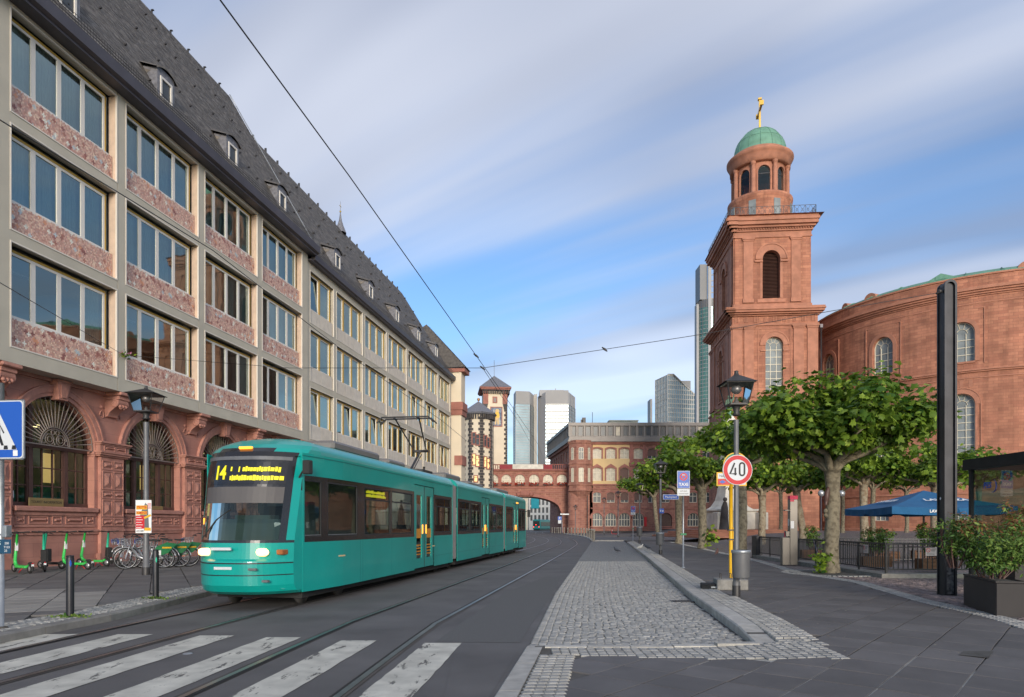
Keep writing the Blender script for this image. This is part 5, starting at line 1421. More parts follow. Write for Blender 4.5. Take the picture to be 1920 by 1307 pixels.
# solid front with one flat arch: springing right at 1053/960, crown 1003/931
acx, aw = bx(985), bx(1054) * 2 - 2 * bx(985)
n = 20; zs0, zc0 = bz(966), bz(931)
arch = [(acx - aw / 2 + aw * i / n, zs0 + (zc0 - zs0) * math.sqrt(max(0, 1 - (2 * i / n - 1) ** 2)) ** .8) for i in range(n + 1)]
zt = bz(909)
for y, dep in ((0, 7),):
    for (xa, za), (xb, zb) in zip(arch, arch[1:]):
        mb.quad((xa, y, za), (xb, y, zb), (xb, y, zt), (xa, y, zt)); mb.quad((xa, y, za), (xb, y, zb), (xb, y + dep, zb), (xa, y + dep, za))
    mb.quad((arch[-1][0], y, 0), (b1 + 3, y, 0), (b1 + 3, y, zt), (arch[-1][0], y, zt)); mb.quad((b0 - 3, y, 0), (arch[0][0], y, 0), (arch[0][0], y, zt), (b0 - 3, y, zt))
    mb.quad((arch[-1][0], y, 0), (arch[-1][0], y + dep, 0), (arch[-1][0], y + dep, zs0), (arch[-1][0], y, zs0)); mb.quad((arch[0][0], y, 0), (arch[0][0], y + dep, 0), (arch[0][0], y + dep, zs0), (arch[0][0], y, zs0))
bw_ = [(bx(p), 1.95, bz(907.5), bz(889.5), 'r') for p in (925, 949.5, 975, 1001.5, 1027.5, 1053.5)]
wall(mb, b0 - 3, b1 + 3, zt, bz(880), bw_, depth=.5)
mb.quad((b0 - 3, 0, bz(880)), (b1 + 3, 0, bz(880)), (b1 + 3, 7, bz(880)), (b0 - 3, 7, bz(880)))
mb.build('wall', MS['roemer'], br)
mb = MB()
for (xa, za), (xb, zb) in zip(arch, arch[1:]):
    mb.add([(xa, -.15, za), (xb, -.15, zb), (xb, -.15, zb + .6), (xa, -.15, za + .6), (xa, 0.02, za), (xb, .02, zb), (xb, .02, zb + .6), (xa, .02, za + .6)], [(0, 1, 2, 3), (0, 1, 5, 4), (3, 2, 6, 7)])
for z, o, h in ((bz(916), .15, .25), (bz(911), .25, .2), (bz(883), .4, .35), (bz(924), .12, .2)): mb.box(b0 - 3, b1, -o, 0, z, z + h)
for o_ in bw_: ring_band(mb, *o_, .3, -.1, 0, n=10)
mb.bbox(bx(984) - 1, bx(984) + 1, -.4, 0, bz(930), bz(920), .2)
for sx in (-1, 1): mb.sphere((bx(984) + sx * 1.3, -.1, bz(927)), .5, 8)
mb.build('moulding', MS['roemer_plain'], br)
for o_ in bw_: small_window(br, *o_, .15, nx=3, zf=(.45,), lit='skyg')
mb = MB(); x = b0
zp0, zp1 = bz(881), bz(871.5)
while x < b1 - 1.5: mb.box(x, x + .16, -.25, -.05, zp0, zp1); x += .42
mb.box(b0, b1 - 1.5, -.3, 0, zp1 - .05, zp1 + .1); mb.box(b0, b1, -.45, .3, zp0 - .1, zp0 + .05)
mb.build('parapet', mat('red_painted_rail', (.22, .07, .055), .7, var=.3, vscale=.7), br)
mb = MB(); mb.quad((bx(961), -.4, bz(879.5)), (bx(1018), -.4, bz(880)), (bx(1018), -.4, bz(871)), (bx(961), -.4, bz(870.5))); bn = mb.build('banner', MS['stone_white'], br)
mb = MB(); mb.quad((bx(937), -.35, bz(880)), (bx(960.5), -.35, bz(880)), (bx(960.5), -.35, bz(872)), (bx(937), -.35, bz(872))); mb.quad((bx(1019), -.35, bz(880)), (bx(1035), -.35, bz(880)), (bx(1035), -.35, bz(872)), (bx(1019), -.35, bz(872))); mb.build('red_cloth', mat('faded_red_cloth', (.28, .04, .05), .8), br)
for o_ in bw_:
    g = MB(); g.box(o_[0] - .95, o_[0] + .95, -.5, -.05, o_[2] - .3, o_[2] - .02); bxo = g.build('flower_box', MS['basalt'], br)
    rg2 = random.Random(int(o_[0] * 10)); vs = []; k = 0
    for i in range(130):
        p = Vector((o_[0] + rg2.uniform(-1, 1), -.35 + rg2.uniform(-.25, .15), o_[2] + rg2.gauss(.02, .17))); a = Vector((rg2.uniform(-1, 1), rg2.uniform(-1, 1), rg2.uniform(-1, 1))).normalized() * .12; b = a.cross(Vector((0, .6, .8)))
        vs += [tuple(p - a), tuple(p + b), tuple(p + a), tuple(p - b)]
    g = MB(); g.add(vs, [(4 * i, 4 * i + 1, 4 * i + 2, 4 * i + 3) for i in range(130)]); q = g.build('geraniums', MS['geranium'], bxo, kind='stuff')
    at_ = q.data.attributes.new('tint', 'FLOAT', 'POINT'); at_.data.foreach_set('value', np.random.RandomState(3).rand(len(q.data.vertices)).astype(np.float32))

# ---------------------------------------------------------------- octagonal stair turret
st = thing('octagonal_tower', 'cream octagonal stair tower with black quoins and tent roof topped by a copper ball', 'tower', (PX(896, 127), 129.5, 0), 0)
S_ = 127 / F
zE, zA = HC + (985 - 778) * S_, HC + (985 - 748) * S_
rt = 2.85; a0_ = R(-90 - 22.5 - 8)
mb = MB(); poly_ring(mb, 0, 0, rt, 8, a0_, 0, zE + .2); mb.build('shaft', MS['cream'], st)
mb = MB(); poly_ring(mb, 0, 0, rt + .55, 8, a0_, zE + .2, zE + .5, 0, rt + .75); poly_ring(mb, 0, 0, rt + .75, 8, a0_, zE + .5, zA, 0, .05); mb.build('tent_roof', MS['slate_blue'], st)
mb = MB(); mb.sphere((0, 0, zA + .35), .3, 10); mb.tube((0, 0, zA - .3), (0, 0, zA + .3), .06); mb.build('ball_finial', mat('copper_ball', (.6, .28, .10), .3, .8, var=.0), st)
mb = MB()
V8 = [(rt * math.cos(a0_ + 2 * math.pi * i / 8), rt * math.sin(a0_ + 2 * math.pi * i / 8)) for i in range(8)]
for i, (vx, vy) in enumerate(V8):
    z = 0; k = 0; pv, nx_ = Vector(V8[i - 1]), Vector(V8[(i + 1) % 8]); v = Vector((vx, vy))
    while z < zE + .2:
        w = .62 if k % 2 else .36; h = .52
        for o in (pv, nx_):
            d = (o - v).normalized(); nn = Vector((d.y, -d.x)); nn = nn if nn.dot(v) > 0 else -nn
            a = v - nn * .1; b = v + d * w - nn * .1; c = v + d * w + nn * .07; e = v + nn * .07
            mb.prism([(a.x, a.y, z), (b.x, b.y, z), (c.x, c.y, z), (e.x, e.y, z)], (0, 0, h - .04))
        z += h; k += 1
for i in range(8):
    p, q = Vector(V8[i]), Vector(V8[(i + 1) % 8])
    for t in (.1, .3, .5, .7, .9):
        m_ = p.lerp(q, t); o = m_.normalized()
        mb.T = Matrix.Translation((m_.x, m_.y, 0)) @ Matrix.Rotation(math.atan2(o.y, o.x), 4, 'Z'); mb.box(-.1, .45, -.11, .11, zE - .7, zE + .25); mb.T = None
mb.build('quoins', MS['basalt'], st, kind='stuff')
for fi, lst in ((0, ((812, 832, -.36), (816, 834, .36), (852, 871, -.36), (855, 874, .36), (893, 903, 0))), (1, ((817, 836, -.3), (821, 838, .35), (857, 875, -.3), (860, 878, .35)))):
    ang = a0_ + R(22.5) + fi * R(45)
    for yt, yb, ox in lst:
        T = Matrix.Rotation(ang + R(90), 4, 'Z') @ Matrix.Translation((0, -rt * math.cos(R(22.5)) - .3, 0))
        z0, z1 = HC + (985 - yb) * S_, HC + (985 - yt) * S_
        g = MB(); g.T = T; ring_band(g, ox, .55, z0, z1, None, .16, .15, .32); g.box(ox - .45, ox + .45, .12, .32, z0 - .2, z0); g.box(ox - .28, ox + .28, .2, .28, (z0 + z1) / 2 + .2, (z0 + z1) / 2 + .28)
        wo = g.build('window', MS['roemer_plain'], st)
        g = MB(); g.T = T; g.quad((ox - .27, .27, z0), (ox + .27, .27, z0), (ox + .27, .27, z1), (ox - .27, .27, z1)); g.build('pane', MS['room_glow' if yt > 845 else 'far_glass'], wo)
# ---------------------------------------------------------------- the tall tower with the mosaic
lt = thing('mosaic_tower', 'tall cream tower with knight mosaic, black quoins and low slate pyramid roof', 'tower', (PX(907, 143), 143, 0), R(6))
S_ = 143 / F; lw = 4.9; zT = HC + (985 - 733) * S_
mb = MB(); mb.box(0, lw, 0, 6.5, 0, zT); mb.build('shaft', MS['cream'], lt)
mb = MB()
zb1 = HC + (985 - 757) * S_
for x0, x1 in ((-.12, .95), (lw - .95, lw + .12)):
    mb.box(x0, x1, -.12, .5, zb1, zT)
mb.box(lw, lw + .12, -.12, 1.0, zb1, zT); mb.box(lw, lw + .12, 5.4, 6.6, zb1 - 1, zT)
for z0, z1, o in ((zT + .25, zT + .5, .65), (zT + .5, zT + .75, .85)): mb.box(-o, lw + o, -o, 6.5 + o, z0, z1)
mb.box(lw, lw + .15, 2.2, 2.5, 17, zb1 + .5); mb.box(lw, lw + .15, 4.1, 4.4, 17, zb1 + .5); mb.box(lw, lw + .15, 2.2, 4.4, zb1 + .5, zb1 + .8)
mb.build('sandstone_trim', MS['roemer_plain'], lt)
mb = MB()
for k in range(int(zb1 / .5)):
    w = .62 if k % 2 else .34; z = k * .5
    mb.box(lw - w, lw + .08, -.08, w * .8, z, z + .46); mb.box(-.08, w, -.08, .3, z, z + .46)
for k in range(15): x = lerp(-.4, lw + .4, (k + .5) / 15); mb.box(x - .12, x + .12, -.6, 0, zT - .55, zT + .25); y = lerp(0, 6.5, (k + .5) / 15); mb.box(lw, lw + .6, y - .13, y + .13, zT - .55, zT + .25)
for x in (.4, lw - .4): mb.prism([(x - .5, -.12, zb1), (x + .5, -.12, zb1), (x + .25, -.12, zb1 - 1.2), (x - .25, -.12, zb1 - 1.2)], (0, .14, 0))
mb.box(lw, lw + .3, 2.6, 4, 15.5, 17)
mb.build('quoins', MS['basalt'], lt, kind='stuff')
mb = MB(); zq = zT + .75; mb.add([(-.9, -.9, zq), (lw + .9, -.9, zq), (lw + .9, 7.4, zq), (-.9, 7.4, zq), (lw / 2, 3.2, HC + (985 - 705) * S_ + .8)], [(0, 1, 4), (1, 2, 4), (2, 3, 4), (3, 0, 4)]); mb.tube((lw / 2, 3.2, zq), (lw / 2, 3.2, zq + 6.5), .04); mb.build('pyramid_roof', MS['slate_blue'], lt)
g = MB(); ring_band(g, 2.35, .5, zT - 2.3, zT - 1.4, None, .25, -.1, .05); g.box(1.85, 2.85, -.1, .05, zT - 2.5, zT - 2.3); g.box(2.3, 2.4, -.06, .02, zT - 2.3, zT - 1.4); wo = g.build('window', MS['roemer_plain'], lt)
g = MB(); g.quad((2.1, -.02, zT - 2.3), (2.6, -.02, zT - 2.3), (2.6, -.02, zT - 1.4), (2.1, -.02, zT - 1.4)); g.build('pane', MS['far_glass'], wo)
z0, z1 = HC + (985 - 798) * S_, HC + (985 - 764) * S_; xa, xb = 1.55, 3.75
g = MB(); ring_band(g, (xa + xb) / 2, xb - xa, z0, z1, None, .18, -.1, .02); g.box(xa - .18, xb + .18, -.1, .02, z0 - .2, z0); mo = g.build('mosaic_frame', MS['roemer_plain'], lt)
g = MB(); g.quad((xa, -.03, z0), (xb, -.03, z0), (xb, -.03, z1), (xa, -.03, z1)); g.build('mosaic_ground', mat('blue_mosaic', (.03, .07, .16), .5, var=.5, vscale=1.5, col2=(.12, .16, .22)), mo)
g = MB(); mx_ = (xa + xb) / 2 + .1; H_ = z1 - z0
def disc(cx, cz, rx, rz, m): g.poly([(cx + rx * math.cos(a * .45), -.045 - .001 * m, cz + rz * math.sin(a * .45)) for a in range(14)], m)
disc(mx_ + .1, z0 + H_ * .82, .42, .42, 0); disc(mx_ + .05, z0 + H_ * .56, .52, .85, 1)
for sx in (-.3, .3): g.poly([(mx_ + sx - .16, -.05, z0 + .25), (mx_ + sx + .16, -.05, z0 + .25), (mx_ + sx * .6 + .2, -.05, z0 + H_ * .45), (mx_ + sx * .6 - .2, -.05, z0 + H_ * .45)], 0)
g.poly([(mx_ - .75, -.05, z0 + .2), (mx_ - .65, -.05, z0 + .2), (mx_ - .55, -.05, z1 - .4), (mx_ - .65, -.05, z1 - .4)], 2); g.poly([(mx_ + .5, -.05, z0 + .3), (mx_ + .8, -.05, z0 + .3), (mx_ + .55, -.05, z0 + H_ * .6)], 2)
g.build('mosaic_figure', [MS['ochre'], MS['sign_yellow'], MS['stone_white']], mo)

# ---------------------------------------------------------------- gabled cream house at the end of the office building
ghp = loc2w(77.2, -.95, 0)
gh = thing('corner_house', 'cream rendered house with red sandstone bands and slate roof beyond the office building', 'building', (ghp[0], ghp[1], 0), RZ)
mb = MB(); mb.box(0, 1.9, 0, 12, 0, 19.9); mb.build('wall', MS['cream'], gh)
mb = MB(); mb.box(-.25, 2.1, -.25, 2, 15.0, 15.9); mb.box(-.15, 2, -.15, 1.5, 14.4, 15.0); mb.box(-.15, 2, -.15, .8, 8.6, 9.7); mb.box(-.2, 2.2, -.45, 12, 19.4, 19.9); mb.build('sandstone_band', MS['roemer_plain'], gh)
mb = MB(); slates(mb, lambda t: lerp(-.45, 1.4, t), lambda t: 2.3, -.6, 19.9, 4.6, 25.6, .45, .26)
mb.add([(-.45, -.58, 19.88), (2.3, -.58, 19.88), (2.3, 4.6, 25.55), (1.4, 4.6, 25.55), (2.3, 12.4, 19.88), (-.45, 12.4, 19.88)], [(0, 1, 2, 3), (3, 2, 4, 5), (0, 3, 5), (1, 4, 2)]); mb.build('slate_roof', MS['slate'], gh, kind='stuff')

# ---------------------------------------------------------------- beyond the arch
fb = thing('office_block', 'pale office block with a grid of windows and a turquoise banner seen under the bridge', 'building', (PX(985, 235), 235, 0), 0)
mb = MB(); rows_ = 6; s_ = 235 / F
wall(mb, -3, 14, 2.5, 14, [], depth=.4) if False else None
for r in range(4):
    wall(mb, 1.2, 14, 2.8 + r * 2.7, 5.5 + r * 2.7, [(2.1 + 1.35 * i, .75, 3.2 + r * 2.7, 5.1 + r * 2.7, None) for i in range(9)], depth=.5)
mb.quad((1.2, 0, 0), (14, 0, 0), (14, 0, 2.8), (1.2, 0, 2.8)); mb.build('wall', mat('pale_concrete', (.62, .60, .56), .8, var=.05), fb)
mb = MB(); mb.quad((1, .45, 0), (14, .45, 0), (14, .45, 14), (1, .45, 14)); mb.build('glazing', MS['far_glass'], fb)
mb = MB(); mb.box(-6, .9, -.5, 6, 0, 14.5); mb.box(-5.9, 1.1, -.7, 0, 10.8, 11.3); mb.build('side_wing', MS['cream'], fb)
mb = MB(); mb.box(2.0, 4.7, -.25, -.1, 7.4, 14); mb.build('banner', mat('turquoise_banner', (.01, .30, .36), .7, var=.1, vscale=.6), fb)

# ---------------------------------------------------------------- skyline
def grid_tower(nm, label, pxs, d, y_top, y_body, faces, m_fr, z0=0):
    pass
def face_grid(fr, gl, p, q, z0, z1, nx, nz, wv, wh, dep=.6):
    """mullion grid on the vertical face p->q with glass behind"""
    P, Q = Vector((*p, 0)), Vector((*q, 0)); d = (Q - P); L = d.length; t = d / L; n = Vector((t.y, -t.x, 0))
    T = Matrix(((t.x, -n.x, 0, P.x), (t.y, -n.y, 0, P.y), (0, 0, 1, 0), (0, 0, 0, 1)))
    fr.T = T; gl.T = T
    gl.quad((0, 0, z0), (L, 0, z0), (L, 0, z1), (0, 0, z1))
    for i in range(nx + 1): x = L * i / nx; fr.box(x - wv / 2, x + wv / 2, -dep, 0.1, z0, z1)
    for j in range(nz + 1): z = lerp(z0, z1, j / nz); fr.box(0, L, -dep * .7, 0.1, z - wh / 2, z + wh / 2)
    fr.T = None; gl.T = None
def sky_tower(nm, label, pts, d, ytop, ybase_band, specs, plain):
    """pts: plan corners as (px, depth) ordered left to right along the visible front"""
    t = thing(nm, label, 'skyscraper', (0, 0, 0), 0)
    return t
D = 470.
def V_(px, dd): return (PX(px, dd), dd)
zt_ = PZ(733, D); zb_ = PZ(763, D)
t1 = thing('bank_tower', 'bank high-rise of two linked grey and silver glass slabs behind the cream towers', 'skyscraper', (PX(1020, D), D, 0), 0)
def rel(p): return (p[0] - PX(1020, D), p[1] - D)
fr = MB(); gl = MB(); sl = MB(); dk = MB()
A = [V_(963, D + 12), V_(967, D), V_(993, D + 2), V_(1001, D + 16)]
for (p, q, nx) in ((A[0], A[1], 1), (A[1], A[2], 12), (A[2], A[3], 2)):
    face_grid(fr, gl, rel(p), rel(q), 0, PZ(757, D), nx, 46, .12, .35, .3)
def facade_plain(mb, p, q, z0, z1, ribs=0):
    p, q = rel(p), rel(q); mb.quad((*p, z0), (*q, z0), (*q, z1), (*p, z1))
    for i in range(ribs):
        a = Vector((*p, 0)).lerp(Vector((*q, 0)), (i + .5) / ribs); mb.box(a.x - .12, a.x + .12, a.y - .5, a.y + .2, z0, z1)
facade_plain(dk, A[0], A[1], PZ(757, D), zt_); facade_plain(dk, A[1], A[2], PZ(757, D), zt_, 14); facade_plain(dk, A[2], A[3], PZ(757, D), zt_, 3)
facade_plain(sl, A[3], V_(1007, D + 14), 0, PZ(731, D), 2)
B = [V_(1008, D + 14), V_(1023, D - 4), V_(1066, D - 4), V_(1078.5, D + 16)]
facade_plain(dk, B[0], B[1], 0, PZ(737, D), 8)
face_grid(sl, gl, rel(B[1]), rel(B[2]), 0, PZ(760, D), 14, 34, .15, 1.0, .4); facade_plain(dk, B[1], B[2], PZ(760, D), PZ(734, D), 16)
face_grid(fr, gl, rel(B[2]), rel(B[3]), 0, PZ(760, D), 4, 34, .2, .5, .3); facade_plain(dk, B[2], B[3], PZ(760, D), PZ(737, D), 4)
dk.box(rel(V_(1012, D))[0], rel(V_(1058, D))[0], 4, 16, PZ(740, D), PZ(729, D)); dk.box(rel(V_(1042, D))[0], rel(V_(1043.5, D))[0], 6, 7, PZ(729, D), PZ(725, D))
fr.build('mullions', MS['tower_grey'], t1); sl.build('pale_cladding', MS['tower_light'], t1); dk.build('grey_cladding', MS['tower_grey'], t1); gl.build('glazing', MS['mirror_glass'], t1)
# angular glass tower
D = 640.
t2 = thing('glass_tower', 'angular glass tower with a slanted pale edged top behind the town hall', 'skyscraper', (PX(1250, D), D, 0), 0)
def rel(p): return (p[0] - PX(1250, D), p[1] - D)
fr = MB(); gl = MB()
face_grid(fr, gl, rel(V_(1229, D + 25)), rel(V_(1252, D)), 0, PZ(703, D), 8, 26, .35, .5, .5)
# front: slanted head polygon
p, q = rel(V_(1252, D)), rel(V_(1303, D + 8)); L = q[0] - p[0]
zA_, zB_ = PZ(702, D), PZ(737, D)
gl.poly([(p[0], p[1], 0), (q[0], q[1], 0), (q[0], q[1], zB_), (p[0] + L * .2, p[1] + 1.5, zA_), (p[0], p[1], zA_)])
for i in range(15):
    x = p[0] + L * i / 14; zt2 = zA_ if i <= 2.8 else lerp(zA_, zB_, (i / 14 - .2) / .8); y_ = lerp(p[1], q[1], i / 14); fr.box(x - .3, x + .3, y_ - .6, y_, 0, zt2)
for j in range(34):
    z = j * 4.3
    if z > zA_: break
    xe = 1 if z < zB_ else lerp(1, .2, (z - zB_) / (zA_ - zB_)); fr.add([(p[0], p[1] - .7, z - .4), (p[0] + L * xe, lerp(p[1], q[1], xe) - .7, z - .4), (p[0] + L * xe, lerp(p[1], q[1], xe) - .7, z + .4), (p[0], p[1] - .7, z + .4)], [(0, 1, 2, 3)])
fr.tube((p[0] + L * .2, p[1], zA_), (q[0], q[1], zB_), .7, n=4); fr.tube((p[0], p[1], zA_), (p[0] + L * .2, p[1], zA_), .7, n=4)
fr.build('mullions', MS['tower_light'], t2); gl.build('glazing', MS['mirror_glass'], t2)
mb = MB(); a = rel(V_(1276, D + 30)); b = rel(V_(1295, D + 30)); mb.box(a[0], b[0], 30, 40, 0, PZ(714, D + 30)); mb.build('rear_block', MS['tower_dark'], t2)
mb = MB(); a = rel(V_(1223, D + 26)); mb.box(a[0], rel(V_(1230, D))[0], 26, 40, 0, PZ(748, D + 26)); mb.build('side_block', MS['tower_grey'], t2)
# round ended tower beside the church
D = 560.
t3 = thing('bank_tower', 'tallest tower with green glass shaft and dark top partly hidden by the church', 'skyscraper', (PX(1330, D), D, 0), 0)
def rel(p): return (p[0] - PX(1330, D), p[1] - D)
fr = MB(); gl = MB(); dk = MB(); x0 = rel(V_(1312.5, D))[0]; xm = rel(V_(1318, D))[0]; x1 = rel(V_(1338, D))[0]
z1 = PZ(560, D); z2 = PZ(494, D)
gl.lathe([(10.5, 0), (10.5, PZ(575, D))], 24, (x0 + 10.5, 10, 0)); dk.lathe([(10.5, PZ(575, D)), (10.5, z1)], 24, (x0 + 10.5, 10, 0))
for j in range(62): z = j * 3.2; fr.lathe([(10.6, z), (10.6, z + .35)], 24, (x0 + 10.5, 10, 0)) if z < PZ(575, D) else None
for k in range(12): a = R(180 + 15 * k); fr.tube((x0 + 10.5 + 10.7 * math.cos(a), 10 + 10.7 * math.sin(a), 0), (x0 + 10.5 + 10.7 * math.cos(a), 10 + 10.7 * math.sin(a), z1), .18, n=4)
dk.box(x0 + .5, x0 + 6.5, 2, 16, z1, z2); fr.box(x0 + 6.5, x0 + 9, -1, 1, 0, z2); fr.box(x0 - 1.2, x0 + .8, 6, 12, 0, PZ(566, D))
for j in range(6): fr.box(x0 + 6.5, x0 + 11, 0, .5, z1 + 4.8 * j, z1 + 4.8 * j + .6)
fr.build('mullions', MS['tower_grey'], t3); gl.build('glazing', mat('green_tower_glass', (.10, .22, .18), .15, .5, var=.2, vscale=.2, coord='Object'), t3); dk.build('dark_top', MS['tower_dark'], t3)
# ================================================================ the tram
def wpt(offs, s): return (offs * .9866 + s * .1634, -offs * .1634 + s * .9866)
tx, ty = wpt(-7.22, 11.5)
tr = thing('tram', 'turquoise three section tram with lit headlights and pantograph passing on the street', 'tram', (tx, ty, 0), RZ)
HW = 1.2
WIN = [(1.02, 1.62), (1.85, 3.3), (3.72, 5.52), (5.62, 7.4), (9.75, 11.75), (12.95, 14.75), (14.85, 16.75), (18.75, 20.4), (20.5, 22.15), (23.1, 25.1), (27.3, 28.4), (28.5, 29.5)]
DOORS = [(7.55, 9.6), (16.95, 18.6), (25.25, 27.15)]
MODS = [(.95, 12.0), (12.65, 22.3), (22.85, 30.0)]
z0, z1, z2, z3 = .30, 1.27, 2.58, 3.02
MIR = Matrix.Scale(-1, 4, (0, 1, 0))
for T in (None, MIR):
    te = MB(); te.T = T
    for a, b in MODS:
        cuts = [d for d in DOORS if a <= d[0] and d[1] <= b]; cur = a
        for d in cuts + [(b, b)]:
            if d[0] > cur:
                wall(te, cur, d[0], z0, z1, [], y=-HW, dx=.4); wall(te, cur, d[0], z2, z3, [], y=-HW, dx=.4)
                ops = [((p + q) / 2, q - p, 1.37, 2.50, None) for p, q in WIN if cur - .01 <= p and q <= d[0] + .01]
                bl = MB(); bl.T = T; wall(bl, cur, d[0], z1, z2, ops, y=-HW + .006, depth=.05, dx=.4); bl.build('window_band', MS['tram_black'], tr)
            cur = d[1]
        for d in cuts: wall(te, d[0], d[1], 2.80, z3, [], y=-HW); 
        for x in (a + .01, b - .07): te.box(x, x + .06, -HW - .003, -HW + .02, z0, z3)
    te.build('side_panel', MS['teal'], tr)
    tr_seam = MB(); tr_seam.T = T
    for a, b in ((1.0, 7.4), (9.8, 11.9), (12.8, 16.8), (18.8, 22.2), (23.0, 25.1)):
        tr_seam.box(a, b, -HW - .002, -HW, .62, .632)
    for x in (3.45, 3.6, 5.6, 14.8, 20.5): tr_seam.box(x, x + .012, -HW - .002, -HW, z0, z1)
    for a, b in MODS:
        for i in range(int((b - a) / .5)): tr_seam.box(a + i * .5, a + i * .5 + .5, -HW - .006, -HW, 2.955, 2.975)
    tr_seam.build('seams', MS['teal_dark'], tr)
    for i, (p, q) in enumerate(WIN):
        g = MB(); g.T = T; fr_ = .03
        ring_band(g, (p + q) / 2, q - p - 2 * fr_, 1.40, 2.47, None, fr_, -HW + .008, -HW + .05); g.box(p, q, -HW + .008, -HW + .05, 1.37, 1.40)
        if q - p > 1.5: g.box(p + .03, q - .03, -HW + .012, -HW + .04, 2.20, 2.235)
        if i < 2: g.box(p + .03, q - .03, -HW + .012, -HW + .04, 1.38, 1.41, 1)
        w = g.build('window', [MS['rubber'], MS['galv']], tr)
        g = MB(); g.T = T; g.quad((p + .02, -HW + .03, 1.39), (q - .02, -HW + .03, 1.39), (q - .02, -HW + .03, 2.48), (p + .02, -HW + .03, 2.48)); g.build('pane', MS['pane_dark'], w)
    for d0, d1 in DOORS:
        for a, b in ((d0, (d0 + d1) / 2 - .005), ((d0 + d1) / 2 + .005, d1)):
            g = MB(); g.T = T; c = (a + b) / 2
            wall(g, a + .02, b - .02, .34, 2.78, [(c, (b - a) * .52, .62, 2.50, None)], y=-HW + .015, depth=.04)
            g.box(a + .005, a + .02, -HW + .012, -HW + .05, .34, 2.78, 1); g.box(b - .02, b - .005, -HW + .012, -HW + .05, .34, 2.78, 1)
            g.box(c + (.30 if c < (d0 + d1) / 2 else -.36), c + (.36 if c < (d0 + d1) / 2 else -.30), -HW + .0, -HW + .015, 1.35, 1.62, 2)
            dr = g.build('door', [MS['teal'], MS['rubber'], MS['orange_lamp']], tr)
            g = MB(); g.T = T; hw = (b - a) * .26; g.quad((c - hw, -HW + .04, .62), (c + hw, -HW + .04, .62), (c + hw, -HW + .04, 2.5), (c - hw, -HW + .04, 2.5)); g.build('pane', MS['pane_dark'], dr)
            g = MB(); g.T = T; g.box(c - hw, c + hw, -HW + .03, -HW + .036, 1.22, 1.50); 
            for k in range(4): g.box(c - hw * .8, c + hw * .8, -HW + .03, -HW + .036, .72 + k * .09, .755 + k * .09)
            g.build('door_sticker', mat('amber_sticker', (.55, .22, .02), .6, var=.1), dr)
mb = MB()
for s_ in (2.3, 9.4): mb.box(s_, s_ + .30, -HW - .004, -HW, .93, .96)
mb.build('yellow_marking', MS['ochre'], tr)
prof = [(-HW, 3.02), (-1.185, 3.10), (-1.12, 3.19), (-.98, 3.28), (-.70, 3.345), (-.35, 3.375), (0, 3.385), (.35, 3.375), (.70, 3.345), (.98, 3.28), (1.12, 3.19), (1.185, 3.10), (HW, 3.02)]
mb = MB()
for a, b in MODS:
    a2 = 1.6 if a < 1 else a; n = len(prof)
    b3 = b if b < 29 else 29.6
    mb.add([(a2, y, z) for y, z in prof] + [(b3, y, z) for y, z in prof], [(i, i + 1, n + i + 1, n + i) for i in range(n - 1)], 0, True)
    if b < 29: mb.poly([(b, y, z) for y, z in prof]); 
    if a > 1: mb.poly([(a, y, z) for y, z in prof])
mb.build('roof', MS['teal'], tr)
for x0, x1, h in ((3.3, 6.3, .22), (7.0, 8.5, .16), (13.2, 15.6, .24), (17, 20, .16), (23.5, 27, .22)):
    mb = MB(); mb.bbox(x0, x1, -.62, .78, 3.33, 3.34 + h, .06); mb.build('roof_unit', MS['roof_metal'], tr)
# bellows
for a, b in ((12.0, 12.65), (22.3, 22.85)):
    mb = MB(); n = 7
    for i in range(n):
        x0, x1 = lerp(a, b, i / n), lerp(a, b, (i + 1) / n); k = .05
        ring = lambda x, o: [(x, -HW + o, .4), (x, -HW + o, 3.0), (x, -.9, 3.22 - o), (x, .9, 3.22 - o), (x, HW - o, 3.0), (x, HW - o, .4)]
        m_ = (x0 + x1) / 2; mb.add(ring(x0, .09) + ring(m_, .03), [(j, j + 1, j + 7, j + 6) for j in range(5)]); mb.add(ring(m_, .03) + ring(x1, .09), [(j, j + 1, j + 7, j + 6) for j in range(5)])
    mb.build('bellows', mat('grey_bellows', (.12, .12, .125), .7, var=.1), tr)
# nose
def hwz(z): return interp([(1.2, 0), (1.2, 3.02), (1.185, 3.10), (1.12, 3.19), (.98, 3.28), (.70, 3.345), (.001, 3.385)], z)
def xfz(z): return interp([(.30, .30), (.16, .36), (.08, .48), (.06, .88), (.07, .93), (.14, .96), (.155, 1.27), (.16, 1.30), (.36, 2.30), (.41, 2.58), (.52, 2.95), (.62, 3.05), (.78, 3.15), (1.02, 3.25), (1.30, 3.33), (1.55, 3.385)], z)
zs = [.30, .36, .48, .66, .68, .88, .905, .93, .97, 1.12, 1.27, 1.32, 1.6, 1.95, 2.28, 2.34, 2.5, 2.82, 2.90, 3.02, 3.10, 3.19, 3.28, 3.345, 3.385]
ts = [i / 12 for i in range(-12, 13)]
def nose_pt(t, z):
    h = hwz(z); k = .62 if z < .95 else .55
    return (min(xfz(z) + k * abs(t) ** 3.2 * (1 if z < 3.02 else max(.2, h / 1.2)) + (.0), 1.55), t * h * (1 if z > .3 else .96), z)
grids = {}
def matof(t, z):
    if .66 <= z < .68 or .88 <= z < .905: return 3
    if 1.27 <= z < 1.32: return 1
    if 1.32 <= z < 2.28:
        if abs(t) > .92: return 0
        return 2 if abs(t) < .87 else 1
    if 2.28 <= z < 3.02: return 1 if abs(t) < .93 else 0
    if 3.02 <= z < 3.10: return 1 if abs(t) < .62 else 0
    return 0
NOSE = {0: MB(), 1: MB(), 2: MB(), 3: MB()}
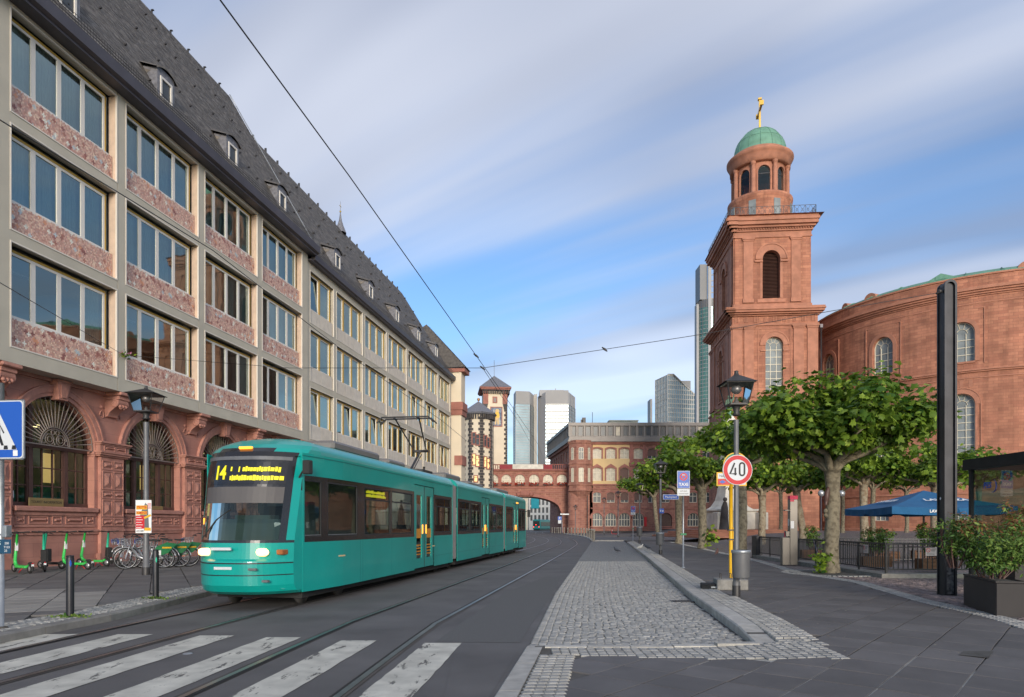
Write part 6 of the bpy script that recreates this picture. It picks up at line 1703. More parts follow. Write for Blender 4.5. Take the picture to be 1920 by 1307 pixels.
for j in range(len(zs) - 1):
    for i in range(len(ts) - 1):
        tm_, zm = (ts[i] + ts[i + 1]) / 2, zs[j]
        m = matof(tm_, zm); NOSE[m].add([nose_pt(ts[i], zs[j]), nose_pt(ts[i + 1], zs[j]), nose_pt(ts[i + 1], zs[j + 1]), nose_pt(ts[i], zs[j + 1])], [(0, 1, 2, 3)], 0, True)
    for sg in (-1, 1):
        xe = .96 if zs[j + 1] <= 3.02 else 1.6; x_a, x_b = (.96 if zs[j] <= 3.0 else 1.6), xe
        p, q = nose_pt(sg, zs[j]), nose_pt(sg, zs[j + 1])
        m = 1 if 2.28 <= zs[j] < 2.5 else 0
        if 1.32 <= zs[j] < 2.28: m = 0
        if p[0] < x_a or q[0] < x_b: NOSE[m].add([p, (x_a, p[1], p[2]), (x_b, q[1], q[2]), q], [(0, 1, 2, 3)], 0)
NOSE[0].build('front_shell', MS['teal'], tr); NOSE[1].build('windscreen_surround', MS['tram_black'], tr); NOSE[2].build('windscreen', MS['screen'], tr); NOSE[3].build('bumper_gap', MS['sign_black'], tr)
# cab interior
mb = MB(); mb.bbox(.45, 1.1, -1.0, 1.0, 1.2, 1.72, .08); mb.box(.9, 1.2, -.45, .45, 1.7, 1.8); mb.build('dashboard', mat('grey_green_dash', (.20, .27, .25), .7, var=.2), tr)
mb = MB(); mb.bbox(1.6, 1.75, -.3, .3, 1.0, 2.0, .05); mb.bbox(1.2, 1.7, -.3, .3, .95, 1.08, .04); mb.build('driver_seat', MS['rubber'], tr)
mb = MB(); mb.quad((3.5, -1.15, .35), (3.5, 1.15, .35), (3.5, 1.15, 3.0), (3.5, -1.15, 3.0)); mb.quad((.5, -1.1, .4), (29.6, -1.1, .4), (29.6, 1.1, .4), (.5, 1.1, .4)); mb.quad((.9, -1.15, 2.95), (29.6, -1.15, 2.95), (29.6, 1.15, 2.95), (.9, 1.15, 2.95)); mb.build('interior_lining', MS['room'], tr)
mb = MB()
for x in np.arange(4.2, 29, 1.05):
    if any(a - .3 < x < b + .1 for a, b in DOORS) or 11.7 < x < 12.9 or 22 < x < 23: continue
    for y in (-.95, .2): mb.bbox(x, x + .08, y, y + .75, .9, 1.62, .03); mb.bbox(x - .38, x + .05, y, y + .75, .82, .92, .03)
mb.build('seats', mat('blue_seat', (.03, .05, .09), .8, var=.2), tr, kind='stuff')
mb = MB()
for x in (4.6, 7.5, 9.65, 13.5, 16.9, 18.7, 25.2): mb.tube((x, -.5, .4), (x, -.5, 2.95), .018, n=6); 
mb.build('grab_poles', MS['sign_yellow'], tr, kind='stuff')
# lamps, display, mirror
for y in (-.78, .78):
    x = nose_pt(y / 1.2, 1.10)[0]; sg = 1 if y > 0 else -1
    mb = MB(); mb.T = Matrix.Translation((x - .01, y, 1.10)) @ Matrix.Rotation(R(14) * -sg * -1, 4, 'Z')
    mb.path([(0 - .03, -.17, 0), (-.03, -.10, 0), (-.03, .10, 0), (-.03, .17, 0)], [.05, .075, .075, .05], 10); hl = mb.build('headlight', MS['headlight'], tr)
    mb = MB(); mb.T = Matrix.Translation((nose_pt(.86, 1.10)[0] - .0, y + sg * .27, 1.095)); mb.bbox(-.05, .12, -.09, .09, -.05, .05, .015); mb.build('indicator', mat('dark_amber', (.30, .10, .03), .3, var=0), tr)
mb = MB(); mb.bbox(.62, .70, -.16, .16, 3.07, 3.12, .01); mb.build('marker_light', MS['orange_lamp'], tr)
mb = MB(); mb.box(.60, .75, .93, 1.08, 1.62, 1.74); mb.build('marker_light', MS['orange_lamp'], tr)
RTX = (R(90), 0, R(-90))
xd = .43
def curve_x(me, x0=0, y0=0, z0=0, txt=False):
    for v in me.vertices:
        if txt: y, z = y0 - v.co.x * .9, z0 + v.co.y; v.co.z = -(nose_pt(y / HW, z)[0] - .012 - x0)
        else: v.co.x = nose_pt(v.co.y / HW, v.co.z)[0] + (v.co.x - xd)
def curved(x, t0, t1, z0_, z1_, nm, m):
    mb = MB(); vs = []
    for i in range(15):
        y = lerp(t0, t1, i / 14); vs += [(x, y, z0_), (x, y, z1_)]
    mb.add(vs, [(2 * i, 2 * i + 2, 2 * i + 3, 2 * i + 1) for i in range(14)]); o = mb.build(nm, m, tr); curve_x(o.data); return o
dsp = curved(xd - .008, -1.0, 1.0, 2.38, 2.80, 'destination_display', MS['tram_black'])
lt_ = text('lettering', '14', .36, MS['led'], dsp, (xd, .50, 2.59), RTX, sx=.9, bold=.012); curve_x(lt_.data, xd, .50, 2.59, True)
mb = MB(); rg = random.Random(4)
for row in (2.50, 2.665):
    y = .22
    while y > -.92:
        w = rg.uniform(.03, .075)
        if rg.random() < .88: mb.box(xd - .018, xd - .012, y - w, y, row - rg.uniform(.035, .055), row + rg.uniform(.03, .055))
        y -= w + .014
curve_x(mb.build('led_dots', MS['led'], dsp, kind='stuff').data)
curved(xd - .012, -1.05, 1.05, 2.85, 2.92, 'grey_trim', MS['post'])
curved(xd - .006, -1.0, 1.0, 2.02, 2.33, 'sun_visor', mat('grey_visor', (.10, .092, .09), .6, var=.1))
mb = MB(); mb.path([(.95, -1.1, 2.50), (.80, -1.32, 2.62), (.78, -1.42, 2.72)], .02, 6); mb.bbox(.72, .86, -1.55, -1.38, 2.58, 2.85, .02); mb.build('mirror', MS['rubber'], tr)
mb = MB(); mb.path([(.30, .9, 1.36), (.27, .5, 1.7), (.28, .1, 1.9)], .015, 5); mb.build('wiper', MS['rubber'], tr)
mb = MB(); mb.box(.0, .03, -.12, .45, 1.14, 1.19); mb.box(.055, .065, -.1, .4, .78, .83); mb.build('fleet_number', MS['sign_white'], tr)
mb = MB(); mb.box(.06, .10, -.78, -.56, .77, .81); mb.box(.14, .20, -1.02, -.86, .55, .59); mb.build('grille', MS['post'], tr)
g = MB()
for row in (2.28, 2.37):
    x = 3.95
    while x < 5.2: w = rg.uniform(.04, .09); g.box(x, x + w, -HW + .04, -HW + .06, row, row + rg.uniform(.05, .075)); x += w + .02
g.build('side_display', MS['led'], tr, kind='stuff')
g = MB(); g.box(26.3, 27.0, -HW - .006, -HW, 2.82, 2.9); g.build('marker_light', MS['orange_lamp'], tr)
# underframe and wheels
mb = MB()
for a, b in MODS: mb.box(a + .2, b - .1, -1.05, 1.05, .16, .34)
mb.build('underframe', MS['rubber'], tr)
for xb in (2.4, 12.3, 22.6, 27.6):
    for dx in (-.9, .9):
        for y in (-.75, .69):
            mb = MB(); mb.T = Matrix.Translation((xb + dx, y, .31)) @ Matrix.Rotation(R(90), 4, 'X'); mb.lathe([(0, -.0), (.29, 0), (.31, .01), (.31, .06), (0, .06)], 20, (0, 0, -.06)); mb.build('wheel', MS['rail'], tr)
# rear end
mb = MB(); pr = [(-HW, .3), (-HW, 3.02)] + prof[1:-1] + [(HW, 3.02), (HW, .3)]; n = len(pr)
sh = [(30.35, y * .86, .3 + (z - .3) * .97) for y, z in pr]; mb.add([(29.9, y, z) for y, z in pr] + sh, [(i, i + 1, n + i + 1, n + i) for i in range(n - 1)], 0, True); mb.poly(sh); mb.add([(29.55, y, z) for y, z in prof] + [(29.95, y, z) for y, z in prof], [(i, i + 1, 13 + i + 1, 13 + i) for i in range(12)])
mb.build('rear_shell', MS['teal'], tr)
mb = MB(); mb.path([(29.7, -1.18, 2.4), (29.9, -1.35, 2.5)], .02, 6); mb.bbox(29.85, 29.98, -1.48, -1.32, 2.1, 2.55, .02); mb.build('mirror', MS['rubber'], tr)
# pantograph
pg = MB(); px0 = 10.8
pg.box(px0 - .3, px0 + .9, -.55, .55, 3.40, 3.48)
pg.tube((px0 + .1, 0, 3.48), (px0 + 1.25, 0, 4.25), .045, n=6)
for y in (-.45, .45): pg.tube((px0 + .2, y, 3.45), (px0 + .2, y, 3.6), .04)
pg.tube((px0 + 1.25, -.28, 4.25), (px0 + 1.25, .28, 4.25), .05, n=6)
pg.tube((px0 + 1.25, -.22, 4.25), (px0 - .3, -.42, 5.20), .025, n=6); pg.tube((px0 + 1.25, .22, 4.25), (px0 - .3, .42, 5.20), .025, n=6)
pg.tube((px0 + .4, 0, 3.5), (px0 + 1.4, 0, 4.15), .018, n=5)
for dx in (-.5, -.1): pg.path([(px0 + dx, -.98, 5.02), (px0 + dx, -.80, 5.2), (px0 + dx, .80, 5.2), (px0 + dx, .98, 5.02)], .028, 6)
pg.tube((px0 - .5, -.4, 5.18), (px0 - .1, -.4, 5.18), .02, n=5); pg.tube((px0 - .5, .4, 5.18), (px0 - .1, .4, 5.18), .02, n=5)
pg.build('pantograph', MS['iron'], tr)

# the cab narrows towards the nose
def taper(o):
    for c in o.children:
        if c.type == 'MESH' and c.rotation_euler.x == 0 and not c.name.startswith(('wheel', 'pantograph')):
            n = len(c.data.vertices); a = np.empty(n * 3, np.float32); c.data.vertices.foreach_get('co', a); a = a.reshape(-1, 3)
            a[:, 1] *= 1 - .30 * (np.clip(2.8 - a[:, 0], 0, 2.8) / 2.8) ** 1.6; c.data.vertices.foreach_set('co', a.ravel()); c.data.update()
        elif c.type == 'MESH' and c.name.startswith('lettering'): c.location.y *= .8; c.scale = (c.scale[0] * .85, 1, 1)
        taper(c)
taper(tr)

# second tram far away, seen from behind
fx, fy = 8.3, 205
ft = thing('tram', 'distant turquoise tram seen from behind under the bridge with red tail lights', 'tram', (fx - 1.0, fy, 0), R(-50))
mb = MB(); mb.bbox(0, 12, -1.2, 1.2, .35, 3.35, .25); mb.build('body', MS['teal'], ft)
mb = MB(); mb.box(-.03, .02, -1.0, 1.0, 1.35, 2.9); mb.box(.8, 11.6, -1.22, -1.19, 1.35, 2.6); mb.box(.4, 11, -1, 1, .05, .36); mb.build('window_band', MS['tram_black'], ft)
for y, z in ((-.85, 1.1), (.85, 1.1), (.1, 1.75)): mb = MB(); mb.sphere((-.02, y, z), .12, 8); mb.build('tail_light', MS['red_lamp'], ft)
for ob in ft.children: pass
ft.rotation_euler = (0, 0, R(68))
# ================================================================ trees and shrubs
def leaf_template(kind):
    if kind == 'plane':
        o = [(0, 0), (.20, -.05), (.50, .12), (.36, .34), (.52, .62), (.24, .62), (0, 1.0), (-.24, .62), (-.52, .62), (-.36, .34), (-.50, .12), (-.20, -.05)]
        v = [(x, y, -.22 * abs(x) - .10 * (y - .4) ** 2) for x, y in o] + [(0, .42, .03)]
        return np.array(v), [(i, (i + 1) % 12, 12) for i in range(12)]
    if kind == 'lance':
        v = [(0, 0, 0), (.17, .3, -.04), (.15, .65, -.06), (0, 1, -.12), (-.15, .65, -.06), (-.17, .3, -.04), (0, .5, .03)]
        return np.array(v), [(0, 1, 6), (1, 2, 6), (2, 3, 6), (3, 4, 6), (4, 5, 6), (5, 0, 6)]
    v = [(0, 0, 0), (.45, .35, -.12), (.3, .8, -.1), (0, 1, -.05), (-.3, .8, -.1), (-.45, .35, -.12)]
    return np.array(v), [(0, 1, 2, 3), (0, 3, 4, 5)]
def leaves_mesh(name, P, N, size, tint, kind, m, rs):
    """P positions, N normals; every leaf hangs a little"""
    tv, tf = leaf_template(kind); n = len(P); k = len(tv)
    N = N / np.linalg.norm(N, axis=1, keepdims=True)
    d = rs.normal(size=(n, 3)); d[:, 2] -= .55
    d -= (d * N).sum(1, keepdims=True) * N; d /= np.linalg.norm(d, axis=1, keepdims=True)
    s = np.cross(d, N)
    sz = size * rs.uniform(.6, 1.25, size=(n, 1, 1))
    V = P[:, None, :] + sz * (tv[None, :, 0:1] * s[:, None, :] + tv[None, :, 1:2] * d[:, None, :] + tv[None, :, 2:3] * N[:, None, :])
    V = V.reshape(-1, 3)
    fl = np.array([len(f) for f in tf]); flat = np.concatenate([np.array(f) for f in tf])
    lv = (flat[None, :] + (np.arange(n) * k)[:, None]).ravel().astype(np.int32)
    ln = np.tile(fl, n).astype(np.int32); st = np.concatenate(([0], np.cumsum(ln)[:-1])).astype(np.int32)
    me = bpy.data.meshes.new(name)
    me.vertices.add(len(V)); me.vertices.foreach_set('co', V.astype(np.float32).ravel())
    me.loops.add(len(lv)); me.loops.foreach_set('vertex_index', lv)
    me.polygons.add(len(ln)); me.polygons.foreach_set('loop_start', st); me.polygons.foreach_set('loop_total', ln)
    at = me.attributes.new('tint', 'FLOAT', 'POINT'); at.data.foreach_set('value', np.repeat(tint, k).astype(np.float32))
    me.update(calc_edges=True); me.materials.append(m); return me
def clump_points(clumps, n, rs, flat=.75, shell=.6):
    w = np.array([c[3] ** 2 for c in clumps]); idx = rs.choice(len(clumps), n, p=w / w.sum())
    C = np.array([c[:3] for c in clumps])[idx]; r = np.array([c[3] for c in clumps])[idx]
    d = rs.normal(size=(n, 3)); d /= np.linalg.norm(d, axis=1, keepdims=True)
    rad = r * (shell + (1 - shell) * rs.rand(n)) * (1 + .18 * rs.normal(size=n))
    P = C + d * rad[:, None] * np.array([1, 1, flat])
    N = d * .7 + rs.normal(size=(n, 3)) * .45; N[:, 2] += .75
    ctint = rs.rand(len(clumps)) * .35
    t = np.clip(ctint[idx] + rs.rand(n) ** 2.6 * .78, 0, 1)
    return P, N, t
def plane_tree(loc, label, th_, tr_, cr, zb, zt, n, seed, size=.19, kind='plane', limbs=7, lean=(0, 0), bark='bark', group='pollarded plane trees on the square', loose=0, cut=False, squash=1.0, cx=(0, 0)):
    rs = np.random.RandomState(seed); rg = random.Random(seed)
    t = thing('plane_tree', label, 'tree', loc, 0, group)
    mb = MB(); top = Vector((lean[0], lean[1], th_))
    # trunk with swellings and a flared foot
    pts = []; rr = []
    for i in range(11):
        q = i / 10; p = Vector((0, 0, 0)).lerp(top, q) + Vector((math.sin(q * 5 + seed) * .035, math.cos(q * 4 + seed) * .035, 0)) * (q > 0)
        pts.append(p); rr.append(tr_ * (1.18 if i == 0 else 1.04 if i == 1 else 1) * (1 - .12 * q) * (1 + .05 * math.sin(i * 2.3 + seed)) * (1.22 if i == 10 else 1.08 if i == 9 else 1))
    mb.path(pts, rr, 16)
    for k in range(5):
        a = rg.uniform(0, 6.28); z = rg.uniform(.5, th_ * .95); mb.sphere((lean[0] * z / th_ + math.cos(a) * tr_ * .75, lean[1] * z / th_ + math.sin(a) * tr_ * .75, z), tr_ * rg.uniform(.3, .42), 8)
    mb.build('trunk', MS[bark], t)
    clumps = []; hz = (zt - zb)
    lb = MB()
    for k in range(limbs):
        a = 2 * math.pi * (k + rg.uniform(-.25, .25)) / limbs; L = cr * rg.uniform(.62, .85); rise = rg.uniform(.25, .75) * hz * .6
        p = top.copy() - Vector((0, 0, .1)); P = [p.copy()]; R_ = [tr_ * .52]
        for j in range(1, 7):
            q = j / 6; aa = a + rg.uniform(-.22, .22)
            p = top + Vector((math.cos(aa) * L * q + cx[0] * q, math.sin(aa) * L * q * squash + cx[1] * q, rise * q ** .8 + rg.uniform(-.05, .12)))
            P.append(p.copy()); R_.append(tr_ * lerp(.46, .16, q) * rg.uniform(.9, 1.2))
            if j >= 3: clumps.append((p.x, p.y, min(zt - .45, max(zb + .35, p.z + .45)), cr * rg.uniform(.22, .32)))
            if j in (3, 4, 5, 6):
                for _ in range(2):
                    b = a + rg.uniform(-1.1, 1.1); q2 = p + Vector((math.cos(b) * .5, math.sin(b) * .5 * squash, rg.uniform(.1, .7))) * cr * .36
                    lb.path([tuple(p), tuple((p + q2) / 2 + Vector((rg.uniform(-.08, .08), rg.uniform(-.08, .08), .05))), tuple(q2)], [tr_ * .15, tr_ * .13, tr_ * .05], 6)
                    clumps.append((q2.x, q2.y, min(zt - .3, max(zb + .3, q2.z + .15)), cr * rg.uniform(.17, .27)))
        lb.path([tuple(v) for v in P], R_, 9)
        e = P[-1]; lb.sphere(tuple(e), tr_ * .27, 8)
    lb.build('limb', MS[bark], t)
    for k in range(limbs + 4):                                 # the top of the umbrella
        a = rg.uniform(0, 6.28); q = rg.uniform(0, .62)
        clumps.append((cx[0] + math.cos(a) * cr * q, cx[1] + math.sin(a) * cr * q * squash, zt - rg.uniform(.25, .7) - .5 * q * q, cr * rg.uniform(.18, .28)))
    P, N, tt = clump_points(clumps, n, rs)
    keep = (P[:, 2] > zb - .25) ; P, N, tt = P[keep], N[keep], tt[keep]
    near = 0
    if loose:
        d2 = P[:, 1] - .2 * P[:, 2]; o_ = np.argsort(d2)[:len(P)]
        sel = np.array(sorted(rs.choice(o_[:1600], loose, replace=False)))
        tvv, tff = leaf_template(kind); protos = []
        for q in (.05, .3, .55, .85):
            me = leaves_mesh('leaf', np.zeros((1, 3)), np.array([[0, 0, 1.]]), size * 1.02, np.array([q]), kind, MS['leaf'], np.random.RandomState(int(q * 100))); protos.append(me)
        for i in sel:
            o = obj('leaf', protos[int(tt[i] * 3.99)], t, tuple(P[i])); nn = Vector(N[i]).normalized()
            o.rotation_euler = nn.to_track_quat('Z', 'Y').to_euler()
        msk = np.ones(len(P), bool); msk[sel] = False; P, N, tt = P[msk], N[msk], tt[msk]
    me = leaves_mesh('crown', P, N, size, tt, kind, MS['leaf'], rs); obj('crown', me, t, kind='stuff' if loose else None)
    return t
def sprouts(parent, n, c, rad, size, seed, mk='leaf', kind='plane'):
    rs = np.random.RandomState(seed); P = np.array(c) + rs.normal(size=(n, 3)) * np.array(rad); P[:, 2] = np.maximum(P[:, 2], .04)
    N = rs.normal(size=(n, 3)) * .5 + np.array([0, -.2, .8]); me = leaves_mesh('sprouts', P, N, size, rs.rand(n), kind, MS[mk], rs); obj('sprouts', me, parent, kind='stuff')

def gz(x, y): return zr(x, y) + hump(x, y) + .0
t1 = plane_tree((9.8, 20.9, .14), 'nearest plane tree with hollowed mottled trunk and broad umbrella crown, in a round pit', 3.15, .22, 2.8, 3.35, 5.95, 9200, 11, size=.205, limbs=8, loose=290, squash=.9)
mb = MB(); mb.T = Matrix.Translation((-.20, -.10, 2.35)) @ Matrix.Rotation(R(8), 4, 'Y'); mb.path([(0, 0, -.28), (-.02, -.03, -.12), (-.03, -.03, .1), (0, 0, .28)], [.03, .075, .08, .03], 10); mb.build('trunk_hollow', MS['wood_dark'], t1)
sprouts(t1, 90, (-.38, -.1, .32), (.13, .12, .22), .15, 3)
t2 = plane_tree((10.6, 31.5, .12), 'dark crowned plane tree behind the speed limit sign post', 4.1, .23, 2.5, 4.0, 7.2, 4600, 12, size=.23, limbs=7, cx=(.55, 0))
t3 = plane_tree((11.9, 42.7, .14), 'plane tree with split torn trunk and leafy shoot at its foot', 3.7, .27, 2.7, 3.7, 7.1, 4200, 13, size=.25, limbs=7, kind='quad', bark='bark', cx=(-.5, 0))
mb = MB(); mb.path([(0, -.1, 3.3), (-.18, -.12, 3.9), (-.25, -.1, 4.6), (-.2, -.1, 4.75)], [.22, .21, .22, .15], 10); mb.build('limb_stump', MS['bark'], t3)
sprouts(t3, 70, (.42, -.25, .75), (.22, .15, .28), .24, 5)
t4 = plane_tree((13.2, 54, .16), 'straight plane tree with yellowish trunk next to the taxi sign', 4.0, .28, 3.0, 3.9, 8.2, 3600, 14, size=.27, limbs=7, kind='quad', cx=(-.4, 0))
t5 = plane_tree((16.3, 76, .25), 'farthest plane tree of the row, leaning trunk before the town hall', 4.5, .24, 2.9, 4.2, 8.0, 3200, 15, size=.3, limbs=6, kind='quad', lean=(-.5, 0), cx=(-.9, 0))
lst = [(1429, 45, 'slim mottled plane tree left of the railings with knobbly bare limbs', 1, 3.3, 2.6, 2.9, 6.0), (1464, 62, 'thin small plane tree close to the church wall', 0, 3.6, 2.4, 3.3, 6.2),
       (1506, 47, 'pale leaning plane tree with forked bare limbs behind the steel pillar', 1, 3.3, 2.7, 3.3, 5.9), (1620, 41, 'stout plane tree with twiggy trunk left of the blue parasol', 1, 3.6, 2.7, 3.1, 6.0),
       (1637, 50, 'plane tree partly hidden by the blue parasol edge', 0, 3.5, 2.7, 3.3, 6.2), (1754, 39, 'thick pale plane tree right behind the parasol pole', 1, 3.4, 2.8, 3.3, 6.0),
       (1835, 46, 'plane tree behind the glass kiosk corner', 0, 3.5, 2.8, 3.3, 6.0), (1580, 58, 'plane tree seen behind the nearest trunk by the church', 0, 3.5, 2.6, 3.3, 6.3), (1700, 60, 'plane tree above the blue parasol near the church wall', 0, 3.6, 2.8, 3.4, 6.4)]
for i, (px, d, lab, pale, h, cr, zb, zt) in enumerate(lst):
    x = PX(px, d); plane_tree((x, d, gz(x, d) - .03), lab, h, .24 if pale else .17, cr, zb, zt, 2600, 30 + i, size=.27, kind='quad', limbs=6, lean=(-.45 if px == 1506 else 0, 0), bark='bark_pale' if pale else 'bark')
# shrubs
def shrub(parent, c, rad, n, size, seed, mk='leaf_shrub', z_min=.05, red=0.0):
    rs = np.random.RandomState(seed); rg = random.Random(seed); mb = MB(); clumps = []
    for k in range(16):
        a = rg.uniform(0, 6.28); q = rg.random() ** .5; tip = Vector((c[0] + math.cos(a) * rad[0] * q, c[1] + math.sin(a) * rad[1] * q, c[2] + rad[2] * (.25 + .85 * rg.random() * (1 - .4 * q * q))))
        base = Vector((c[0] + math.cos(a) * rad[0] * .25, c[1] + math.sin(a) * rad[1] * .25, c[2] - rad[2]))
        mid = base.lerp(tip, .5) + Vector((math.cos(a), math.sin(a), 0)) * .06; mb.path([tuple(base), tuple(mid), tuple(tip)], [.012, .009, .004], 5)
        for u in (.45, .7, 1.0): p = base.lerp(tip, u); clumps.append((p.x, p.y, p.z, min(rad) * rg.uniform(.28, .46)))
    mb.build('stems', MS['wood_dark'], parent)
    P, N, tt = clump_points(clumps, n, rs, flat=1.0, shell=.25); P[:, 2] = np.maximum(P[:, 2], z_min)
    obj('leaves', leaves_mesh('leaves', P, N, size, tt, 'lance', MS[mk], rs), parent, kind='stuff')
    if red:
        k = int(n * red); top = np.argsort(-P[:, 2] + rs.rand(len(P)) * rad[2] * .6)[:k]
        obj('young_leaves', leaves_mesh('young_leaves', P[top] + np.array([0, 0, .04]), N[top], size * .9, rs.rand(k), 'lance', MS['leaf_red'], rs), parent, kind='stuff')
# ================================================================ street furniture
ZP = .135
def lantern(root, z, w, h, m='iron', tube_r=.05):
    """four sided lantern; z = foot, w = top width"""
    wb = w * .62; hb, ht = wb / 2, w / 2
    mb = MB(); mb.lathe([(tube_r, z - .22), (tube_r * 1.7, z - .20), (tube_r * 1.1, z - .14), (tube_r * 1.5, z - .05), (hb * .5, z - .02), (hb * .7, z)], 12)
    mb.box(-hb, hb, -hb, hb, z - .01, z + .025)
    for sx in (-1, 1):
        for sy in (-1, 1): mb.tube((sx * hb, sy * hb, z), (sx * ht * .93, sy * ht * .93, z + h), .013, n=4, smooth=False)
    mb.box(-ht, ht, -ht, ht, z + h - .012, z + h + .014)
    zt = z + h
    mb.add([(-ht * 1.12, -ht * 1.12, zt), (ht * 1.12, -ht * 1.12, zt), (ht * 1.12, ht * 1.12, zt), (-ht * 1.12, ht * 1.12, zt), (-.06, -.06, zt + .17), (.06, -.06, zt + .17), (.06, .06, zt + .17), (-.06, .06, zt + .17)],
           [(0, 1, 5, 4), (1, 2, 6, 5), (2, 3, 7, 6), (3, 0, 4, 7), (4, 5, 6, 7)])
    mb.lathe([(.07, zt + .16), (.05, zt + .2), (.04, zt + .24), (.05, zt + .26), (0, zt + .28)], 10)
    la = mb.build('lantern', MS[m], root)
    g = MB(); k = ht * .93
    for (ax, ay), (bx_, by_) in (((-1, -1), (1, -1)), ((1, -1), (1, 1)), ((1, 1), (-1, 1)), ((-1, 1), (-1, -1))):
        g.quad((ax * hb, ay * hb, z + .02), (bx_ * hb, by_ * hb, z + .02), (bx_ * k, by_ * k, zt - .01), (ax * k, ay * k, zt - .01))
    g.build('lantern_pane', MS['lamp_glass'], la)
    g = MB(); g.lathe([(.03, zt - .03), (.10, zt - .06), (.11, zt - .14), (.06, zt - .2), (.0, zt - .21)], 12); g.lathe([(.07, z + .03), (.02, z + .16), (0, z + .17)], 8); g.build('lamp_insert', MS['galv'], la)
def lamp_post(loc, label, H_=4.0, w=.60, h=.44, r=.05, group='old style lantern street lamps'):
    t = thing('street_lamp', label, 'street lamp', loc, 0, group)
    mb = MB(); mb.lathe([(r * 1.25, 0), (r * 1.25, .30), (r * 1.05, .32), (r, .9), (r * .86, .95), (r * .8, H_ - .3)], 14); mb.build('post', MS['post'], t)
    mb = MB(); mb.lathe([(r * 1.32, .002), (r * 1.32, .22), (r * 1.2, .24)], 14); mb.build('foot_band', MS['iron'], t)
    lantern(t, H_, w, h, tube_r=r * .8); return t
def bin_on(loc, label, s=1.0):
    t = thing('waste_bin', label, 'waste bin', loc, 0, 'grey bins hung on lamp posts')
    mb = MB(); mb.lathe([(0, 0), (.165, 0), (.17, .02), (.18, .52), (.185, .55), (.175, .56), (.165, .54), (.155, .1), (0, .1)], 24); mb.build('drum', MS['post'], t)
    mb = MB(); mb.lathe([(.183, .50), (.192, .51), (.192, .555), (.176, .565)], 24); mb.build('rim', MS['galv'], t)
    mb = MB(); mb.box(-.03, .03, .15, .26, .12, .16); mb.box(-.03, .03, .15, .26, .42, .46); mb.build('bracket', MS['iron'], t)
    t.scale = (s, s, s); return t
lx1, ly1 = 4.61, 14.03
L1 = lamp_post((lx1, ly1, ZP), 'nearest right hand street lamp, carrying the 40 sign and a bin', 3.93, .58, .44, .062)
bin_on((lx1 + .005, ly1 - .27, .54), 'large grey bin below the 40 sign')
# speed limit sign
def round_sign(name, label, cat, loc, r, group=None):
    return thing(name, label, cat, loc, 0, group)
s40 = thing('speed_limit_sign', 'round red ringed 40 speed limit sign on the nearest right lamp post', 'traffic sign', (lx1, ly1 - .08, 2.73), R(4))
def disc_part(par, name, r0, r1, y, m, n=40, zc=0, xc=0, th=.004):
    mb = MB(); A = [(2 * math.pi * i / n) for i in range(n)]
    if r0 <= 0: mb.prism([(xc + r1 * math.cos(a), y, zc + r1 * math.sin(a)) for a in A], (0, th, 0))
    else:
        vs = [(xc + r0 * math.cos(a), y, zc + r0 * math.sin(a)) for a in A] + [(xc + r1 * math.cos(a), y, zc + r1 * math.sin(a)) for a in A]
        mb.add(vs, [(i, (i + 1) % n, n + (i + 1) % n, n + i) for i in range(n)])
    return mb.build(name, MS[m] if isinstance(m, str) else m, par)
disc_part(s40, 'plate', 0, .312, 0, 'galv', th=.02); disc_part(s40, 'face', 0, .305, -.006, 'sign_white'); disc_part(s40, 'red_ring', .215, .297, -.009, 'sign_red')
def glyph_path(par, pts, w, m, y=-.012, closed=False, name='numeral'):
    mb = MB(); P = [Vector((x, 0, z)) for x, z in pts]; n = len(P); vs = []
    for i in range(n):
        a = P[i - 1] if (i > 0 or closed) else P[i]; b = P[(i + 1) % n] if (i < n - 1 or closed) else P[i]; t = (b - a).normalized(); k = Vector((-t.z, 0, t.x)) * w / 2
        if 0 < i < n - 1 or closed:
            t1 = (P[i] - P[i - 1]).normalized(); c = max(.5, t1.dot(t)); k = k / c
        vs += [(P[i].x + k.x, y, P[i].z + k.z), (P[i].x - k.x, y, P[i].z - k.z)]
    mb.add(vs, [(2 * i, 2 * i + 1, (2 * i + 3) % (2 * n), (2 * i + 2) % (2 * n)) for i in range(n if closed else n - 1)])
    o = mb.build(name, MS[m], par); o.scale = (1.28, 1, 1.28); return o
glyph_path(s40, [(-.052, .112), (-.125, -.06), (-.018, -.06)], .027, 'sign_black'); glyph_path(s40, [(-.040, .035), (-.040, -.085)], .027, 'sign_black', y=-.0125)
zo = []
for i in range(24):
    a = 2 * math.pi * i / 24; rx, rz = .040, .040; cx_, cz_ = math.cos(a), math.sin(a)
    zo.append((.070 + rx * cx_, .013 + (.060 if cz_ >= 0 else -.060) + rz * cz_))
glyph_path(s40, zo, .027, 'sign_black', closed=True)
mb = MB(); mb.box(-.02, .02, .02, .09, -.12, -.08); mb.box(-.02, .02, .02, .09, .08, .12); mb.build('clamp', MS['iron'], s40)
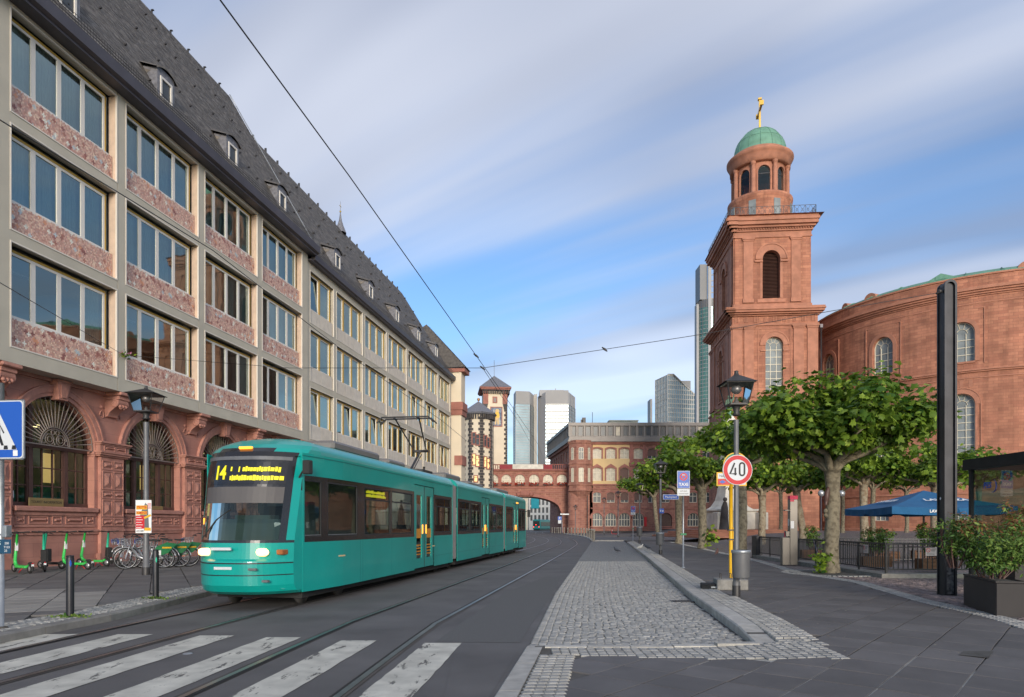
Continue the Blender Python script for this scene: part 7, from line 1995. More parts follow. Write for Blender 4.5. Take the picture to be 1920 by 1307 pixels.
# temporary stop
ys = thing('tram_stop_sign', 'yellow pole with temporary stop sign standing in a concrete foot behind the lamp post', 'stop sign', (PX(1370.5, 15.9), 15.9, ZP), 0)
mb = MB(); mb.tube((0, 0, .2), (0, 0, 2.62), .043, n=14); mb.box(.04, .11, -.03, .03, 1.1, 1.42); mb.build('pole', MS['sign_yellow'], ys)
mb = MB(); mb.box(-.07, .14, -.055, .055, 1.12, 1.15); mb.box(-.07, .14, -.055, .055, 1.34, 1.37); mb.tube((0, 0, .1), (0, 0, .24), .06); mb.build('clamp', MS['iron'], ys)
mb = MB(); mb.box(-.34, .36, -.02, .0, 2.38, 2.70); pn = mb.build('panel', MS['sign_yellow'], ys)
mb = MB(); mb.box(-.31, .33, -.026, -.021, 2.55, 2.67); mb.build('white_field', MS['sign_white'], pn); mb = MB(); mb.box(-.31, .08, -.026, -.021, 2.41, 2.545); mb.build('red_field', MS['sign_red'], pn)
mb = MB(); mb.box(.09, .33, -.026, -.021, 2.41, 2.545); mb.build('white_field', MS['sign_white'], pn)
mb = MB(); mb.poly([(-.285, -.03, 2.475), (-.205, -.03, 2.435), (-.125, -.03, 2.475), (-.205, -.03, 2.515)]); mb.build('blue_emblem', MS['sign_blue'], pn)
text('lettering', 'Neue Kräme', .085, MS['sign_black'], pn, (-.28, -.028, 2.61), align='LEFT')
disc_part(ys, 'stop_disc', 0, .29, -.03, 'sign_yellow', zc=2.87, xc=.10); disc_part(ys, 'green_ring', .20, .265, -.034, 'sign_green', zc=2.87, xc=.10)
text('lettering', 'H', .26, MS['sign_green'], ys, (.10, -.036, 2.87), bold=.01)
cf = thing('concrete_foot', 'square concrete sign foot with lifting loops beside the lamp post', 'sign foot', (PX(1371, 15.6), 15.65, ZP), R(-8))
mb = MB(); mb.bbox(-.34, .34, -.28, .34, 0, .24, .015); mb.build('block', MS['concrete_grey'], cf)
mb = MB()
for x in (-.22, .0, .26): mb.path([(x, -.1, .22), (x, -.1, .36), (x + .0, .12, .36), (x, .12, .22)], .009, 6)
mb.build('lifting_loop', MS['rust'], cf)
bk = thing('rubber_foot', 'low black rubber foot plate left of the concrete sign foot', 'sign foot', (PX(1335, 15.7), 15.75, ZP), R(-12))
mb = MB(); mb.bbox(-.24, .26, -.2, .2, 0, .13, .02); mb.build('block', MS['rubber'], bk); mb = MB(); mb.box(-.02, .14, -.21, -.2, .04, .07); mb.build('handle_slot', MS['galv'], bk)
# taxi signs
def taxi_sign(loc, label, rz=0, s=1.0):
    t = thing('taxi_sign', label, 'traffic sign', loc, rz, 'no stopping taxi signs')
    mb = MB(); mb.tube((0, .03, 0), (0, .03, 3.32), .030, n=10); mb.lathe([(.07, 0), (.06, .03), (.03, .05)], 10, (0, .03, 0)); mb.build('pole', MS['galv'], t)
    mb = MB(); mb.bbox(-.215, .215, -.012, .004, 2.73, 3.33, .004); p = mb.build('plate', MS['sign_white'], t)
    mb = MB(); mb.box(-.20, .20, -.016, -.012, 2.745, 3.315); mb.build('blue_field', MS['sign_blue'], p)
    disc_part(p, 'red_ring', .095, .135, -.019, 'sign_red', zc=3.13, n=28)
    for sg in (-1, 1):
        mb = MB(); c = .707; w = .016; mb.add([(-.10 * c - w * c, -.018 - .0005 * sg, 3.13 + sg * (-.10 * c) + sg * w * c), (-.10 * c + w * c, -.018 - .0005 * sg, 3.13 + sg * (-.10 * c) - sg * w * c), (.10 * c + w * c, -.018 - .0005 * sg, 3.13 + sg * .10 * c - sg * w * c), (.10 * c - w * c, -.018 - .0005 * sg, 3.13 + sg * .10 * c + sg * w * c)], [(0, 1, 2, 3)]); mb.build('red_bar', MS['sign_red'], p)
    mb = MB(); mb.poly([(-.05, -.021, 3.19), (-.02, -.021, 3.215), (-.02, -.021, 3.20), (.05, -.021, 3.20), (.05, -.021, 3.18), (-.02, -.021, 3.18), (-.02, -.021, 3.165)]); mb.build('arrow', MS['white'], p)
    text('lettering', 'TAXI', .145, MS['white'], p, (0, -.018, 2.86), bold=.004)
    mb = MB(); mb.bbox(-.215, .215, -.012, .004, 2.48, 2.715, .004); q = mb.build('sub_plate', MS['sign_white'], t)
    text('lettering', 'auf dem', .075, MS['sign_black'], q, (0, -.014, 2.64)); text('lettering', 'Seitenstreifen', .062, MS['sign_black'], q, (0, -.014, 2.55))
    mb = MB(); mb.box(-.10, .10, -.012, .07, 1.13, 1.19); mb.build('clamp', MS['sign_green'], t)
    return t
taxi_sign((PX(1281.5, 23.4), 23.4, ZP), 'larger blue taxi no stopping sign on galvanised post beside the second lamp')
taxi_sign((PX(1187, 66), 66, .125), 'small far blue taxi no stopping sign before the town hall')
# further lamps
L2 = lamp_post((PX(1238.5, 34.4), 34.4, ZP), 'second street lamp carrying the street name sign and a bin', 4.1, .60, .44, .07)
L3 = lamp_post((PX(1199.3, 57), 57, ZP), 'third lantern lamp post with a bin, left of the leafy trees', 4.35, .62, .5, .075)
L4 = lamp_post((PX(1159, 84), 84, .125), 'slim lantern lamp post before the arched windows of the town hall', 5.0, .65, .5, .07)
L5 = lamp_post((PX(1132.6, 108), 108, .125), 'small distant lamp post close to the town hall turret', 5.2, .65, .5, .07)
L6 = lamp_post((PX(1079, 112), 112, .125), 'lamp post among the bollards beside the bridge arch', 4.1, .65, .5, .07)
bin_on((PX(1237.5, 34.1), 34.1, .62), 'grey bin on the second street lamp', 1.1); bin_on((PX(1199, 56.7), 56.7, .72), 'grey bin on the third street lamp', 1.35)
st_ = thing('street_name_sign', 'blue street name sign on the second lamp post', 'street sign', (PX(1242.5, 34.35), 34.3, 3.02), 0)
mb = MB(); mb.bbox(0, .80, -.02, .0, -.13, .13, .006); p = mb.build('plate', MS['sign_white'], st_); mb = MB(); mb.box(.02, .78, -.024, -.02, -.11, .11); mb.build('blue_field', MS['sign_blue'], p)
text('lettering', 'Paulsplatz', .15, MS['white'], p, (.40, -.026, 0))
sb_ = thing('arrow_sign', 'small square blue arrow sign low on the second lamp post', 'traffic sign', (PX(1240.5, 34.2), 34.2, 2.32), 0)
mb = MB(); mb.bbox(-.12, .12, -.02, 0, -.12, .12, .005); p = mb.build('plate', MS['sign_blue'], sb_)
for sx in (-1, 1): mb = MB(); mb.poly([(sx * .10, -.022, 0), (sx * .03, -.022, .05), (sx * .03, -.022, -.05)]); mb.build('arrow', MS['white'], p)
ps = thing('parking_sign', 'small blue and white signs on a pole at the bridge pier', 'traffic sign', (PX(1054, 118), 118, .12), 0)
mb = MB(); mb.tube((0, 0, 0), (0, 0, 3.6), .05); mb.box(-.3, 1.2, -.02, .02, 3.3, 3.5); mb.build('pole', MS['galv'], ps)
mb = MB(); mb.box(-.75, -.1, -.05, -.02, 2.4, 3.0); mb.build('plate', MS['sign_blue'], ps); mb = MB(); mb.box(-.7, -.15, -.05, -.02, 1.8, 2.38); mb.build('sub_plate', MS['sign_white'], ps)
text('lettering', 'P', .5, MS['white'], ps, (-.42, -.055, 2.7))

# far bollards along the bend
BP = [(603, 790), (640, 795), (675, 797), (700, 800), (728, 801), (783, 806), (838, 818), (892, 822), (940, 826), (990, 832), (1038, 838), (1080, 846), (1122, 856), (1158, 866), (1188, 885), (1216, 905), (1232, 912)]
pb = None
for i, (bx0, by0) in enumerate(BP):
    px, py = 960 + bx0 / 8, 900 + by0 / 8; d = min(128, 1894 / (py - 985)); lab = ['first', 'second', 'third', 'fourth', 'fifth', 'sixth', 'seventh', 'eighth', 'ninth', 'tenth', 'eleventh', 'twelfth', 'thirteenth', 'fourteenth', 'fifteenth', 'sixteenth', 'seventeenth'][len(BP) - 1 - i] + ' bollard of the curved row, counted from its near end'
    if pb is None:
        pb = thing('bollard', lab, 'bollard', (PX(px, d), d, .12), 0, 'bollards along the far bend')
        mb = MB(); mb.lathe([(.09, 0), (.09, .90), (.11, .92), (.11, 1.04), (.06, 1.1), (0, 1.12)], 10); mb.build('post', mat('taupe_paint', (.36, .32, .26), .6, var=.15), pb)
    else: dup(pb, (PX(px, d), d, .12), label=lab)
# left side
def black_bollard(loc, label, sticker):
    t = thing('bollard', label, 'bollard', loc, 0, 'dark bollards by the zebra crossing')
    mb = MB(); mb.lathe([(.058, 0), (.058, .93), (.054, .95), (.054, .965), (.058, .97), (.05, .985), (0, .985)], 20); mb.build('post', MS['black_steel'], t)
    mb = MB(); a0 = -1.2; n = 8; r = .0595
    for i in range(n): 
        a, b = a0 + .55 * i / n, a0 + .55 * (i + 1) / n; z = sticker[0]; h1 = math.sin(math.pi * (i + .02) / n) * .05 + .005; h2 = math.sin(math.pi * min(1, (i + 1) / n)) * .05 + .005
        mb.add([(r * math.cos(a), r * math.sin(a), z - h1), (r * math.cos(b), r * math.sin(b), z - h2), (r * math.cos(b), r * math.sin(b), z + h2), (r * math.cos(a), r * math.sin(a), z + h1)], [(0, 1, 2, 3)])
    mb.build('sticker', MS[sticker[1]], t); return t
black_bollard((-7.12, 11.0, .13), 'near black bollard with a round blue sticker', (.86, 'sign_blue')); black_bollard((-7.15, 13.7, .13), 'black bollard with a green sticker beside the lamp post', (.78, 'green_b'))
for x, y, sd in ((-7.1, 10.95, 1), (-7.12, 13.65, 2)):
    t = thing('weeds', 'tuft of yellow green weeds at the foot of the ' + ('near' if sd == 1 else 'second') + ' black bollard', 'weeds', (x, y, .13), 0); 
    rs = np.random.RandomState(sd); n = 150; P = rs.normal(size=(n, 3)) * np.array([.14, .05, .012]); P[:, 2] = np.abs(P[:, 2]) + .01
    obj('blades', leaves_mesh('blades', P, rs.normal(size=(n, 3)) * .5 + np.array([0, 0, .6]), .045, rs.rand(n), 'quad', MS['leaf_shrub'], rs), t, kind='stuff'); t['kind'] = 'stuff'
LL = lamp_post((PX(274, 20.4), 20.4, .12), 'tall lantern street lamp on the left pavement with a poster on it', 4.86, .78, .52, .088)
po = thing('poster_board', 'colourful event poster board tied round the left lamp post', 'poster', (PX(273.5, 20.4), 20.28, 1.86), 0)
mb = MB(); mb.box(-.235, .235, -.012, 0, -.49, .49); p = mb.build('board', MS['white'], po)
mb = MB(); mb.box(-.23, .03, -.015, -.012, -.36, .03); mb.build('red_field', MS['sign_red'], p)
mb = MB(); mb.poly([(.02, -.0145, -.42), (.17, -.0145, -.42), (.13, -.0145, .33), (.06, -.0145, .41), (-.08, -.0145, .12), (-.1, -.0145, .03), (.02, -.0145, .03)]); mb.build('tower_print', MS['tower_dark'], p)
for z, h in ((.27, .12), (.11, .10)): mb = MB(); mb.box(-.215, .11, -.0165, -.0155, z - h / 2, z + h / 2); mb.build('yellow_field', MS['sign_yellow'], p)
text('lettering', 'STROTTER', .10, MS['sign_red'], p, (-.05, -.018, .27), sx=.62, bold=.003); text('lettering', 'ROMANZE', .095, MS['sign_red'], p, (-.05, -.018, .11), sx=.68, bold=.003)
mb = MB(); mb.T = Matrix.Translation((.12, -.0175, -.0)) @ Matrix.Rotation(R(-24), 4, 'Y'); mb.box(-.11, .11, 0, .001, -.03, .03); mb.build('yellow_field', MS['sign_yellow'], p)
for i in range(5): mb = MB(); mb.box(-.215, -.06 + .04 * (i % 2), -.0165, -.0155, -.03 - .075 * i, -.015 - .075 * i); mb.build('text_line', MS['white'], p)
for i in range(5): mb = MB(); mb.box(.12, .22, -.0165, -.0155, .38 - .035 * i, .395 - .035 * i); mb.build('text_line', MS['sign_red'], p)
mb = MB(); mb.box(.03, .22, -.0172, -.0165, -.42, -.33); mb.build('yellow_field', MS['sign_yellow'], p)
text('lettering', 'AUS LIEBE', .07, MS['sign_black'], p, (-.1, -.0175, -.43), sx=.7)
# pedestrian crossing sign
pd_ = thing('zebra_crossing_sign', 'blue square pedestrian crossing sign on galvanised pole at the left edge', 'traffic sign', (-7.30, 9.7, .13), R(-6))
mb = MB(); mb.tube((0, .05, 0), (0, .05, 3.5), .038, n=14); mb.build('pole', MS['galv'], pd_)
mb = MB(); mb.lathe([(.09, 0), (.08, .02), (.045, .03)], 12, (0, .05, 0)); mb.build('pole_foot', MS['rust'], pd_)
mb = MB(); mb.bbox(-.415, .415, -.018, .0, 2.40, 3.25, .02); p = mb.build('plate', MS['galv'], pd_)
def rsq(a, b, c, d, r, y):
    q = []
    for cx_, cz_, s0 in ((b - r, d - r, 0), (a + r, d - r, 90), (a + r, c + r, 180), (b - r, c + r, 270)):
        q += [(cx_ + r * math.cos(R(s0 + 15 * i)), y, cz_ + r * math.sin(R(s0 + 15 * i))) for i in range(7)]
    return q
mb = MB(); mb.poly(rsq(-.40, .40, 2.415, 3.235, .05, -.020)[::-1]); mb.build('rim', MS['sign_white'], p)
mb = MB(); mb.poly(rsq(-.385, .385, 2.43, 3.22, .045, -.022)[::-1]); mb.build('blue_field', MS['sign_blue'], p)
mb = MB(); mb.poly([(-.31, -.024, 2.54), (.31, -.024, 2.54), (.0, -.024, 3.14)]); mb.build('white_triangle', MS['sign_white'], p)
mb = MB(); y = -.026
mb.poly([(.045 * math.cos(a * .5), y, 3.0 + .045 * math.sin(a * .5) - .03) for a in range(13)])
mb.poly([(-.05, y, 2.92), (.05, y, 2.92), (.055, y, 2.74), (-.045, y, 2.74)]); mb.poly([(-.045, y, 2.76), (.01, y, 2.76), (-.06, y, 2.60), (-.11, y, 2.60)]); mb.poly([(.0, y, 2.76), (.055, y, 2.76), (.11, y, 2.60), (.07, y, 2.60)])
mb.poly([(.04, y, 2.90), (.06, y, 2.88), (.12, y, 2.78), (.10, y, 2.77)]); mb.poly([(-.04, y, 2.90), (-.06, y, 2.88), (-.12, y, 2.78), (-.10, y, 2.77)])
mb.build('pedestrian_symbol', MS['sign_black'], p)
mb = MB()
for i in range(5): x = -.27 + i * .125; mb.poly([(x, y - .001, 2.545), (x + .07, y - .001, 2.545), (x + .06, y - .001, 2.60), (x + .01, y - .001, 2.60)])
mb.build('stripe_symbol', MS['sign_black'], p)
mb = MB(); mb.box(.25, .32, -.024, -.0225, 2.45, 2.53); mb.build('sticker', MS['white'], p)
hp = thing('hydrant_plate', 'small navy hydrant distance plate clamped on the crossing sign pole', 'sign', (-7.23, 9.66, 1.30), R(-6))
mb = MB(); mb.bbox(-.16, .16, -.012, 0, -.10, .10, .003); p = mb.build('plate', MS['navy_plate'], hp)
text('lettering', 'S', .075, MS['white'], p, (-.01, -.014, .045)); text('lettering', '200', .045, MS['white'], p, (.10, -.014, .045)); text('lettering', 'T133', .045, MS['white'], p, (.10, -.014, -.01)); text('lettering', '23', .045, MS['white'], p, (.085, -.014, -.06)); text('lettering', '90', .045, MS['white'], p, (-.10, -.014, .03))
mb = MB(); mb.bbox(.02, .10, -.03, .08, .13, .30, .01); mb.box(-.1, .1, .03, .09, .16, .18); mb.build('clamp_box', MS['galv'], hp)
# ---- e-scooters
def scooter(loc, rz, label, col, lean=0, style=0):
    t = thing('electric_scooter', label, 'e-scooter', loc, rz, 'rental e-scooters along the arcade wall')
    c = MS[col]; mb = MB(); mb.bbox(.10, .80, -.09, .09, .14, .21, .02)
    mb.path([(.80, 0, .17), (.92, 0, .22), (.98, 0, .34)], [.05, .05, .045], 8); mb.path([(.14, 0, .18), (.02, 0, .24)], .04, 8); mb.build('deck', c if style == 0 else MS['rubber'], t)
    mb = MB(); a, b = Vector((.98, 0, .32)), Vector((.83, 0, 1.10)); mb.tube(tuple(a), tuple(b), .042, .032, n=10); st = mb.build('stem', c, t)
    if style: mb = MB(); mb.tube(tuple(a), tuple(a.lerp(b, .38)), .06, .055, n=8); mb.bbox(.70, .86, -.08, .08, .22, .62, .02); mb.build('battery_box', MS['rubber'], t)
    mb = MB(); mb.path([(.80, -.30, 1.16), (.82, -.08, 1.14), (.82, .08, 1.14), (.80, .30, 1.16)], .016, 8); mb.tube((.83, 0, 1.08), (.82, 0, 1.16), .03); mb.path([(.84, -.14, 1.10), (.86, -.24, 1.08)], .01, 5); mb.build('handlebar', MS['rubber'], t)
    for x in (.0, 1.04):
        mb = MB(); mb.T = Matrix.Translation((x, 0, .13)) @ Matrix.Rotation(R(90), 4, 'X'); mb.lathe([(.075, -.025), (.115, -.03), (.128, -.015), (.128, .015), (.115, .03), (.075, .025)], 18); w = mb.build('tyre', MS['rubber'], t)
        mb = MB(); mb.T = Matrix.Translation((x, 0, .13)) @ Matrix.Rotation(R(90), 4, 'X'); mb.lathe([(0, -.022), (.078, -.022), (.078, .022), (0, .022)], 14); mb.build('hub', MS['silver'], w)
    mb = MB(); mb.path([(-.02 + .155 * math.cos(R(200 - 20 * i)), 0, .13 + .155 * math.sin(R(200 - 20 * i))) for i in range(8)], .04, 6); mb.build('fender', MS['rubber'], t)
    mb = MB(); mb.box(-.19, -.175, -.03, .03, .20, .26); mb.build('number_plate', MS['white'], t); mb = MB(); mb.box(-.185, -.17, -.02, .02, .27, .295); mb.build('tail_lamp', MS['sign_red'], t)
    if style == 0:
        mb = MB(); mb.box(.86, .90, -.035, .035, .62, .85); mb.build('sticker', MS['white'], st)
        mb = MB(); mb.path([(.35, -.05, .14), (.30, -.16, .02)], .012, 5); mb.path([(.35, .05, .14), (.30, .16, .02)], .012, 5); mb.build('kickstand', MS['sign_red'], t)
    return t
for px, py, rz, lab, col, stl in ((56, 1074, 146, 'light green e-scooter standing leftmost by the wall', 'green_a', 0), (84, 1071, 126, 'mint e-scooter with black battery box pointing at the wall', 'green_b', 1),
        (128, 1066, 166, 'mint e-scooter with tilted stem and side facing deck, behind the near bollard', 'green_b', 1), (165, 1067, 163, 'light green e-scooter seen from the side with leaning stem', 'green_a', 0),
        (200, 1061, 168, 'green e-scooter half hidden with its rear wheel to the street', 'green_a', 0), (222, 1062, 140, 'black decked mint e-scooter next to the bicycles', 'green_b', 1)):
    d = 1894 / (py - 985) * .985; scooter((PX(px, d), d, .12), R(rz), lab, col, style=stl).scale = (1.1,) * 3
o = scooter((PX(1158, 104), 104, .12), R(150), 'tiny distant red e-scooter in front of the town hall', 'sign_red', style=0)
# ---- hire bicycles
def bicycle(loc, rz, label, panel=True):
    t = thing('bicycle', label, 'bicycle', loc, rz, 'hire bicycles against the arcade')
    for x in (0, 1.08):
        mb = MB(); mb.T = Matrix.Translation((x, 0, .34)) @ Matrix.Rotation(R(90), 4, 'X')
        mb.path([(.325 * math.cos(a * .2618), .325 * math.sin(a * .2618), 0) for a in range(24)], .02, 6, closed=True); w = mb.build('tyre', MS['rubber'], t)
        mb = MB(); mb.T = Matrix.Translation((x, 0, .34)) @ Matrix.Rotation(R(90), 4, 'X'); mb.path([(.30 * math.cos(a * .2618), .30 * math.sin(a * .2618), 0) for a in range(24)], .009, 4, closed=True)
        for a in range(12): mb.tube((0, 0, 0), (.30 * math.cos(a * .5236), .30 * math.sin(a * .5236), 0), .0025, n=3)
        mb.lathe([(.03, -.04), (.03, .04)], 8); mb.build('rim', MS['silver'], w)
        mb = MB(); mb.path([(x + .36 * math.cos(R(170 - 16 * i)), 0, .34 + .36 * math.sin(R(170 - 16 * i))) for i in range(10)], .018, 5); mb.build('mudguard', MS['silver'], t)
    mb = MB(); mb.path([(.98, 0, .78), (.75, 0, .42), (.50, 0, .30)], [.035, .035, .03], 8); mb.path([(.50, 0, .30), (.34, 0, .88)], .022, 8); mb.path([(.50, 0, .30), (0, .05, .34)], .014, 6); mb.path([(.50, 0, .30), (0, -.05, .34)], .014, 6)
    mb.path([(.42, 0, .62), (0, .05, .34)], .011, 6); mb.path([(.42, 0, .62), (0, -.05, .34)], .011, 6); mb.build('frame', MS['silver'], t)
    mb = MB(); mb.path([(1.08, .05, .34), (.98, .05, .72), (.95, 0, .80), (.92, 0, 1.02)], .016, 6); mb.path([(1.08, -.05, .34), (.98, -.05, .72)], .016, 6); mb.build('fork', MS['silver'], t)
    mb = MB(); mb.path([(.72, -.30, 1.06), (.84, -.22, 1.08), (.92, -.05, 1.04), (.92, .05, 1.04), (.84, .22, 1.08), (.72, .30, 1.06)], .013, 6); mb.tube((.72, -.30, 1.06), (.82, -.24, 1.08), .018); mb.tube((.72, .30, 1.06), (.82, .24, 1.08), .018); mb.build('handlebar', MS['rubber'], t)
    mb = MB(); mb.add([(.20, -.08, .93), (.20, .08, .93), (.44, .02, .95), (.44, -.02, .95), (.20, -.08, .88), (.20, .08, .88), (.44, .02, .91), (.44, -.02, .91)], [(0, 1, 2, 3), (4, 7, 6, 5), (0, 4, 5, 1), (1, 5, 6, 2), (2, 6, 7, 3), (3, 7, 4, 0)]); mb.build('saddle', MS['rubber'], t)
    mb = MB()
    for z in (.78, .86, .94):
        mb.path([(1.02, -.15, z), (1.27, -.15, z), (1.27, .15, z), (1.02, .15, z)], .007, 4, closed=True)
    for yy in (-.15, -.05, .05, .15): mb.tube((1.27, yy, .76), (1.27, yy, .96), .007, n=4)
    for xx in (1.02, 1.1, 1.19): mb.tube((xx, -.15, .76), (xx, -.15, .96), .007, n=4); mb.tube((xx, .15, .76), (xx, .15, .96), .007, n=4)
    mb.build('basket', MS['silver'], t)
    mb = MB(); mb.bbox(1.275, 1.30, -.15, .15, .82, .95, .005); mb.build('blue_plate', MS['bike_blue'], t)
    if panel:
        for yy in (-.06, .06):
            mb = MB(); mb.prism([(.25, yy, .38), (-.12, yy, .50), (-.38, yy, .80), (-.10, yy, .84), (.18, yy, .72), (.33, yy, .52)], (0, .01, 0)); pnl = mb.build('green_panel', MS['leaf_green_ad'], t)
            mb = MB(); mb.box(.08, .2, yy - .008 if yy < 0 else yy + .012, yy - .004 if yy < 0 else yy + .016, .44, .60); mb.build('label', MS['white'], pnl)
            mb = MB(); mb.box(-.22, .05, yy - .008 if yy < 0 else yy + .012, yy - .004 if yy < 0 else yy + .016, .66, .71); mb.build('label', MS['sign_yellow'], pnl)
    mb = MB(); mb.path([(.5, -.05, .28), (.42, -.18, .02)], .010, 5); mb.tube((.5, -.12, .30), (.5, .12, .30), .02); mb.tube((.5, -.12, .3), (.6, -.14, .2), .012); mb.build('crank', MS['silver'], t)
    return t
for px, py, rz, lab, pn_ in ((288, 1060, 178, 'leftmost hire bicycle turned away along the wall', False), (314, 1062, 200, 'hire bicycle leaning behind the lamp post', False),
                              (336, 1061, 206, 'hire bicycle in the middle of the bunch with a blue plate', True), (354, 1060, 208, 'hire bicycle nearest the street with a big green wheel panel', True), (326, 1056, 172, 'hire bicycle at the back of the bunch close to the wall', False), (306, 1063, 214, 'hire bicycle with its front wheel turned to the street beside the lamp post', True), (414, 1054, 188, 'single hire bicycle right of the bunch beside the tram front', True)):
    d = 1894 / (py - 985) * .97; t = bicycle((PX(px, d), d, .12), R(rz), lab, pn_); t.rotation_euler = (R(-7), 0, R(rz)); t.scale = (1.06,) * 3
# ---- right side: mast, kiosk, planters, fence
ms_ = thing('steel_mast', 'tall black steel tram wire mast with rounded top right of the square', 'mast', (PX(1783, 14.24), 14.24, ZP - .02), R(-4))
mb = MB(); hM = 6.62
def arch_outline(w, y, z0, z1, n=10): return [(-w / 2, y, z0)] + [(-w / 2 * math.cos(math.pi * i / n), y, z1 - w / 2 + w / 2 * math.sin(math.pi * i / n)) for i in range(n + 1)] + [(w / 2, y, z0)]
mb.prism(arch_outline(.225, .06, 0, hM - .01), (0, .24, 0)); mb.build('core', MS['black_steel'], ms_)
mb = MB(); n = 10
O, I = arch_outline(.25, 0, 0, hM), arch_outline(.17, 0, 0, hM - .05)
mb.add(O + I + [(x, .07, z) for x, _, z in O] + [(x, .07, z) for x, _, z in I], [(i, i + 1, 13 + i + 1, 13 + i) for i in range(12)] + [(i, 26 + i, 26 + i + 1, i + 1) for i in range(12)] + [(13 + i, 39 + i, 39 + i + 1, 13 + i + 1) for i in range(12)])
O2 = arch_outline(.25, .30, 0, hM); mb.add(O2 + [(x, .25, z) for x, _, z in O2], [tuple(range(13)), *[(i, 13 + i, 14 + i, i + 1) for i in range(12)]]); mb.build('flange', MS['black_steel'], ms_)
mb = MB(); mb.sphere((-.17, .1, hM - .22), .05, 8); mb.tube((-.12, .1, hM - .22), (-.24, .1, hM - .26), .025); mb.build('wire_clamp', MS['iron'], ms_)
mb = MB(); mb.box(-.115, .115, .055, .061, .05, .62); mb.build('bill_remains', mat('torn_paper', (.10, .10, .10), .9, var=.9, vscale=12, coord='Object'), ms_)
mb = MB(); mb.T = Matrix.Translation((-.118, .15, 2.05)) @ Matrix.Rotation(R(-90), 4, 'Y'); mb.lathe([(0, .012), (.028, .012)], 12); mb.build('sticker', MS['white'], ms_)
ki = thing('glass_kiosk', 'dark framed glass kiosk with blue lettering behind the planters', 'kiosk', (11.42, 17.0, ZP), 0)
mb = MB(); hK = 3.1
mb.box(-.12, 3.2, -4.6, .12, hK - .26, hK); mb.box(-.05, .0 + .03, -.08, .0, 0, hK - .26); mb.box(-.04, .03, -4.4, -4.3, 0, hK - .26); mb.box(-.04, .03, -2.2, -2.14, 0, hK - .26); mb.box(-.05, 3.1, -.04, .04, 0, .12); mb.box(-.05, .05, -4.4, 0, 0, .12); mb.box(3.0, 3.1, -4.4, 0, 0, hK - .26); mb.build('frame', MS['black_steel'], ki)
for a, b in ((-2.14, -.08), (-4.3, -2.2)):
    mb = MB(); mb.quad((0, b, .12), (0, a, .12), (0, a, hK - .26), (0, b, hK - .26)); mb.build('pane', MS['pane_dark'], ki)
mb = MB(); mb.quad((0, 0, .12), (3, 0, .12), (3, 0, hK - .26), (0, 0, hK - .26)); mb.build('pane', MS['pane_dark'], ki)
mb = MB(); mb.box(1.0, 1.1, -3.6, -.5, .1, 2.3); mb.box(2.6, 2.7, -4.2, -.2, .1, 2.8); mb.build('inner_panel', MS['room'], ki)
text('lettering', 'FES', .19, MS['sign_blue'], ki, (-.012, -.62, 2.42), (R(90), 0, R(-90)), bold=.006)
mb = MB(); mb.path([(-.012, -.80 - .12 * math.cos(a), 2.40 + .15 * math.sin(a)) for a in [R(-110 + 18 * i) for i in range(11)]][::1], [.004 + .010 * math.sin(math.pi * i / 10) for i in range(11)], 5); mb.build('swoosh', MS['sign_blue'], ki)
def planter(loc, rz, L, W, Hh, label, foliage):
    t = thing('planter', label, 'planter', loc, rz, 'dark planters with photinia shrubs')
    mb = MB(); b = .02
    mb.bbox(0, L, 0, W, 0, Hh - .03, .012); mb.build('box', MS['planter'], t)
    mb = MB()
    for a, c, e, f in ((-.005, L + .005, -.005, .03), (-.005, L + .005, W - .03, W + .005), (-.005, .03, .03, W - .03), (L - .03, L + .005, .03, W - .03)): mb.box(a, c, e, f, Hh - .03, Hh)
    mb.build('rim', MS['planter'], t); mb = MB(); mb.box(.03, L - .03, .03, W - .03, Hh - .03, Hh - .015); mb.build('soil', MS['bed'], t)
    f = thing('photinia_shrub', foliage[0], 'shrub', loc, rz, 'photinia shrubs in planters'); return t, f
p1_, f1 = planter((8.18, 10.84, .105), R(71), 1.75, .42, .60, 'brown black box planter standing nearest at the right edge', ('bushy photinia with glossy green and reddish leaves in the nearest planter',))
f1.rotation_euler = (0, 0, 0); f1.location = (8.2, 11.75, .68)
shrub(f1, (.05, 0, .50), (.62, .75, .50), 4200, .085, 41, z_min=.02, red=.16); shrub(f1, (-.42, .25, .62), (.28, .3, .45), 700, .085, 44, z_min=.02)
p2_, f2 = planter((9.35, 11.9, .105), R(71), 1.5, .5, .85, 'second dark planter behind at the right frame edge', ('taller photinia shrub cut by the right frame edge',))
f2.rotation_euler = (0, 0, 0); f2.location = (9.35, 12.5, .9); shrub(f2, (0, 0, .45), (.55, .5, .55), 2400, .09, 42, z_min=0, red=.22)
# railings round the stair well
FA, FB, FC = (11.25, 31.2), (10.55, 19.25), (14.2, 19.15)
FD, FE_ = (12.1, 26.6), (17.0, 25.4)
pl2 = thing('railing_plinth', 'low grey stone plinth edging the stair well under the railings', 'plinth', (0, 0, 0), 0)
mb = MB()
def bar_seg(mb, p, q, w, z0, z1, m=0):
    P, Q = Vector((*p, 0)), Vector((*q, 0)); t = (Q - P).normalized(); n = Vector((-t.y, t.x, 0)) * w / 2
    mb.prism([tuple(P - n + Vector((0, 0, z0))), tuple(Q - n + Vector((0, 0, z0))), tuple(Q + n + Vector((0, 0, z0))), tuple(P + n + Vector((0, 0, z0)))], (0, 0, z1 - z0), m)
bar_seg(mb, FA, FB, .5, .05, .245); bar_seg(mb, (FB[0] - .25, FB[1]), FC, .5, .052, .247); mb.build('kerb', MS['concrete_grey'], pl2)
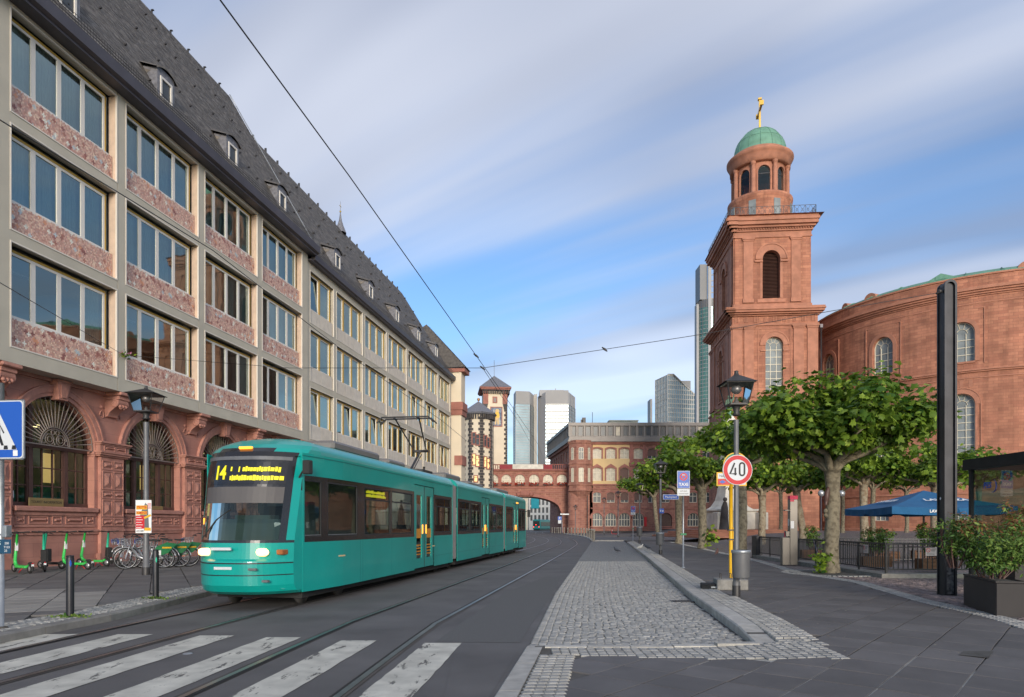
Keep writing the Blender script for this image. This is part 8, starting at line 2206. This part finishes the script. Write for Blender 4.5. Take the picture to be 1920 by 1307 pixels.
def railing(p, q, label, zb=.25, zt=1.10, pitch=.135, posts=1.9):
    P, Q = Vector((*p, 0)), Vector((*q, 0)); L = (Q - P).length; t = (Q - P) / L
    r = thing('railing', label, 'railing', (p[0], p[1], 0), math.atan2(t.y, t.x), 'black railings round the stair well')
    mb = MB(); mb.box(0, L, -.025, .025, zt - .045, zt); mb.build('handrail', MS['black_steel'], r); mb = MB(); mb.box(0, L, -.02, .02, zb + .09, zb + .125); mb.box(0, L, -.014, .014, zt - .13, zt - .11); mb.build('bottom_rail', MS['black_steel'], r)
    g = MB(); g.box(-.011, .011, -.011, .011, zb + .125, zt - .045); me = g.mesh('baluster', MS['black_steel']); n = int(L / pitch)
    for i in range(n): obj('baluster', me, r, ((i + .5) * L / n, 0, 0))
    g = MB(); g.box(-.03, .03, -.02, .02, zb - .02, zt - .045); me = g.mesh('post', MS['black_steel']); n = int(L / posts) + 1
    for i in range(n + 1): obj('post', me, r, (i * L / n, .0, 0))
    return r
railing(FA, FB, 'long black railing running from the far post to the near corner'); railing(FB, FC, 'short front railing section behind the steel mast'); railing(FD, FE_, 'rear railing on the far side of the stair well', zb=.2)
mb = MB(); ep = thing('railing_end_box', 'dark end box closing the far left end of the railings', 'railing post', (FA[0] - .05, FA[1], 0), 0); mb.bbox(-.14, .14, -.3, .3, .12, 1.12, .01); mb.build('box', MS['black_steel'], ep)
def notice(p, label, rz):
    t = thing('notice', label, 'sign', p, rz, 'white notices tied to the railings'); mb = MB(); mb.bbox(-.16, .16, -.008, 0, -.13, .12, .003); q = mb.build('plate', mat('notice_plate', (.62, .52, .50), .5, var=.03), t)
    disc_part(q, 'red_ring', .045, .06, -.011, 'sign_red', xc=-.09, zc=.03, n=20); mb = MB(); mb.add([(-.13, -.012, .07), (-.12, -.012, .075), (-.05, -.012, -.01), (-.06, -.012, -.015)], [(0, 1, 2, 3)]); mb.build('red_bar', MS['sign_red'], q)
    for i in range(3): mb = MB(); mb.box(-.01, .13 - .02 * i, -.011, -.009, .06 - .03 * i, .072 - .03 * i); mb.build('text_line', MS['sign_black'], q)
    for i in range(3): mb = MB(); mb.box(-.13, .08, -.011, -.009, -.05 - .022 * i, -.044 - .022 * i); mb.build('text_line', MS['post'], q)
    return t
fv = (Vector(FA) - Vector(FB)).normalized()
np_ = Vector(FB) + fv * 1.15; notice((np_.x - .04, np_.y - .0, .90), 'white no bicycles notice on the long railing beside the tree', math.atan2(-fv.y, -fv.x) + 0)
notice((FB[0] + 1.25, FB[1] - .04, .87), 'white no bicycles notice on the front railing next to the mast', -.03)
# steel pillar
sp_ = thing('help_pillar', 'brushed steel emergency call pillar with pink red cap by the railings', 'pillar', (PX(1479, 25.3), 25.3, ZP), R(-6))
mb = MB(); mb.bbox(.0, .27, -.16, .16, 0, 2.42, .01); mb.build('column', MS['steel_brown'], sp_); mb = MB(); mb.bbox(-.27, .0, -.15, .15, 0, 1.02, .01); mb.build('cabinet', MS['steel_brown'], sp_)
mb = MB(); mb.bbox(-.0, .28, -.165, .165, 2.42, 2.56, .01); mb.bbox(-.0, .14, -.17, -.16, 2.34, 2.40, .002); mb.build('cap', MS['pink'], sp_)
mb = MB(); mb.bbox(-.17, .0, -.12, .12, 2.0, 2.04, .01); mb.build('canopy', MS['steel_brown'], sp_); mb = MB(); mb.box(-.012, .0, -.06, .06, 1.45, 1.7); mb.box(.02, .14, -.166, -.16, 1.35, 1.62); mb.build('panel', MS['white'], sp_)
mb = MB(); mb.bbox(-.14, .0, -.12, .12, 1.05, 1.25, .01); mb.build('hood', MS['steel_brown'], sp_); mb = MB(); mb.bbox(-.16, -.14, -.03, .0, 1.03, 1.22, .004); mb.build('handset', MS['pink'], sp_)
# barrier tape
bt = thing('barrier_tape', 'blue and white barrier tape slanting from the railing to the tree shoots', 'barrier tape', (0, 0, 0), 0)
a, b = Vector((10.72, 24.3, 1.10)), Vector((9.6, 20.95, .35)); 
for i in range(18):
    p, q = a.lerp(b, i / 18), a.lerp(b, (i + 1) / 18); p.z -= .15 * math.sin(math.pi * i / 18); q.z -= .15 * math.sin(math.pi * (i + 1) / 18)
    mb = MB(); mb.quad(tuple(p), tuple(q), tuple(q + Vector((0, 0, .05))), tuple(p + Vector((0, 0, .05)))); mb.build('tape_piece', MS['white' if i % 2 else 'sign_blue'], bt)
# parasol
pa = thing('parasol', 'large blue square parasol with white lettering over the cafe tables', 'parasol', (PX(1732, 30), 30, .15), R(-5))
mb = MB(); mb.tube((0, 0, 0), (0, 0, 2.95), .045, n=10); mb.build('pole', MS['post'], pa)
mb = MB(); h = 2.42; zc_, ze = 2.98, 2.22; N_ = 8
cor = [(-h, -h), (h, -h), (h, h), (-h, h)]
for i in range(4):
    a, b = Vector(cor[i]), Vector(cor[(i + 1) % 4])
    rows_v = []
    for j in range(N_ + 1):
        r = j / N_
        for k in range(9):
            e = a.lerp(b, k / 8); sag = .10 * math.sin(math.pi * k / 8) * r * (1 - .3 * r) + .05 * math.sin(math.pi * r)
            rows_v.append((e.x * r, e.y * r, lerp(zc_, ze, r) - sag))
    mb.add(rows_v, [(j * 9 + k, (j + 1) * 9 + k, (j + 1) * 9 + k + 1, j * 9 + k + 1) for j in range(N_) for k in range(8)], 0, True)
    v = []
    for k in range(33):
        e = a.lerp(b, k / 32); s_ = .10 * math.sin(math.pi * k / 32) * .7; o = e.normalized() * .02 * math.sin(k * 1.3); g_ = abs(k - 16) < 1.5
        v += [(e.x, e.y, ze - s_), (e.x + o.x, e.y + o.y + (.10 if g_ else 0), ze - s_ - (.30 if not g_ else .22))]
    mb.add(v, [(2 * k, 2 * k + 1, 2 * k + 3, 2 * k + 2) for k in range(32)])
cn = mb.build('canopy', MS['parasol'], pa)
slope = math.atan2(zc_ - ze, h)
for x in (0,):
    text('lettering', 'LAVAZZA', .40, MS['white'], cn, (.15, -h * .62, lerp(zc_, ze, .62) + .01), (slope, 0, 0), bold=.012)
text('lettering', 'LAVAZZA', .40, MS['white'], cn, (-h * .62, .1, lerp(zc_, ze, .62) + .01), (slope, 0, R(-90)), bold=.012)
text('lettering', 'LAVAZZA', .16, MS['white'], cn, (-.62, -h - .035, ze - .20), (R(90), 0, 0), bold=.006)
mb = MB()
for a in cor: mb.tube((0, 0, 2.75), (a[0] * .98, a[1] * .98, ze - .02), .012, n=5)
mb.build('rib', MS['post'], pa)
# cafe tables, troughs with plants
def trough(x, y, rz, L, seed, label, hgt=.75):
    t = thing('planter', 'wooden trough ' + label, 'planter', (x, y, .13), rz, 'wooden troughs behind the railings')
    g = MB(); g.box(-L / 2, L / 2, -.2, .2, .06, .42)
    for i in range(2): pass
    g.build('box', MS['wood'], t); me = None
    for k in range(3):
        g = MB(); g.bbox(-L / 2 - .01, L / 2 + .01, -.225, -.2, .07 + k * .12, .18 + k * .12, .004); g.build('board', MS['wood'], t)
    s = thing('shrub', 'leafy shrub growing in the wooden trough ' + label, 'shrub', (x, y, .5), 0, 'shrubs in the wooden troughs'); shrub(s, (0, 0, hgt * .5), (L * .42, .3, hgt * .55), 900, .12, seed, z_min=0, red=.1)
trough(12.3, 23.2, .05, 1.0, 51, 'left of the two inside the railings', .9); trough(13.4, 21.6, .0, 1.1, 52, 'close to the steel mast inside the railings', .95); trough(13.0, 29.5, .1, 1.2, 53, 'behind the rear railing near the parasol', 1.0)
trough(14.9, 27.5, 0, 1.2, 54, 'under the left edge of the parasol', .9); trough(17.3, 28.5, 0, 1.2, 55, 'beside the parasol pole', 1.1)
def table(x, y, rz, label):
    t = thing('cafe_table', label, 'table', (x, y, .14), rz, 'cafe tables under the parasol'); g = MB(); g.bbox(-.6, .6, -.38, .38, .70, .74, .01); g.build('table_top', MS['wood_dark'], t)
    for a in (-.5, .5):
        for b in (-.3, .3): g = MB(); g.tube((a, b, 0), (a, b, .70), .018, n=6); g.build('leg', MS['black_steel'], t)
def bench(x, y, rz, label):
    t = thing('bench', label, 'bench', (x, y, .14), rz, 'cafe benches under the parasol')
    for k in range(3): g = MB(); g.bbox(-.6, .6, -.16 + k * .11, -.07 + k * .11, .43, .46, .006); g.build('slat', MS['wood_dark'], t)
    for a in (-.5, .5): g = MB(); g.path([(a, -.14, 0), (a, -.14, .43), (a, .14, .43), (a, .14, 0)], .015, 5); g.build('leg', MS['black_steel'], t)
table(14.4, 23.4, .1, 'dark cafe table just inside the rear railing'); table(16.2, 27.0, 0, 'dark cafe table under the middle of the parasol'); bench(14.4, 22.6, .1, 'dark slatted bench in front of the inner table'); bench(16.2, 26.2, 0, 'dark slatted bench under the parasol'); bench(13.3, 25.0, .2, 'dark bench left of the cafe tables')
# globe lamp
gl_ = thing('globe_lamp', 'lamp with two white globes half hidden by the nearest tree trunk', 'street lamp', (PX(1559, 40), 40, .5), 0)
mb = MB(); mb.tube((0, 0, 0), (0, 0, 3.1), .05); mb.path([(-.6, 0, 2.95), (-.3, 0, 3.1), (0, 0, 2.9), (.3, 0, 3.1), (.6, 0, 2.95)], .025, 6); mb.build('post', MS['iron'], gl_)
for x in (-.6, .6): mb = MB(); mb.sphere((x, 0, 2.97), .19, 14); mb.build('globe', MS['silver'], gl_)
# monument
mx0, my0 = PX(1367, 62), 62
mo_ = thing('stone_monument', 'pale weathered stone obelisk monument with green bronze figure on top and stepped base', 'monument', (mx0, my0, gz(mx0, my0) - .1), R(12))
mb = MB()
for i in range(4): mb.bbox(-5.2 + i * .55, 5.2 - i * .55, -5.2 + i * .55, 5.2 - i * .55, i * .17, .17 + i * .17, .02)
mb.build('steps', MS['church_plain'], mo_)
mb = MB()
mb.bbox(-1.75, 1.75, -1.75, 1.75, .68, 2.3, .06); mb.bbox(-1.9, 1.9, -1.9, 1.9, 2.3, 2.5, .04)
for sx in (-1, 1): mb.bbox(sx * 2.0 - .45, sx * 2.0 + .45, -2.4, -1.5, .68, 2.2, .05)
def sq_loft(prof):
    n = len(prof); v = [(sx * r, sy * r, z) for r, z in prof for sx, sy in ((-1, -1), (1, -1), (1, 1), (-1, 1))]
    mb.add(v, [(4 * i + k, 4 * i + (k + 1) % 4, 4 * i + 4 + (k + 1) % 4, 4 * i + 4 + k) for i in range(n - 1) for k in range(4)] + [tuple(range(4 * n - 4, 4 * n))])
sq_loft([(1.5, 2.5), (1.2, 2.75), (.92, 3.3), (.78, 4.0), (.70, 5.0), (.64, 6.5), (.55, 9.4), (.75, 9.6), (.55, 9.8), (.42, 10.6), (.26, 10.95)]); mb.build('obelisk', MS['stone_white'], mo_)
mb = MB(); mb.lathe([(.30, 10.9), (.27, 11.3), (.23, 11.7), (.24, 12.05), (.29, 12.35), (.20, 12.5), (.08, 12.56)], 12); mb.sphere((0, 0, 12.72), .15, 10); mb.path([(-.25, 0, 12.38), (-.38, -.1, 12.0), (-.25, -.28, 11.8)], [.09, .07, .05], 6); mb.path([(.25, 0, 12.38), (.42, 0, 12.55), (.45, -.05, 12.95)], [.09, .07, .05], 6)
mb.build('bronze_figure', MS['copper'], mo_)
mb = MB(); mb.path([(-1.9, -2.5, .7), (-1.9, -2.5, 1.6), (-1.85, -2.5, 2.6), (-1.8, -2.5, 3.1)], [.45, .35, .30, .14], 8); mb.sphere((-1.8, -2.5, 3.3), .2, 8); mb.build('bronze_figure', MS['basalt'], mo_)
# pigeons
def pigeon(loc, rz, label, m='pigeon'):
    t = thing('pigeon', label, 'pigeon', loc, rz, 'pigeons on the paving')
    mb = MB(); mb.path([(-.17, 0, .07), (-.10, 0, .095), (-.03, 0, .115), (.04, 0, .135), (.09, 0, .165), (.115, 0, .205), (.125, 0, .235), (.14, 0, .25)], [.012, .035, .058, .062, .05, .032, .027, .018], 10); mb.sphere((.13, 0, .245), .028, 8)
    mb.path([(.15, 0, .245), (.175, 0, .238)], [.008, .003], 5); mb.add([(-.12, -.03, .09), (-.12, .03, .09), (-.24, .03, .045), (-.24, -.03, .045)], [(0, 1, 2, 3)])
    for s in (-1, 1): mb.path([(-.0, s * .025, .07), (.0, s * .025, .01), (.03, s * .025, .004)], .005, 4)
    mb.build('body', MS[m], t); return t
for px, py, z, rz, lab, m in ((1157, 1036, .01, 160, 'dark pigeon on the grey setts of the bay', 'pigeon'), (1214, 1030, .14, 150, 'dark pigeon on the pavement left of the second lamp', 'pigeon'), (1200, 1030.5, .15, 10, 'pale pigeon on the kerb setts', 'stone_white'), (1344, 1041, .14, 60, 'brown pigeon near the torn tree trunk', 'pigeon_brown'),
                               (1183, 1007.3, .13, 20, 'distant pigeon left beside the small taxi sign', 'pigeon'), (1190, 1007, .13, 140, 'distant pigeon right beside the small taxi sign', 'pigeon'), (1226, 1004, .3, 30, 'distant pigeon before the town hall doorway', 'pigeon')):
    d = (HC - z) * F / (py - CY); pigeon((PX(px, d), d, z), R(rz), lab, m).scale = (1.25,) * 3
# overhead wires
def wire(label, pts, r=.011, sag=0.0, m='iron'):
    P = []
    for (a, b) in zip(pts, pts[1:]):
        A, B = Vector(a), Vector(b); n = 8
        for i in range(n): q = A.lerp(B, i / n); q.z -= sag * 4 * (i / n) * (1 - i / n); P.append(tuple(q))
    P.append(pts[-1]); mb = MB(); mb.path(P, r, 5); o = mb.build('overhead_wire', MS[m]); return tag(o, label, 'overhead wire')
def off_pt(offs, s, z): x, y = wpt(offs, s); return (x, y, z)
def ray(px, py, d): return (PX(px, d), d, PZ(py, d))
hook = (hx, hy, hz)
cr_pt = ray(906, 690, 17.7); mast_pt = (PX(1772, 14.3), 14.3, PZ(547, 14.3))
wire('tram contact wire rising from the bridge to the top left of the sky', [ray(413, 0, 6.3), ray(395, -60, 5.6)], .008) if False else None
wire('contact wire crossing the sky above the road', [ray(340, -190, 5.2), ray(413, 0, 6.4), ray(655, 330, 9.6), ray(893, 667, 17.0), ray(960, 762, 26), ray(1010, 835, 50), ray(1025, 880, 110)], .0085)
wire('second contact wire strand joining near the crossing clamp', [ray(905, 690, 17.7), ray(975, 795, 34), ray(1022, 880, 110)], .008)
wire('contact wire over the tram in front of the office facade', [ray(-60, 190, 7.4), ray(0, 225, 8.0), ray(400, 470, 12.6), ray(640, 655, 18), ray(830, 790, 27), ray(940, 880, 60)], .0085)
wire('span wire from the facade hook to the crossing clamp', [hook, ray(540, 690, 20), cr_pt], .0075)
wire('span wire from the crossing clamp to the black steel mast', [cr_pt, ray(1310, 628, 15.6), ray(1560, 583, 14.8), mast_pt], .0075, 0)
wire('thin wire from the facade hook to the upper left edge', [hook, ray(0, 530, 12), ray(-80, 480, 10)], .008)
for (p, lab) in ((ray(905, 690, 17.7), 'wire clamp where the span wire meets the contact wire'), (ray(1134, 655, 16.2), 'small insulator on the long span wire'), (ray(893, 667, 17.0), 'wire clamp just above the crossing point')):
    t = thing('wire_clamp', lab, 'wire clamp', p, 0); mb = MB(); mb.path([(-.07, 0, .05), (0, 0, 0), (.06, 0, -.05)], [.012, .03, .012], 6); mb.build('body', MS['iron'], t)

# ================================================================ small ground details
for (x, y, w, l, lab, z, rz) in ((3.55, 14.2, .45, .30, 'rectangular iron drain grate at the foot of the kerb in the sett bay', .018, .13),):
    t = thing('drain_cover', lab, 'drain cover', (x, y, z), rz); mb = MB(); mb.bbox(-w / 2, w / 2, -l / 2, l / 2, -.02, .008, .005); mb.build('frame', MS['iron'], t)
    for i in range(6): g = MB(); g.box(-w / 2 + .04 + i * .065, -w / 2 + .06 + i * .065, -l / 2 + .03, l / 2 - .03, .008, .014); g.build('bar', MS['rust'], t)
for (x, y, lab) in ((1.7, 30.5, 'round manhole cover in the asphalt right of the rails'), (-13.2, 16.2, 'round manhole cover in the left pavement')):
    z = .004 if x > 0 else .124
    t = thing('manhole_cover', lab, 'manhole cover', (x, y, z), .3); mb = MB(); mb.lathe([(0, .006), (.27, .006), (.28, .001), (.33, .002), (.34, -.02)], 24); mb.build('lid', MS['iron'], t)
lt = random.Random(77); vs = []; tn = []
for i in range(420):
    if i % 3: y = 8 + 26 * lt.random() ** 1.3; x = lt.uniform(bay_r(y) + .2, out_r(y) + 1.5); z = zr(x, y) + .04
    else: y = 7 + 20 * lt.random(); x = lt.uniform(-14, kl(y) - .1); z = .142
    a = lt.uniform(0, 6.28); k = lt.uniform(.008, .028)
    vs += [(x + k * math.cos(a), y + k * math.sin(a), z), (x - k * .5 * math.sin(a), y + k * .5 * math.cos(a), z + .004), (x - k * math.cos(a), y - k * math.sin(a), z), (x + k * .5 * math.sin(a), y - k * .5 * math.cos(a), z + .002)]; tn += [lt.random()] * 4
mb = MB(); mb.add(vs, [(4 * i, 4 * i + 1, 4 * i + 2, 4 * i + 3) for i in range(420)]); o = mb.build('leaf_litter', leafmat('dry_leaf', (.12, .08, .03), (.32, .30, .22), .1), kind='stuff'); tag(o, 'scattered bits of dry leaf and litter on the pavements', 'litter')
o.data.attributes.new('tint', 'FLOAT', 'POINT').data.foreach_set('value', np.array(tn, np.float32))
